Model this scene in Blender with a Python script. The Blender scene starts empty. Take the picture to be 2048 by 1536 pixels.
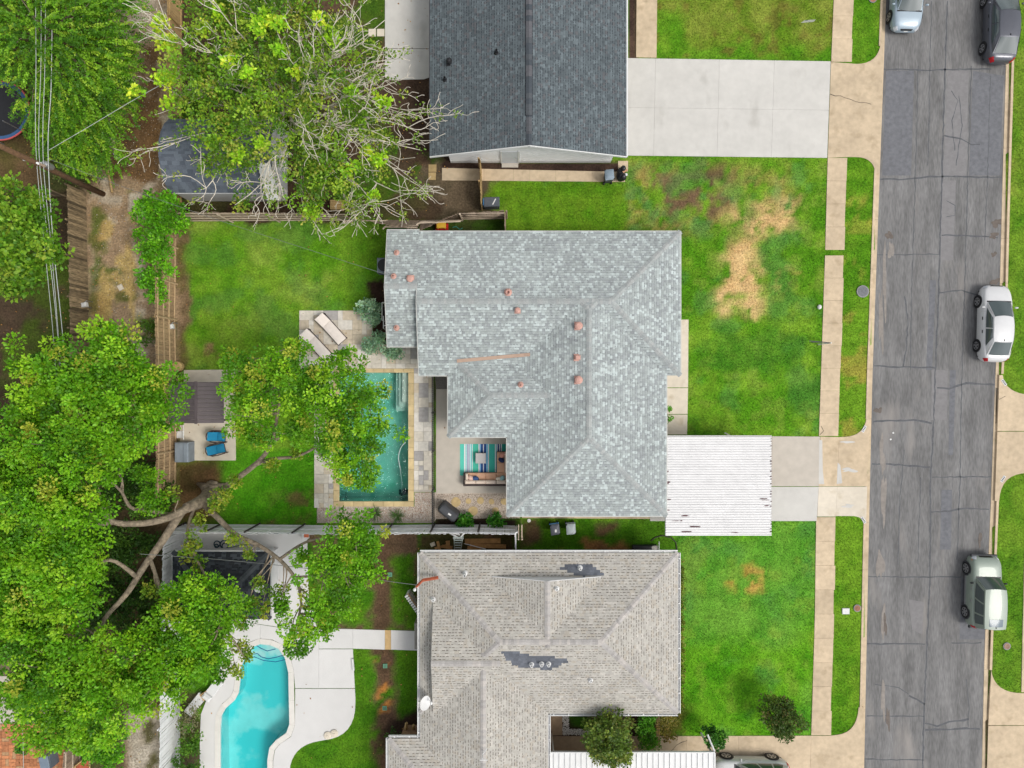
import bpy, math, random
import numpy as np
from mathutils import Vector
random.seed(7)
rng = np.random.default_rng(11)
R = math.radians
scene = bpy.context.scene
col = scene.collection

# ------------------------------------------------------------------ camera, sky, sun, exposure
H = 42.0          # metres above the ground
S = 33.0          # reference-photo pixels per metre on the ground
cam_d = bpy.data.cameras.new("camera")
cam = bpy.data.objects.new("camera", cam_d)
col.objects.link(cam)
cam.location = (0, 0, H)
cam.rotation_euler = (0, 0, 0)
cam_d.sensor_width = 36.0
cam_d.lens = 36.0 * (S * H) / 2048.0
cam_d.clip_end = 3000
scene.camera = cam

SUN_EL, SUN_AZ = R(56), R(112)      # azimuth clockwise from +Y (image up): sun stands to the east-south-east
world = bpy.data.worlds.new("World")
scene.world = world
world.use_nodes = True
nt = world.node_tree
nt.nodes.clear()
wo = nt.nodes.new("ShaderNodeOutputWorld")
bg = nt.nodes.new("ShaderNodeBackground")
sky = nt.nodes.new("ShaderNodeTexSky")
sky.sky_type = 'NISHITA'
sky.sun_disc = False
sky.sun_elevation = SUN_EL
sky.sun_rotation = SUN_AZ
sky.air_density = 1.0
sky.dust_density = 2.5
hs = nt.nodes.new("ShaderNodeHueSaturation")
hs.inputs['Saturation'].default_value = 0.22      # thin overcast: almost neutral sky light
tc = nt.nodes.new("ShaderNodeTexCoord")
cn = nt.nodes.new("ShaderNodeTexNoise")
cn.inputs['Scale'].default_value = 2.6
cn.inputs['Detail'].default_value = 5
cmr = nt.nodes.new("ShaderNodeMapRange")
cmr.inputs['From Min'].default_value = 0.35
cmr.inputs['From Max'].default_value = 0.68
cmr.inputs['To Min'].default_value = 0.72
cmr.inputs['To Max'].default_value = 1.35
cmul = nt.nodes.new("ShaderNodeMixRGB")
cmul.blend_type = 'MULTIPLY'
cmul.inputs['Fac'].default_value = 1.0
nt.links.new(sky.outputs[0], hs.inputs['Color'])
nt.links.new(tc.outputs['Generated'], cn.inputs['Vector'])
nt.links.new(cn.outputs['Fac'], cmr.inputs['Value'])
nt.links.new(hs.outputs[0], cmul.inputs['Color1'])
nt.links.new(cmr.outputs[0], cmul.inputs['Color2'])
nt.links.new(cmul.outputs[0], bg.inputs['Color'])
bg.inputs['Strength'].default_value = 0.15
nt.links.new(bg.outputs[0], wo.inputs[0])

sun_d = bpy.data.lights.new("sun", 'SUN')
sun_d.energy = 1.2
sun_d.angle = R(20)
sun_d.color = (1.0, 0.95, 0.88)
sun = bpy.data.objects.new("sun", sun_d)
col.objects.link(sun)
_d = Vector((math.sin(SUN_AZ) * math.cos(SUN_EL), math.cos(SUN_AZ) * math.cos(SUN_EL), math.sin(SUN_EL)))
sun.rotation_euler = (-_d).to_track_quat('-Z', 'Y').to_euler()
sun.location = (20, -10, 60)

scene.view_settings.view_transform = 'Standard'
scene.view_settings.look = 'None'
scene.view_settings.gamma = 1.0
scene.view_settings.use_curve_mapping = False
scene.view_settings.exposure = 0.47
scene.cycles.max_bounces = 8
scene.cycles.transparent_max_bounces = 12
scene.cycles.use_denoising = True

# ------------------------------------------------------------------ helpers
def W(px, py, z=0.0):
    """measured photo coordinate of a point at height z -> world point"""
    k = (H - z) / (H * S)
    return ((px - 1024.0) * k, (768.0 - py) * k, z)

def W2(px, py, z=0.0):
    return W(px, py, z)[:2]

def lin(c):
    c = np.asarray(c, float) / 255.0
    return np.where(c <= 0.04045, c / 12.92, ((c + 0.055) / 1.055) ** 2.4)

KEXP = 1.32
def C(r, g, b):
    """albedo whose lit appearance is about this sRGB value under the scene's light"""
    return tuple(np.clip(lin((r, g, b)) / KEXP, 0.004, 0.86))

_perm = rng.random((256, 256))
def vnoise(x, y):
    xi = np.floor(x).astype(int); yi = np.floor(y).astype(int)
    fx = x - xi; fy = y - yi
    fx = fx * fx * (3 - 2 * fx); fy = fy * fy * (3 - 2 * fy)
    a = _perm[xi & 255, yi & 255]; b = _perm[(xi + 1) & 255, yi & 255]
    c = _perm[xi & 255, (yi + 1) & 255]; d = _perm[(xi + 1) & 255, (yi + 1) & 255]
    return (a * (1 - fx) + b * fx) * (1 - fy) + (c * (1 - fx) + d * fx) * fy

def fbm(x, y, s=1.0, oct=4, seed=0.0):
    v = 0; amp = 0.5; tot = 0
    x = x / s + seed * 17.3; y = y / s + seed * 9.7
    for i in range(oct):
        v = v + amp * vnoise(x, y); tot += amp
        x = x * 2.03 + 5.1; y = y * 2.03 + 3.7; amp *= 0.5
    return v / tot

def sstep(a, b, x):
    t = np.clip((x - a) / (b - a), 0, 1)
    return t * t * (3 - 2 * t)

def sdist(poly, X, Y):
    """signed distance, positive inside"""
    P = np.asarray(poly, float)
    inside = np.zeros(X.shape, bool)
    d2 = np.full(X.shape, 1e18)
    n = len(P)
    for i in range(n):
        ax, ay = P[i]; bx, by = P[(i + 1) % n]
        ex, ey = bx - ax, by - ay
        t = np.clip(((X - ax) * ex + (Y - ay) * ey) / (ex * ex + ey * ey + 1e-12), 0, 1)
        dx = X - ax - t * ex; dy = Y - ay - t * ey
        d2 = np.minimum(d2, dx * dx + dy * dy)
        cond = (ay > Y) != (by > Y)
        with np.errstate(divide='ignore', invalid='ignore'):
            xs = ax + (Y - ay) / (by - ay + 1e-18) * ex
        inside ^= cond & (X < xs)
    d = np.sqrt(d2)
    return np.where(inside, d, -d)

OFF = {}
def off(o):
    return OFF.get(o.name, np.zeros(3))

def tag(o, label=None, cat=None, group=None, kind=None):
    if label: o['label'] = label
    if cat: o['category'] = cat
    if group: o['group'] = group
    if kind: o['kind'] = kind
    return o

def thing(name, label, cat, loc=(0, 0, 0), rotz=0.0, group=None):
    o = bpy.data.objects.new(name, None)
    o.empty_display_size = 0.2
    col.objects.link(o)
    o.location = loc
    o.rotation_euler = (0, 0, rotz)
    OFF[o.name] = np.array(loc, float)
    return tag(o, label, cat, group)

def make_mesh(name, verts, faces, cols=None, smooth=False):
    me = bpy.data.meshes.new(name)
    verts = np.asarray(verts, np.float32)
    if isinstance(faces, np.ndarray):
        n, k = faces.shape
        me.vertices.add(len(verts)); me.vertices.foreach_set('co', verts.ravel())
        me.loops.add(n * k); me.loops.foreach_set('vertex_index', faces.astype(np.int32).ravel())
        me.polygons.add(n)
        me.polygons.foreach_set('loop_start', np.arange(0, n * k, k, dtype=np.int32))
        me.polygons.foreach_set('loop_total', np.full(n, k, np.int32))
        me.update(calc_edges=True)
        counts = np.full(n, k)
    else:
        me.from_pydata(verts.tolist(), [], faces)
        counts = np.array([len(f) for f in faces])
    if cols is not None:
        cols = np.asarray(cols, np.float32)
        if len(cols) == len(counts):
            lc = np.repeat(cols, counts, axis=0)
        else:
            idx = np.empty(len(me.loops), np.int32)
            me.loops.foreach_get('vertex_index', idx)
            lc = cols[idx]
        a = me.color_attributes.new("Col", 'FLOAT_COLOR', 'CORNER')
        full = np.ones((len(lc), 4), np.float32); full[:, :3] = lc[:, :3]
        a.data.foreach_set('color', full.ravel())
    if smooth:
        me.polygons.foreach_set('use_smooth', np.ones(len(me.polygons), bool))
    return me

def link(name, me, mat=None, parent=None, loc=(0, 0, 0), rotz=0.0):
    o = bpy.data.objects.new(name, me)
    col.objects.link(o)
    if mat is not None and me is not None and len(me.materials) == 0:
        me.materials.append(mat)
    if parent is not None: o.parent = parent
    o.location = loc
    o.rotation_euler = (0, 0, rotz)
    return o

def inst(name, me, parent, wloc, rotz=0.0, rot=None):
    """a copy of shared mesh data placed at a world point under an unrotated parent"""
    p = off(parent) if parent is not None else np.zeros(3)
    o = link(name, me, None, parent, tuple(np.array(wloc, float) - p), rotz)
    if rot is not None: o.rotation_euler = rot
    OFF[o.name] = np.array(wloc, float)
    return o

class MB:
    def __init__(s):
        s.v = []; s.f = []; s.c = []; s.n = 0
    def add(s, verts, faces, c=None):
        verts = [tuple(map(float, p)) for p in verts]
        s.v += verts
        s.f += [tuple(i + s.n for i in f) for f in faces]
        s.c += [c if c is not None else (1, 1, 1)] * len(faces)
        s.n += len(verts)
        return s
    def box(s, a, b, c=None):
        (x0, y0, z0), (x1, y1, z1) = a, b
        v = [(x0, y0, z0), (x1, y0, z0), (x1, y1, z0), (x0, y1, z0), (x0, y0, z1), (x1, y0, z1), (x1, y1, z1), (x0, y1, z1)]
        return s.add(v, [(0, 3, 2, 1), (4, 5, 6, 7), (0, 1, 5, 4), (1, 2, 6, 5), (2, 3, 7, 6), (3, 0, 4, 7)], c)
    def rbox(s, cx, cy, z0, lx, ly, h, ang=0.0, c=None, bev=0.0):
        """box centred at cx,cy turned by ang; bev chamfers the top edge"""
        ca, sa = math.cos(ang), math.sin(ang)
        def q(x, y, z): return (cx + x * ca - y * sa, cy + x * sa + y * ca, z)
        a, b = lx / 2, ly / 2
        if bev <= 0:
            v = [q(x, y, z) for z in (z0, z0 + h) for x, y in ((-a, -b), (a, -b), (a, b), (-a, b))]
            return s.add(v, [(0, 3, 2, 1), (4, 5, 6, 7), (0, 1, 5, 4), (1, 2, 6, 5), (2, 3, 7, 6), (3, 0, 4, 7)], c)
        lv = [(z0, 0), (z0 + h - bev, 0), (z0 + h, bev)]
        v = [q(x * (a - i) / a, y * (b - i) / b, z) for z, i in lv for x, y in ((-a, -b), (a, -b), (a, b), (-a, b))]
        f = [(0, 3, 2, 1), (8, 9, 10, 11)]
        for k in (0, 4):
            for i in range(4):
                j = (i + 1) % 4
                f.append((k + i, k + j, k + 4 + j, k + 4 + i))
        return s.add(v, f, c)
    def prism(s, poly, z0, z1, c=None):
        n = len(poly)
        ar = sum(poly[i][0] * poly[(i + 1) % n][1] - poly[(i + 1) % n][0] * poly[i][1] for i in range(n))
        if ar < 0: poly = poly[::-1]
        v = [(x, y, z0) for x, y in poly] + [(x, y, z1) for x, y in poly]
        f = [tuple(range(n - 1, -1, -1)), tuple(range(n, 2 * n))]
        f += [(i, (i + 1) % n, n + (i + 1) % n, n + i) for i in range(n)]
        return s.add(v, f, c)
    def tube(s, pts, rad, n=6, c=None, cap=True):
        pts = [Vector(p) for p in pts]
        if not hasattr(rad, '__len__'): rad = [rad] * len(pts)
        vs = []; fs = []
        prev = None
        for i, p in enumerate(pts):
            d = (pts[min(i + 1, len(pts) - 1)] - pts[max(i - 1, 0)])
            if d.length < 1e-9: d = Vector((0, 0, 1))
            d.normalize()
            if prev is None:
                up = Vector((0, 0, 1)) if abs(d.z) < 0.9 else Vector((1, 0, 0))
                a = d.cross(up).normalized()
            else:
                a = (prev - d * prev.dot(d))
                a = a.normalized() if a.length > 1e-6 else d.orthogonal().normalized()
            prev = a
            b = d.cross(a)
            for k in range(n):
                t = 2 * math.pi * k / n
                vs.append(p + a * (rad[i] * math.cos(t)) + b * (rad[i] * math.sin(t)))
        for i in range(len(pts) - 1):
            for k in range(n):
                k2 = (k + 1) % n
                fs.append((i * n + k, i * n + k2, (i + 1) * n + k2, (i + 1) * n + k))
        if cap:
            fs.append(tuple(range(n - 1, -1, -1)))
            fs.append(tuple((len(pts) - 1) * n + k for k in range(n)))
        return s.add(vs, fs, c)
    def lathe(s, prof, cx, cy, n=16, c=None, z0=0.0):
        """profile of (radius, z)"""
        vs = [(cx + r * math.cos(2 * math.pi * k / n), cy + r * math.sin(2 * math.pi * k / n), z0 + z) for r, z in prof for k in range(n)]
        fs = []
        for i in range(len(prof) - 1):
            for k in range(n):
                k2 = (k + 1) % n
                fs.append((i * n + k, i * n + k2, (i + 1) * n + k2, (i + 1) * n + k))
        fs.append(tuple(range(n - 1, -1, -1)))
        fs.append(tuple((len(prof) - 1) * n + k for k in range(n)))
        return s.add(vs, fs, c)
    def grid(s, P, c=None):
        """P[i][j] points"""
        ni, nj = len(P), len(P[0])
        v = [p for row in P for p in row]
        f = [(i * nj + j, (i + 1) * nj + j, (i + 1) * nj + j + 1, i * nj + j + 1) for i in range(ni - 1) for j in range(nj - 1)]
        return s.add(v, f, c)
    def ellipsoid(s, c0, r, n=10, m=7, col_=None, rotz=0.0):
        vs = []; fs = []
        ca, sa = math.cos(rotz), math.sin(rotz)
        for i in range(m + 1):
            t = math.pi * i / m
            for k in range(n):
                p = 2 * math.pi * k / n
                x, y, z = r[0] * math.sin(t) * math.cos(p), r[1] * math.sin(t) * math.sin(p), r[2] * math.cos(t)
                vs.append((c0[0] + x * ca - y * sa, c0[1] + x * sa + y * ca, c0[2] + z))
        for i in range(m):
            for k in range(n):
                k2 = (k + 1) % n
                fs.append((i * n + k, (i + 1) * n + k, (i + 1) * n + k2, i * n + k2))
        return s.add(vs, fs, col_)
    def mesh(s, name, smooth=False, use_col=False, shift=None):
        v = np.array(s.v, float)
        if shift is not None: v = v - np.array(shift)
        return make_mesh(name, v, s.f, np.array(s.c) if use_col else None, smooth)
    def build(s, name, mat, parent=None, local=False, smooth=False, use_col=False):
        v = np.array(s.v, float)
        if parent is None:
            lo, hi = v.min(0), v.max(0)
            base = np.array([(lo[0] + hi[0]) / 2, (lo[1] + hi[1]) / 2, lo[2]])
            me = make_mesh(name, v - base, s.f, np.array(s.c) if use_col else None, smooth)
            o = link(name, me, mat, None, tuple(base))
            OFF[o.name] = base
            return o
        sh = np.zeros(3) if local else off(parent)
        me = make_mesh(name, v - sh, s.f, np.array(s.c) if use_col else None, smooth)
        o = link(name, me, mat, parent)
        OFF[o.name] = sh
        return o

# ------------------------------------------------------------------ materials
def M(name, c, rough=0.8, var=0.15, scale=2.0, bump=0.0, bscale=30.0, metal=0.0, spec=0.4, attr=False, rand=0.0,
      var2=0.0, scale2=0.4, stretch=None, coat=0.0, stain=None, trans=0.0):
    m = bpy.data.materials.new(name)
    m.use_nodes = True
    n = m.node_tree.nodes; l = m.node_tree.links
    b = n['Principled BSDF']
    b.inputs['Roughness'].default_value = rough
    b.inputs['Metallic'].default_value = metal
    b.inputs['Specular IOR Level'].default_value = spec
    if coat: b.inputs['Coat Weight'].default_value = coat; b.inputs['Coat Roughness'].default_value = 0.04
    geo = n.new('ShaderNodeNewGeometry')
    vec = geo.outputs['Position']
    if stretch:
        mp = n.new('ShaderNodeMapping'); mp.inputs['Scale'].default_value = stretch
        l.new(vec, mp.inputs['Vector']); vec = mp.outputs['Vector']
    if attr:
        at = n.new('ShaderNodeAttribute'); at.attribute_name = 'Col'
        cur = at.outputs['Color']
    else:
        rgb = n.new('ShaderNodeRGB'); rgb.outputs[0].default_value = (*c, 1)
        cur = rgb.outputs[0]
    def mulnoise(cur, sc, amp, detail):
        t = n.new('ShaderNodeTexNoise'); t.inputs['Scale'].default_value = sc; t.inputs['Detail'].default_value = detail
        l.new(vec, t.inputs['Vector'])
        mr = n.new('ShaderNodeMapRange')
        mr.inputs['From Min'].default_value = 0.3; mr.inputs['From Max'].default_value = 0.7
        mr.inputs['To Min'].default_value = 1 - amp; mr.inputs['To Max'].default_value = 1 + amp
        l.new(t.outputs['Fac'], mr.inputs['Value'])
        mx = n.new('ShaderNodeMixRGB'); mx.blend_type = 'MULTIPLY'; mx.inputs['Fac'].default_value = 1
        l.new(cur, mx.inputs['Color1']); l.new(mr.outputs[0], mx.inputs['Color2'])
        return mx.outputs[0]
    if var: cur = mulnoise(cur, scale, var, 7)
    if var2: cur = mulnoise(cur, scale2, var2, 4)
    if stain:
        sc_, lo_, hi_, sr = stain[:4]
        t = n.new('ShaderNodeTexNoise'); t.inputs['Scale'].default_value = sc_; t.inputs['Detail'].default_value = 8
        if len(stain) > 4:
            mp = n.new('ShaderNodeMapping'); mp.inputs['Scale'].default_value = stain[4]
            l.new(geo.outputs['Position'], mp.inputs['Vector']); l.new(mp.outputs['Vector'], t.inputs['Vector'])
        else:
            l.new(geo.outputs['Position'], t.inputs['Vector'])
        mr = n.new('ShaderNodeMapRange'); mr.inputs['From Min'].default_value = lo_; mr.inputs['From Max'].default_value = hi_
        l.new(t.outputs['Fac'], mr.inputs['Value'])
        mx = n.new('ShaderNodeMixRGB'); mx.inputs['Color2'].default_value = (*sr, 1)
        l.new(mr.outputs[0], mx.inputs['Fac']); l.new(cur, mx.inputs['Color1'])
        cur = mx.outputs[0]
    if rand:
        oi = n.new('ShaderNodeObjectInfo')
        mr = n.new('ShaderNodeMapRange'); mr.inputs['To Min'].default_value = 1 - rand; mr.inputs['To Max'].default_value = 1 + rand
        l.new(oi.outputs['Random'], mr.inputs['Value'])
        mx = n.new('ShaderNodeMixRGB'); mx.blend_type = 'MULTIPLY'; mx.inputs['Fac'].default_value = 1
        l.new(cur, mx.inputs['Color1']); l.new(mr.outputs[0], mx.inputs['Color2']); cur = mx.outputs[0]
    l.new(cur, b.inputs['Base Color'])
    if bump:
        t = n.new('ShaderNodeTexNoise'); t.inputs['Scale'].default_value = bscale; t.inputs['Detail'].default_value = 5
        l.new(vec, t.inputs['Vector'])
        bp = n.new('ShaderNodeBump'); bp.inputs['Strength'].default_value = bump; bp.inputs['Distance'].default_value = 0.03
        l.new(t.outputs['Fac'], bp.inputs['Height']); l.new(bp.outputs[0], b.inputs['Normal'])
    if trans:
        tr = n.new('ShaderNodeBsdfTranslucent'); l.new(cur, tr.inputs['Color'])
        ms = n.new('ShaderNodeMixShader'); ms.inputs['Fac'].default_value = trans
        l.new(b.outputs[0], ms.inputs[1]); l.new(tr.outputs[0], ms.inputs[2])
        l.new(ms.outputs[0], n['Material Output'].inputs['Surface'])
    return m

m_white = M('white_paint', C(232, 232, 230), 0.6, 0.06, 1.5, var2=0.04)
m_white_metal = M('white_metal', C(238, 238, 236), 0.45, 0.05, 2)
m_black = M('black_metal', (0.012, 0.012, 0.014), 0.5, 0.2, 5)
m_darkgrey = M('dark_grey', C(70, 72, 76), 0.6, 0.2, 4)
m_grey = M('grey_plastic', C(128, 138, 148), 0.55, 0.12, 4)
m_bark = M('bark', C(146, 132, 113), 0.95, 0.35, 6, bump=1.0, bscale=14, var2=0.25, scale2=1.5)
m_deadwood = M('dead_wood', C(226, 216, 200), 0.9, 0.25, 5)
m_leaf = M('leaf', (0.1, 0.2, 0.02), 0.5, 0.22, 7, attr=True, spec=0.35, trans=0.38)
m_soilpiece = M('mulch', C(62, 48, 38), 0.95, 0.4, 12)
m_tyre = M('tyre', (0.012, 0.012, 0.013), 0.8, 0.1, 5)
m_rim = M('rim', C(190, 190, 192), 0.35, 0.1, 8, metal=0.7)
m_glass = M('car_glass', (0.045, 0.065, 0.065), 0.03, 0.0, 1, spec=1.0)
m_red = M('red_lens', (0.35, 0.008, 0.012), 0.2, 0.1, 5)
m_lamp = M('headlamp', (0.5, 0.52, 0.55), 0.15, 0.2, 8)
m_copper = M('copper_vent', C(208, 162, 148), 0.6, 0.12, 6)
m_cedar = M('cedar', C(196, 164, 112), 0.85, 0.2, 4, rand=0.12, stretch=(3, 3, 0.6))
m_fence_old = M('weathered_cedar', C(176, 148, 112), 0.9, 0.25, 5, rand=0.16, stretch=(3, 3, 0.6))
m_fence_grey = M('grey_cedar', C(158, 138, 118), 0.92, 0.28, 5, rand=0.2, stretch=(3, 3, 0.6))
m_fence_alley = M('dark_cedar', C(140, 122, 94), 0.95, 0.5, 3.5, rand=0.62, stretch=(1, 4, 0.7))
m_fence_white = M('white_board', C(246, 246, 246), 0.7, 0.06, 3, rand=0.05)
m_terracotta = M('terracotta', C(200, 110, 75), 0.85, 0.15, 6)
# ------------------------------------------------------------------ the ground sheet
def ip(tab, y):
    return np.interp(y, [t[0] for t in tab], [t[1] for t in tab])
ROADL = [(-700, 1799), (0, 1774), (300, 1763), (768, 1746), (1136, 1738), (1536, 1730), (2300, 1712)]
ROADR = [(-700, 2043), (0, 2018), (130, 2014), (400, 2006), (600, 2001), (770, 1992), (1000, 1984), (1300, 1971), (1536, 1966), (2300, 1946)]
POOL1 = [(678, 745), (817, 745), (817, 1003), (678, 1003)]
POOL2 = [(521, 1288), (541, 1290), (557, 1297), (570, 1315), (577, 1345), (578, 1400), (579, 1448), (573, 1465), (552, 1480), (539, 1495), (535, 1520), (535, 1640),
         (441, 1640), (441, 1460), (443, 1432), (452, 1416), (470, 1400), (478, 1385), (481, 1360), (482, 1335), (492, 1310), (505, 1294)]

GS = 6.8
gx = np.arange(-440, 2500, GS); gy = np.arange(-440, 1980, GS)
GX, GY = np.meshgrid(gx, gy, indexing='ij')
WX = (GX - 1024) / S; WY = (768 - GY) / S
n1 = fbm(WX, WY, 1.2, 4, 1); n2 = fbm(WX, WY, 0.5, 3, 2); n3 = fbm(WX, WY, 3.5, 4, 3); n4 = fbm(WX, WY, 7.0, 3, 4)
PX = GX + (n1 - 0.5) * 34 + (n2 - 0.5) * 16
PY = GY + (fbm(WX, WY, 1.2, 4, 5) - 0.5) * 34 + (fbm(WX, WY, 0.5, 3, 6) - 0.5) * 16
GC = np.zeros(GX.shape + (3,)); GG = np.zeros(GX.shape)

def layer(poly, ca, cb, feather=5, noise=None, thr=None, grass=0.0, crisp=False, strength=1.0):
    global GC, GG
    X, Y = (GX, GY) if crisp else (PX, PY)
    if poly is None: a = np.ones(GX.shape)
    else: a = sstep(-feather, feather, sdist(poly, X, Y))
    if thr is not None:
        a = a * sstep(thr[0], thr[1], noise if noise is not None else n3)
    a = a * strength
    t = sstep(0.36, 0.64, n1 * 0.45 + n3 * 0.3 + n2 * 0.25)[..., None]
    c = np.array(C(*ca)) * (1 - t) + np.array(C(*cb)) * t
    if grass > 0.5: c = c * np.array([0.97, 1.05, 0.8])
    else: c = c * 1.14
    GC = GC * (1 - a[..., None]) + c * a[..., None]
    GG = GG * (1 - a) + grass * a

def ell(cx, cy, rx, ry, n=18):
    return [(cx + rx * math.cos(2 * math.pi * i / n), cy + ry * math.sin(2 * math.pi * i / n)) for i in range(n)]
def rc(x0, y0, x1, y1): return [(x0, y0), (x1, y0), (x1, y1), (x0, y1)]
nb = fbm(WX, WY, 0.9, 4, 8); nd = fbm(WX, WY, 2.2, 4, 9); ne = fbm(WX, WY, 0.45, 3, 10)

GREEN_A, GREEN_B = (88, 128, 30), (124, 152, 54)
layer(None, (96, 82, 62), (78, 82, 46))
layer(rc(1985, -600, 2600, 2300), (84, 128, 30), (118, 150, 48), grass=0.9)
layer(rc(2015, -600, 2600, 400), (112, 140, 46), (140, 156, 66), noise=nd, thr=(0.45, 0.6), grass=0.9)
# street-side lawns
layer(rc(1000, -600, 1775, 1480), (84, 136, 26), (118, 154, 46), grass=1)
layer(rc(1290, -600, 1670, 125), (104, 132, 36), (140, 148, 66), noise=nd, thr=(0.42, 0.6), grass=1)
layer(rc(1290, -600, 1670, 110), (112, 96, 50), (130, 120, 62), noise=nb, thr=(0.58, 0.72), grass=0.6, strength=0.7)
layer(rc(990, 360, 1290, 470), (92, 138, 26), (132, 150, 44), grass=1)
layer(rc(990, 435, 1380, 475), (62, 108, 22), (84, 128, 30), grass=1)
layer([(1180, 360), (1260, 330), (1420, 330), (1580, 340), (1600, 410), (1520, 430), (1420, 460), (1330, 470), (1240, 440)], (150, 126, 84), (178, 152, 96), feather=26, noise=ne * 0.5 + nb * 0.5, thr=(0.34, 0.62), grass=0.6, strength=0.85)
layer([(1300, 345), (1440, 335), (1480, 400), (1420, 440), (1330, 435)], (98, 78, 58), (114, 92, 68), feather=22, noise=ne * 0.5 + nb * 0.5, thr=(0.36, 0.52), grass=0.2)
layer(rc(1220, 370, 1640, 475), (84, 134, 72), (98, 146, 84), feather=24, noise=fbm(WX, WY, 1.0, 4, 12), thr=(0.48, 0.62), grass=1, strength=0.7)
layer([(1460, 425), (1520, 402), (1590, 405), (1600, 450), (1540, 470), (1510, 490), (1480, 480)], (198, 164, 112), (212, 180, 126), feather=22, noise=ne * 0.65 + nb * 0.35, thr=(0.34, 0.58), grass=0.5)
layer([(1455, 485), (1505, 480), (1525, 540), (1535, 600), (1525, 640), (1455, 625), (1425, 600), (1440, 560)], (196, 160, 108), (210, 178, 124), feather=22, noise=ne * 0.65 + nb * 0.35, thr=(0.30, 0.54), grass=0.5)
layer(ell(1573, 560, 32, 26), (196, 168, 104), (170, 150, 84), feather=8, noise=ne, thr=(0.44, 0.56), grass=0.6)
layer(ell(1573, 556, 18, 15), (88, 134, 30), (110, 150, 40), feather=6, grass=1)
layer(rc(1380, 640, 1650, 875), (88, 142, 28), (128, 164, 52), grass=1)
layer(rc(1010, 320, 1660, 875), (80, 130, 64), (92, 140, 76), noise=fbm(WX, WY, 1.5, 4, 21), thr=(0.52, 0.66), grass=1, strength=0.55)
layer(rc(1010, 320, 1660, 875), (140, 160, 70), (150, 166, 80), noise=fbm(WX, WY, 0.8, 4, 22), thr=(0.58, 0.7), grass=1, strength=0.42)
layer(rc(1380, 640, 1650, 875), (62, 116, 36), (78, 128, 44), noise=nd, thr=(0.56, 0.68), grass=1, strength=0.6)
layer(rc(1040, 1040, 1630, 1480), (78, 144, 22), (112, 166, 40), grass=1)
layer(rc(1340, 1040, 1630, 1480), (96, 154, 56), (116, 162, 70), noise=n4, thr=(0.52, 0.66), grass=1, strength=0.7)
layer(rc(1040, 1040, 1640, 1480), (84, 138, 70), (96, 146, 80), noise=fbm(WX, WY, 2.6, 4, 23), thr=(0.52, 0.66), grass=1, strength=0.5)
layer(rc(1040, 1040, 1640, 1480), (134, 164, 60), (146, 168, 72), noise=fbm(WX, WY, 0.9, 4, 24), thr=(0.58, 0.7), grass=1, strength=0.4)
layer(ell(1490, 1160, 32, 24), (196, 156, 90), (160, 140, 66), feather=12, noise=ne * 0.5 + nb * 0.5, thr=(0.46, 0.58), grass=0.6)
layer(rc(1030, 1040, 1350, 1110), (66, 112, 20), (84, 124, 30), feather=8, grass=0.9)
layer([(1120, 1085), (1190, 1078), (1280, 1092), (1280, 1112), (1110, 1112)], (140, 102, 62), (112, 84, 56), feather=8, noise=nb, thr=(0.36, 0.52), grass=0.2)
layer([(1185, 1046), (1235, 1042), (1230, 1066), (1195, 1062)], (100, 78, 56), (86, 70, 50), feather=8, grass=0.2)
layer(rc(1040, 1036, 1075, 1090), (92, 74, 54), (76, 70, 40), feather=9, grass=0.2)
# parkway strips
layer(rc(1680, -600, 1765, 2300), (84, 134, 26), (116, 154, 44), crisp=True, grass=1)
layer(rc(1680, 400, 1765, 880), (150, 158, 66), (172, 150, 78), noise=nb, thr=(0.56, 0.7), grass=0.9, strength=0.75)
# back yard
layer(rc(350, 440, 870, 1060), (96, 146, 32), (126, 160, 52), grass=1)
layer(rc(350, 440, 790, 740), (140, 166, 70), (152, 166, 80), noise=nd, thr=(0.46, 0.64), grass=1, strength=0.75)
layer(rc(350, 440, 800, 760), (84, 130, 60), (96, 138, 70), noise=fbm(WX, WY, 1.4, 4, 25), thr=(0.52, 0.66), grass=1, strength=0.5)
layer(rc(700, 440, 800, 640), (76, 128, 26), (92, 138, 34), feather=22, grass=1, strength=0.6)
layer(rc(345, 400, 376, 760), (122, 102, 76), (104, 98, 52), feather=7, grass=0.3)
layer(rc(380, 690, 460, 735), (140, 116, 80), (112, 116, 52), noise=nb, thr=(0.5, 0.62), grass=0.4)
layer(rc(400, 900, 640, 1050), (72, 140, 20), (94, 152, 34), grass=1)
layer(rc(350, 918, 440, 1050), (112, 84, 58), (86, 74, 44), feather=18, grass=0.15)
layer([(590, 960), (650, 950), (650, 1050), (520, 1050)], (108, 100, 56), (92, 104, 44), feather=16, noise=nb, thr=(0.4, 0.6), grass=0.5)
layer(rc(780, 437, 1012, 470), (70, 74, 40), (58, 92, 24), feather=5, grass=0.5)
# bed beside the house
layer([(735, 560), (775, 560), (800, 700), (742, 700), (738, 620)], (52, 38, 32), (66, 50, 40), feather=4)
layer(rc(872, 1036, 1035, 1052), (44, 34, 30), (56, 44, 36), feather=3, crisp=True)
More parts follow.
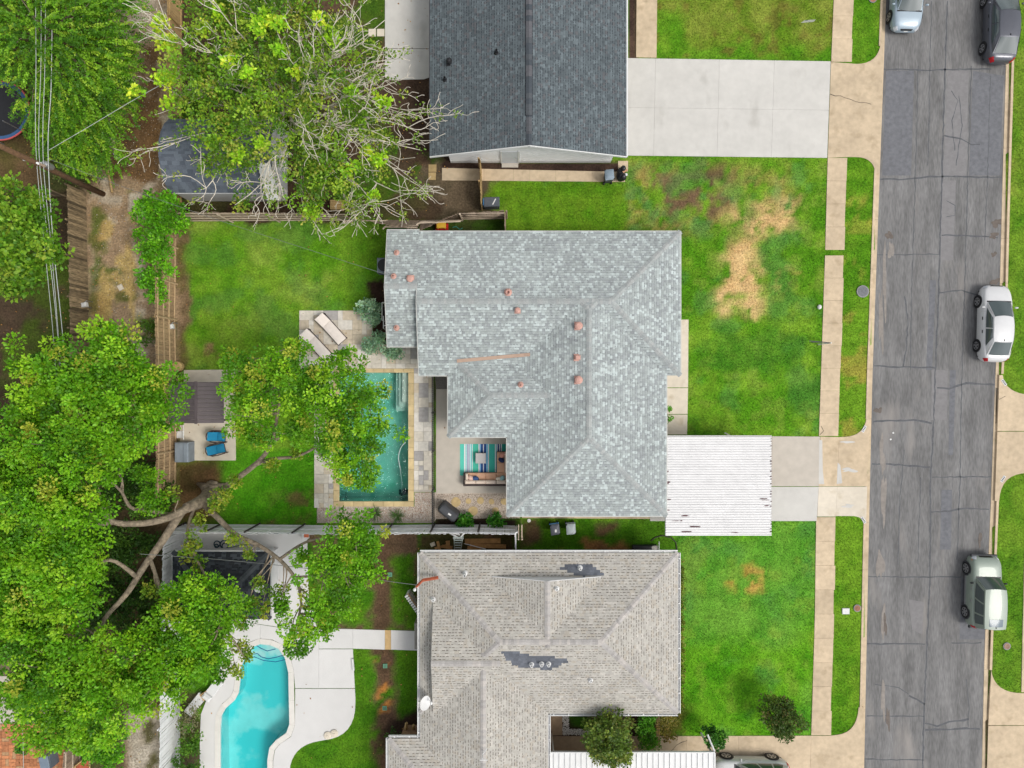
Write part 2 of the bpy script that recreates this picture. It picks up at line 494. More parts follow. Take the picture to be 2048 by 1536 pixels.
# north yard under the half-bare tree
layer(rc(352, -600, 880, 440), (88, 70, 54), (72, 60, 46))
layer(rc(352, -600, 880, 440), (66, 96, 30), (84, 110, 36), noise=nd, thr=(0.46, 0.58), grass=0.9)
layer([(770, 150), (900, 150), (900, 330), (860, 320), (800, 300), (775, 260)], (62, 48, 40), (78, 62, 50), feather=10)
layer(rc(840, 330, 1000, 432), (104, 90, 72), (88, 78, 60), feather=8)
layer([(995, 362), (1260, 362), (1260, 470), (1012, 470), (1012, 415), (972, 415)], (86, 132, 26), (112, 146, 40), feather=6, grass=1)
layer(rc(730, 330, 860, 440), (70, 108, 28), (84, 96, 40), noise=nb, thr=(0.46, 0.58), grass=0.7)
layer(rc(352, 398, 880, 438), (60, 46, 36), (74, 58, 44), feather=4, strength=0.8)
layer(rc(880, 322, 1245, 345), (58, 44, 38), (74, 58, 48), feather=3, crisp=True)
layer(rc(1258, -600, 1275, 134), (62, 48, 42), (82, 64, 54), feather=2, crisp=True)
# alley
layer([(215, -600), (352, -600), (352, 400), (356, 720), (352, 1050), (340, 1900), (235, 1900), (250, 1400), (170, 700), (165, 380), (205, 300)], (160, 136, 108), (136, 116, 90), feather=10)
layer([(225, -600), (345, -600), (345, 400), (352, 720), (190, 720), (172, 400)], (192, 180, 160), (172, 156, 134), noise=nb * 0.6 + ne * 0.4, thr=(0.49, 0.64))
layer([(235, 100), (320, 100), (320, 360), (225, 360)], (120, 92, 62), (96, 76, 54), noise=nd, thr=(0.42, 0.56))
layer([(178, 390), (352, 390), (352, 720), (180, 720)], (92, 104, 48), (120, 112, 64), noise=nd, thr=(0.53, 0.63), grass=0.5)
layer([(200, 430), (270, 430), (265, 680), (195, 680)], (184, 160, 104), (168, 138, 84), noise=nb, thr=(0.46, 0.6), grass=0.3)
layer([(255, 1400), (330, 1370), (330, 1900), (245, 1900)], (186, 176, 160), (166, 154, 136), feather=10)
layer([(295, 1420), (335, 1400), (335, 1900), (300, 1900)], (112, 106, 66), (96, 92, 60), feather=8, noise=nb, thr=(0.45, 0.58), grass=0.3)
# west yards
layer(rc(-600, -600, 215, 330), (92, 76, 50), (72, 72, 36))
layer(rc(-600, 385, 150, 1000), (82, 66, 52), (66, 58, 42), feather=6)
layer(rc(-600, 480, 150, 1000), (84, 98, 42), (76, 88, 38), noise=nd, thr=(0.46, 0.6), grass=0.7)
layer(rc(-600, 300, 90, 385), (104, 84, 58), (84, 80, 40))
layer(rc(-600, 1000, 250, 1460), (116, 104, 84), (88, 80, 56))
layer(rc(-600, 1350, 130, 1900), (150, 140, 126), (130, 120, 108))
# under the big tree
layer([(190, 900), (352, 900), (345, 1420), (180, 1420)], (104, 84, 62), (84, 72, 48))
# south yard
layer(rc(330, 1055, 860, 1900), (72, 122, 24), (92, 134, 32), grass=0.9)
layer(rc(600, 1060, 840, 1265), (112, 90, 70), (94, 76, 58), noise=fbm(WX, WY, 1.6, 4, 14), thr=(0.42, 0.56), grass=0.1)
layer([(745, 1060), (790, 1060), (786, 1900), (752, 1900)], (106, 82, 64), (88, 70, 52), feather=9, noise=nb, thr=(0.26, 0.44), grass=0.1)
layer(rc(752, 1300, 776, 1420), (190, 128, 64), (150, 106, 62), noise=ne, thr=(0.56, 0.68))
layer([(840, 1060), (1032, 1060), (1032, 1110), (840, 1110)], (88, 68, 52), (72, 70, 38), feather=5, grass=0.2)
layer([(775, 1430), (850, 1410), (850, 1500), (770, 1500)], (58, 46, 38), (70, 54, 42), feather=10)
layer(rc(340, 1380, 402, 1900), (96, 86, 66), (74, 84, 40), feather=3)
layer(rc(1095, 1415, 1330, 1540), (72, 54, 44), (58, 46, 38), feather=3, crisp=True)
layer(rc(1140, 1425, 1175, 1458), (52, 92, 24), (64, 90, 30), feather=4, grass=0.8)
layer([(1310, 1420), (1365, 1420), (1365, 1475), (1310, 1475)], (96, 118, 36), (110, 110, 46), feather=5, grass=0.5)

GZ = (n1 - 0.5) * 0.015 - 0.01
rl = ip(ROADL, GY) - 6; rr = ip(ROADR, GY) + 6
GZ = np.where((GX > rl) & (GX < rr), -0.45, GZ)
for p_, e_ in ((POOL1, 6), (POOL2, 6)):
    GZ = np.where(sdist(p_, GX, GY) > -e_, -2.6, GZ)
nx_, ny_ = GX.shape
gv = np.stack([WX, WY, GZ], -1).reshape(-1, 3)
gi = np.arange(nx_ * ny_).reshape(nx_, ny_)
gf = np.stack([gi[:-1, 1:], gi[1:, 1:], gi[1:, :-1], gi[:-1, :-1]], -1).reshape(-1, 4)
x0, x1, y0, y1 = WX.min(), WX.max(), WY.min(), WY.max(); FAR = 1500.0
ring = np.array([(x0, y0), (x1, y0), (x1, y1), (x0, y1), (-FAR, -FAR), (FAR, -FAR), (FAR, FAR), (-FAR, FAR)])
rv = np.column_stack([ring, np.full(8, -0.02)])
b_ = len(gv)
rf = np.array([(b_ + 4, b_ + 5, b_ + 1, b_), (b_ + 5, b_ + 6, b_ + 2, b_ + 1), (b_ + 6, b_ + 7, b_ + 3, b_ + 2), (b_ + 7, b_ + 4, b_, b_ + 3)])
m_ground = M('ground', (0.1, 0.1, 0.05), 0.95, 0.34, 9, bump=0.6, bscale=18, attr=True, spec=0.1, var2=0.2, scale2=1.6)
gcol = np.vstack([GC.reshape(-1, 3), np.tile(np.array(C(84, 110, 40)), (8, 1))])
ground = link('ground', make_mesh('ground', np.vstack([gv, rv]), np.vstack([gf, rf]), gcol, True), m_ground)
tag(ground, 'lawns, bare soil and alley dirt around the houses', 'ground', kind='structure')

COVER = [POOL1, POOL2]      # ground polygons (photo px) that hide the soil: no grass grows there

# ------------------------------------------------------------------ concrete, road, kerbs
conc = dict(rough=0.85, bump=0.25, bscale=25, spec=0.25)
m_conc_white = M('new_concrete', C(213, 210, 203), var=0.045, scale=2.2, var2=0.05, scale2=0.5, rand=0.015, stain=(0.8, 0.6, 0.85, C(184, 180, 172), (1, 0.5, 1)), **conc)
m_conc_tan = M('old_concrete', C(214, 193, 163), var=0.10, scale=3.5, var2=0.10, scale2=0.8, rand=0.06, stain=(1.3, 0.56, 0.8, C(178, 158, 128)), **conc)
m_conc_grey = M('grey_concrete', C(204, 195, 182), var=0.06, scale=2, var2=0.05, rand=0.03, **conc)
m_conc_pale = M('pale_concrete', C(228, 217, 198), var=0.06, scale=3, var2=0.06, rand=0.03, stain=(1.1, 0.58, 0.85, C(184, 166, 132)), **conc)
m_conc_dim = M('entry_concrete', C(176, 152, 124), var=0.12, scale=4, var2=0.1, rand=0.05, **conc)
m_deck_white = M('deck_concrete', C(228, 226, 223), var=0.03, scale=1.2, var2=0.03, rand=0.02, **conc)
m_asphalt = M('asphalt', C(128, 127, 126), 0.9, 0.18, 8.0, bump=0.5, bscale=60, spec=0.2, var2=0.24, scale2=1.0, stretch=(1.6, 0.3, 1),
              stain=(0.9, 0.58, 0.78, C(160, 155, 150), (1.0, 0.22, 1)))
m_tar = M('tar_seal', C(94, 96, 100), 0.75, 0.2, 6)
m_patch = M('asphalt_patch', C(140, 138, 138), 0.9, 0.10, 5, bump=0.4, bscale=60, spec=0.2)
m_patch_d = M('dark_asphalt_patch', C(121, 122, 126), 0.9, 0.16, 5, bump=0.4, bscale=60, spec=0.2)

def grow(poly, g):
    c = np.mean(poly, axis=0); out = []
    P = np.array(poly, float)
    n = len(P)
    ar = sum(P[i][0] * P[(i + 1) % n][1] - P[(i + 1) % n][0] * P[i][1] for i in range(n))
    sgn = 1 if ar > 0 else -1
    for i in range(n):
        a, b, d = P[i - 1], P[i], P[(i + 1) % n]
        e1 = (b - a) / (np.linalg.norm(b - a) + 1e-9); e2 = (d - b) / (np.linalg.norm(d - b) + 1e-9)
        n1_ = np.array([e1[1], -e1[0]]) * sgn; n2_ = np.array([e2[1], -e2[0]]) * sgn
        m_ = n1_ + n2_
        m_ = m_ / max(0.35, np.dot(m_, m_) / 2.0)
        out.append(tuple(b + m_ * g))
    return out

def bez(a, c, b, n=9):
    a, c, b = np.array(a, float), np.array(c, float), np.array(b, float)
    return [tuple(a * (1 - t) ** 2 + c * 2 * t * (1 - t) + b * t * t) for t in np.linspace(0, 1, n)]

def slab(name, poly, mat, parent, z0=-0.12, z1=0.03, gap=0.16, cover=True):
    if cover: COVER.append(poly)
    p = grow(poly, -gap) if gap else poly
    return MB().prism([W2(x, y) for x, y in p], z0, z1).build(name, mat, parent)

def quad_slabs(name, q, us, vs, mat, parent, z1=0.03, skip=(), gap=0.12):
    q = np.array(q, float)
    def bl(u, v): return tuple((q[0] * (1 - u) + q[1] * u) * (1 - v) + (q[3] * (1 - u) + q[2] * u) * v)
    for i in range(len(us) - 1):
        for j in range(len(vs) - 1):
            if (i, j) in skip: continue
            slab(name, [bl(us[i], vs[j]), bl(us[i + 1], vs[j]), bl(us[i + 1], vs[j + 1]), bl(us[i], vs[j + 1])], mat, parent, z1=z1, gap=gap)

def structure(name, label, px=(1024, 768)):
    o = bpy.data.objects.new(name, None); col.objects.link(o)
    o.empty_display_size = 0.2
    o.location = W(*px); OFF[o.name] = np.array(W(*px))
    return tag(o, label, None, kind='structure')

def strip_mesh(mb, pts, width, z, jitter=0.0, c=None):
    pts = [np.array(p, float) for p in pts]
    fine = []
    for a, b in zip(pts[:-1], pts[1:]):
        n = max(1, int(np.linalg.norm(b - a) / 9))
        for k in range(n): fine.append(a + (b - a) * k / n)
    fine.append(pts[-1])
    L = []; Rr = []
    for i, p in enumerate(fine):
        d = fine[min(i + 1, len(fine) - 1)] - fine[max(i - 1, 0)]
        d = d / (np.linalg.norm(d) + 1e-9)
        nrm = np.array([-d[1], d[0]])
        p = p + nrm * random.uniform(-jitter, jitter)
        w = width * random.uniform(0.55, 1.25) / 2 if jitter else width / 2
        L.append(W(*(p + nrm * w))[:2] + (z,)); Rr.append(W(*(p - nrm * w))[:2] + (z,))
    mb.grid([L, Rr], c)
    return mb

ZR = -0.10
ys = np.arange(-700, 2301, 60)
road_poly = [(float(ip(ROADL, y)), y) for y in ys] + [(float(ip(ROADR, y)), y) for y in ys[::-1]]
road = MB().prism([W2(*p) for p in road_poly], -0.4, ZR).build('road', m_asphalt)
tag(road, 'grey asphalt street with sealed cracks and worn patches', 'road', kind='structure')
COVER.append(road_poly)
SEAMS = [([(1768, 137), (1850, 139), (1985, 136)], 4), ([(1760, 357), (1800, 358), (1870, 352), (2005, 354)], 4), ([(1885, 470), (1935, 470), (1998, 475)], 4),
         ([(1755, 510), (1850, 508), (1882, 508)], 2.5), ([(1880, 585), (1925, 580), (1960, 590)], 3), ([(1750, 732), (1810, 734), (1872, 735)], 4),
         ([(1811, 592), (1818, 640), (1814, 700), (1808, 733)], 3), ([(1876, 775), (1900, 778), (1935, 766), (1992, 770)], 5), ([(1748, 843), (1830, 840), (1866, 846)], 4.5),
         ([(1746, 928), (1800, 930), (1862, 935)], 4), ([(1866, 955), (1985, 954)], 3), ([(1864, 1025), (1900, 1023), (1935, 1017), (1980, 1020)], 4), ([(1738, 1154), (1850, 1155), (1925, 1155)], 3),
         ([(1736, 1289), (1800, 1289), (1852, 1290)], 4), ([(1905, 1287), (1965, 1287)], 3), ([(1820, 1392), (1852, 1410)], 4), ([(1752, 1370), (1800, 1377), (1820, 1390)], 2), ([(1735, 1433), (1850, 1434)], 3),
         ([(1852, 1448), (1876, 1454), (1900, 1445), (1940, 1440)], 5), ([(1852, 1461), (1890, 1461), (1925, 1458), (1962, 1460)], 5), ([(1730, 1520), (1850, 1522)], 3),
         ([(1890, 270), (1925, 276), (1945, 288), (1962, 287)], 3.5),
         ([(1897, 0), (1892, 140), (1886, 350), (1880, 560), (1873, 735), (1869, 850), (1863, 960), (1862, 1150), (1856, 1290), (1850, 1420), (1847, 1536), (1840, 1800)], 4),
         ([(1865, 0), (1862, 130), (1858, 330)], 2), ([(1838, 130), (1833, 330), (1826, 560), (1822, 740)], 2), ([(1945, 130), (1938, 330), (1932, 560), (1926, 740), (1922, 960), (1916, 1120)], 2.2),
         ([(1983, 150), (1978, 330), (1972, 480)], 1.8), ([(1810, 900), (1801, 1010), (1798, 1130)], 2), ([(1843, 955), (1838, 1130)], 2), ([(1935, 1360), (1940, 1420), (1938, 1455)], 2),
         ([(1905, 180), (1918, 200), (1905, 240), (1912, 300)], 2), ([(1895, 400), (1912, 410), (1912, 430), (1895, 432)], 2), ([(1920, 190), (1926, 250), (1914, 330)], 2)]
for pts, w_ in SEAMS:
    strip_mesh(MB(), pts, w_ * 0.8, ZR + 0.004, 0.9).build('tar_seam', m_tar, road)
for poly, mt in [([(1898, 140), (1940, 140), (1934, 350), (1888, 350)], m_patch), ([(1886, 360), (1914, 360), (1908, 520), (1880, 520)], m_patch), ([(1948, 140), (2010, 150), (2002, 350), (1940, 350)], m_patch_d),
                 ([(1862, 560), (1874, 560), (1866, 740), (1854, 740)], m_patch_d), ([(1902, 740), (1914, 740), (1908, 910), (1899, 910)], m_patch_d), ([(1885, 980), (1906, 980), (1904, 1100), (1882, 1100)], m_patch_d),
                 ([(1925, 1155), (1975, 1155), (1972, 1280), (1921, 1280)], m_patch_d), ([(1774, 140), (1830, 140), (1824, 350), (1766, 350)], m_patch_d),
                 ([(1866, 740), (1898, 740), (1895, 840), (1864, 840)], m_patch), ([(1820, 1200), (1850, 1205), (1846, 1270), (1826, 1260)], m_patch)]:
    MB().prism([W2(*p) for p in poly], ZR - 0.05, ZR + 0.0025).build('asphalt_patch', mt, road)
m_dirt = M('road_dirt', C(150, 143, 136), 0.95, 0.15, 4)
m_damp = M('damp_stain', C(108, 98, 90), 0.7, 0.2, 5)
def splat(cx, cy, rx, ry, seed, rag=0.35, n=26):
    r_ = random.Random(seed); o_ = []
    ph = [r_.uniform(0, 6.28) for _ in range(5)]
    for i in range(n):
        t = 2 * math.pi * i / n
        k = 1 + rag * sum(math.sin((j + 2) * t + ph[j]) / (j + 2) for j in range(5))
        o_.append((cx + rx * k * math.cos(t), cy + ry * k * math.sin(t)))
    return o_
for i, (cx, cy, rx, ry, mt) in enumerate([(1771, 560, 5, 60, m_dirt), (1764, 640, 5, 62, m_dirt), (1766, 910, 6, 36, m_dirt), (1769, 1000, 5, 60, m_dirt), (1762, 1130, 8, 30, m_dirt), (1768, 1245, 5, 30, m_dirt),
                                          (1768, 1400, 6, 30, m_dirt), (1784, 500, 6, 18, m_dirt), (1780, 470, 7, 9, m_damp), (1996, 445, 12, 8, m_damp), (1990, 470, 10, 6, m_damp), (1990, 508, 6, 5, m_damp),
                                          (1992, 563, 11, 6, m_damp), (1758, 821, 8, 6, m_damp), (1778, 1440, 4, 22, m_damp), (1772, 1250, 4, 20, m_damp), (1962, 1080, 3, 18, m_damp)]):
    MB().prism([W2(*p) for p in splat(cx, cy, rx * 0.85, ry, i, 0.5, 36)], ZR - 0.02, ZR + 0.0055 + 0.0003 * i).build('road_stain', mt, road)
# puddle at the far gutter
m_puddle = M('puddle_water', (0.10, 0.075, 0.045), 0.05, 0.2, 3, spec=0.8)

kerb_w = structure('kerb_west', 'tan concrete kerb and gutter along the house side of the street', (1750, 768))
kerb_e = structure('kerb_east', 'tan concrete kerb and gutter along the far side of the street', (2000, 768))
def kerb_run(parent, tab, sgn, y0, y1, kerb=True):
    n = max(1, round((y1 - y0) / 92)); yy = np.linspace(y0, y1, n + 1)
    for a, b in zip(yy[:-1], yy[1:]):
        xa, xb = float(ip(tab, a)), float(ip(tab, b))
        g = 8.5 * sgn; k = 13.5 * sgn
        slab('gutter_slab', [(xa, a), (xa + g, a), (xb + g, b), (xb, b)], m_conc_tan, parent, -0.3, ZR + 0.012, 0.2)
        if kerb:
            slab('kerbstone', [(xa + g, a), (xa + k, a), (xb + k, b), (xb + g, b)], m_conc_tan, parent, -0.3, 0.035, 0.2)
for y0, y1, k_ in ((-700, 92, True), (92, 338, False), (338, 838, True), (838, 1046, False), (1046, 1420, True), (1420, 1640, False), (1640, 2300, True)):
    kerb_run(kerb_w, ROADL, -1, y0, y1, k_)
for y0, y1, k_ in ((-700, 748, True), (748, 1000, False), (1000, 1340, True), (1340, 1660, False), (1660, 2300, True)):
    kerb_run(kerb_e, ROADR, 1, y0, y1, k_)
MB().prism([W2(*p) for p in [(1993, 775), (2003, 778), (2009, 795), (2008, 815), (2002, 835), (1993, 848)]], -0.2, ZR + 0.017).build('puddle', m_puddle, kerb_e)

SWL = [(-700, 1690), (0, 1667), (125, 1662), (315, 1655), (500, 1650), (768, 1641), (1030, 1632), (1250, 1629), (1470, 1622), (2300, 1600)]
SWR = [(-700, 1730), (0, 1707), (125, 1702), (315, 1694), (500, 1688), (768, 1680), (1030, 1671), (1250, 1667), (1470, 1661), (2300, 1640)]
sidewalk = structure('sidewalk', 'tan concrete sidewalk slabs between the front lawns and the parkway grass', (1660, 768))
def walk_run(y0, y1, parent, L, Rr, step=46):
    n = max(1, round((y1 - y0) / step)); yy = np.linspace(y0, y1, n + 1)
    for a, b in zip(yy[:-1], yy[1:]):
        j = random.uniform(-1.2, 1.2)
        slab('sidewalk_slab', [(float(ip(L, a)), a), (float(ip(Rr, a)) + j, a), (float(ip(Rr, b)) + j, b), (float(ip(L, b)), b)], m_conc_tan, parent, z1=0.03 + random.uniform(-0.006, 0.006))
walk_run(-700, 124, sidewalk, SWL, SWR); walk_run(316, 500, sidewalk, SWL, SWR); walk_run(511, 872, sidewalk, SWL, SWR)
walk_run(1034, 1470, sidewalk, SWL, SWR); walk_run(1640, 2300, sidewalk, SWL, SWR)
walk_e = structure('sidewalk_east', 'narrow tan sidewalk slabs along the far lawn', (2060, 1170))
EL = [(-700, 2130), (950, 2052), (1384, 2042), (2300, 2020)]; ER = [(-700, 2170), (950, 2092), (1384, 2082), (2300, 2060)]
walk_run(950, 1384, walk_e, EL, ER); walk_run(-700, 760, walk_e, EL, ER)

drv_n = structure('driveway_north', 'wide white concrete driveway of the dark roofed house', (1450, 215))
quad_slabs('driveway_slab', [(1225, 116), (1661, 123), (1654, 316), (1222, 311)], [0, 0.197, 0.49, 0.742, 1], [0, 0.507, 1], m_conc_white, drv_n, z1=0.034)
slab('apron_slab', [(1661.5, 124), (1702, 127)] + bez((1712, 128), (1756, 128), (1761, 86)) + [(1767, 86), (1759, 348)] + bez((1750, 348), (1748, 315), (1712, 314.5)) + [(1694, 314.5), (1655, 316)], m_conc_tan, drv_n, z1=0.026, gap=0.3)
drv_c = structure('driveway_centre', 'short two-tone concrete driveway in front of the white carport', (1590, 955))
quad_slabs('driveway_slab', [(1300, 871), (1640, 873), (1637, 972.5), (1300, 972)], [0, 0.35, 0.72, 1], [0, 1], m_conc_grey, drv_c, z1=0.034)
quad_slabs('driveway_slab', [(1300, 973), (1637, 973.5), (1633, 1042), (1300, 1042)], [0, 0.35, 0.72, 1], [0, 1], m_conc_white, drv_c, z1=0.034)
slab('apron_slab', [(1640.5, 873), (1678, 874), (1674, 972.5), (1637, 972.5)], m_conc_tan, drv_c)
slab('apron_slab', [(1678, 874)] + bez((1688, 873.5), (1728, 873), (1733, 834)) + [(1740, 834), (1734, 972.5), (1674, 972.5)], m_conc_tan, drv_c, z1=0.026)
slab('apron_slab', [(1637, 973), (1674, 973), (1671, 1033), (1634, 1033)], m_conc_pale, drv_c)
slab('apron_slab', [(1674, 973), (1734, 973), (1732, 1048)] + bez((1727, 1048), (1724, 1032), (1704, 1032), 6) + [(1671, 1032)], m_conc_pale, drv_c, z1=0.026)
for k_, pl in enumerate(([(1638, 880), (1644, 880), (1645, 940), (1648, 968), (1637, 968)], [(1675, 925), (1680, 930), (1684, 966), (1673, 968)], splat(1695, 884, 12, 2.5, 51), splat(1698, 940, 14, 4, 52, 0.6), splat(1696, 1012, 12, 3, 53, 0.6))):
    MB().prism([W2(*p) for p in pl], 0.0, 0.036 + 0.0004 * k_).build('paint_spill', m_conc_white, drv_c)
drv_s = structure('driveway_south', 'tan concrete driveway of the beige roofed house', (1560, 1510))
quad_slabs('driveway_slab', [(1310, 1472), (1622, 1471), (1617, 1660), (1310, 1660)], [0, 0.2, 0.39, 0.535, 1], [0, 1], m_conc_tan, drv_s)
quad_slabs('path_slab', [(1094, 1472), (1310, 1472), (1310, 1560), (1094, 1560)], [0, 0.22, 0.6, 1], [0, 1], m_conc_dim, drv_s)
slab('path_slab', [(1094, 1415), (1124, 1415), (1125, 1470), (1094, 1471)], m_conc_dim, drv_s)
slab('apron_slab', [(1622, 1471), (1661, 1471)] + bez((1676, 1469), (1714, 1464), (1717, 1414)) + [(1727, 1414), (1722, 1640), (1618, 1640)], m_conc_tan, drv_s, z1=0.026)
drv_e = structure('driveway_east', 'tan concrete driveway across the street', (2060, 860))
slab('apron_slab', bez((2005, 750), (2008, 786), (2062, 790)) + [(2260, 790), (2260, 862), (1994, 862), (1998, 750)], m_conc_tan, drv_e)
slab('apron_slab', [(1994, 863), (2260, 863), (2260, 945)] + bez((2056, 946), (2000, 946), (1998, 1002)) + [(1989, 1002)], m_conc_tan, drv_e)
drv_e2 = structure('driveway_far_east', 'wide tan concrete driveway opening south of the far lawn', (2060, 1460))
slab('apron_slab', bez((1982, 1340), (1988, 1386), (2045, 1386)) + [(2260, 1386), (2260, 1450), (1976, 1450)], m_conc_tan, drv_e2)
slab('apron_slab', [(1976, 1451), (2260, 1451), (2260, 1660), (1970, 1660)], m_conc_tan, drv_e2)
m_crack = M('crack', (0.05, 0.045, 0.035), 0.9, 0.2, 5)
for par, pts in ((drv_n, [(1660, 189), (1690, 195), (1720, 205), (1742, 208)]), (drv_s, [(1338, 1505), (1352, 1490), (1374, 1480)]), (drv_e, [(1998, 800), (2010, 792)]), (drv_c, [(1641, 852), (1647, 862), (1640, 870)])):
    strip_mesh(MB(), pts, 1.1, 0.0365, 1.4).build('crack', m_crack, par)

# paths and patios
path_f = structure('front_path', 'pale concrete path along the front of the grey roofed house', (1350, 760))
slab('path_slab', [(1300, 640), (1377, 639), (1376, 775), (1300, 775)], m_conc_pale, path_f)
slab('path_slab', [(1300, 776), (1376, 776), (1375, 828), (1300, 828)], m_conc_pale, path_f)
slab('path_slab', [(1300, 829), (1375, 829), (1374, 869), (1300, 869)], m_conc_pale, path_f)
path_s = structure('side_path', 'thin tan path under the south eave of the grey roofed house', (1190, 1030))
quad_slabs('path_slab', [(1044, 1010), (1332, 1010), (1332, 1038), (1044, 1036)], [0, 0.15, 0.36, 0.58, 0.8, 1], [0, 1], m_conc_tan, path_s)
path_ne = structure('entry_path', 'tan path beside the mulch strip of the dark roofed house', (1294, 50))
quad_slabs('path_slab', [(1275, -260), (1317, -260), (1313, 116), (1272, 115)], [0, 1], [0, 0.35, 0.7, 1], m_conc_tan, path_ne)
path_n = structure('north_side_path', 'worn tan slabs south of the dark roofed house', (1050, 350))
quad_slabs('path_slab', [(884, 336), (1250, 344), (1250, 364), (884, 361)], [0, 0.23, 0.39, 0.48, 0.62, 0.82, 1], [0, 1], m_conc_tan, path_n)
slab('path_slab', [(1236, 322), (1256, 322), (1256, 343), (1236, 343)], m_conc_tan, path_n)
m_stone_tan = M('tan_step', C(186, 160, 112), 0.85, 0.14, 5, rand=0.08, bump=0.3)
slab('stepping_stone', rc(857, 329, 873, 344), m_stone_tan, path_n); slab('stepping_stone', rc(857, 345, 872, 360), m_stone_tan, path_n)
patio_nw = structure('north_patio', 'smooth white concrete patio west of the dark roofed house', (815, 60))
slab('patio_slab', [(770, -260), (880, -260), (880, 97.5), (770, 97)], m_conc_white, patio_nw)
slab('patio_slab', [(770, 98), (880, 98), (880, 152), (862, 154), (848, 159), (778, 160), (770, 155)], m_conc_white, patio_nw)
for x_ in (737, 754):
    slab('stepping_stone', rc(x_, 58, x_ + 15, 73), m_conc_pale, patio_nw)
patio_c = structure('back_patio', 'pale concrete patio under the lounge set behind the grey roofed house', (930, 890))
slab('patio_slab', [(872, 778), (1040, 778), (1040, 985), (872, 987)], m_conc_grey, patio_c)
patio_g = structure('gazebo_patio', 'stained pale concrete pad around the brown metal gazebo', (420, 830))
slab('patio_slab', [(368, 740), (471, 739), (472, 921), (360, 921), (360, 850), (368, 850)], m_conc_pale, patio_g)

# south yard deck
deck_s = structure('pool_deck_south', 'white concrete deck around the kidney shaped pool', (560, 1320))
def off_poly(p, d): return grow(p, d)
P2o = off_poly(POOL2, 11)
topd = [(345, 1052), (612, 1058), (618, 1120), (618, 1200), (640, 1256), (838, 1262), (838, 1300), (708, 1297)]
slab('deck_slab', [(345, 1050), (480, 1052), (480, 1242), (345, 1242)], m_deck_white, deck_s)
slab('deck_slab', [(480, 1052), (614, 1060), (618, 1200), (638, 1252), (638, 1266), (480, 1242)], m_deck_white, deck_s)
slab('deck_slab', [(638, 1256), (706, 1258), (706, 1297), (638, 1297)], m_deck_white, deck_s)
slab('deck_slab', [(706, 1258), (770, 1260), (770, 1299), (706, 1297)], m_deck_white, deck_s)
slab('deck_slab', [(782, 1260), (838, 1262), (838, 1301), (782, 1299)], m_deck_white, deck_s)
slab('deck_slab', [(770, 1260), (782, 1260), (782, 1299), (770, 1299)], M('tan_infill', C(214, 180, 128), 0.9, 0.12, 5), deck_s)
rp = [(579 + 11, 1400), (588, 1345), (581, 1311), (565, 1289), (545, 1279), (521, 1277), (521, 1249), (638, 1267), (638, 1298), (706, 1298), (708, 1345), (711, 1400), (711, 1400)]
slab('deck_slab', [(521, 1249), (638, 1267), (638, 1376), (590.5, 1376), (588, 1345), (581, 1311), (565, 1289), (545, 1279), (521, 1277)], m_deck_white, deck_s)
slab('deck_slab', [(638, 1298), (706, 1298), (708, 1340), (710, 1376), (638, 1376)], m_deck_white, deck_s)
slab('deck_slab', [(590.5, 1377), (710, 1377), (711, 1395)] + bez((711, 1405), (712, 1474), (648, 1480)) + bez((640, 1481.5), (582, 1490), (579, 1545)) + [(579, 1640), (546.5, 1640), (546.5, 1522), (550, 1500), (560, 1488), (582, 1473), (590, 1450)], m_deck_white, deck_s)
slab('deck_slab', [(521, 1249), (521, 1277), (501, 1283), (484, 1304), (472, 1332), (440, 1332), (440, 1310), (455, 1250), (480, 1242)], m_deck_white, deck_s)
slab('deck_slab', [(440, 1332), (471, 1332), (470, 1359), (467, 1382), (461, 1394), (445, 1407), (433, 1428), (430, 1460), (430, 1640), (399, 1640), (400, 1480), (402, 1428), (414, 1398), (434, 1370)], m_deck_white, deck_s)

# brick terrace in the south-west: too small to pick apart singly
terr = structure('brick_terrace', 'orange brick terrace laid in basket weave', (50, 1500))
bm_ = MB()
for i in range(-14, 22):
    for j in range(0, 34):
        X = -150 + i * 14; Y = 1448 + j * 7 * 2 - (0)
        if X > 118 or X < -240 or Y > 1700: continue
        for k in range(2):
            c_ = np.array(C(196, 130, 88)) * random.uniform(0.7, 1.25)
            if random.random() < 0.12: c_ = np.array(C(190, 150, 110))
            if (i + j) % 2: q = rc(X + 0.3, Y + 7 * k + 0.3, X + 13.7, Y + 7 * k + 6.7)
            else: q = rc(X + 7 * k + 0.3, Y + 0.3, X + 7 * k + 6.7, Y + 13.7)
            bm_.prism([W2(*p) for p in q], -0.03, 0.012 + random.uniform(0, 0.008), tuple(c_))
m_brick = M('terrace_brick', (0.5, 0.2, 0.1), 0.9, 0.25, 8, attr=True)
tag(bm_.build('brick', m_brick, terr, use_col=True), kind='stuff')
COVER.append(rc(-400, 1446, 125, 1760))
slab('concrete_band', [(-300, 1352), (20, 1352), (30, 1446), (-300, 1446)], m_conc_grey, terr)
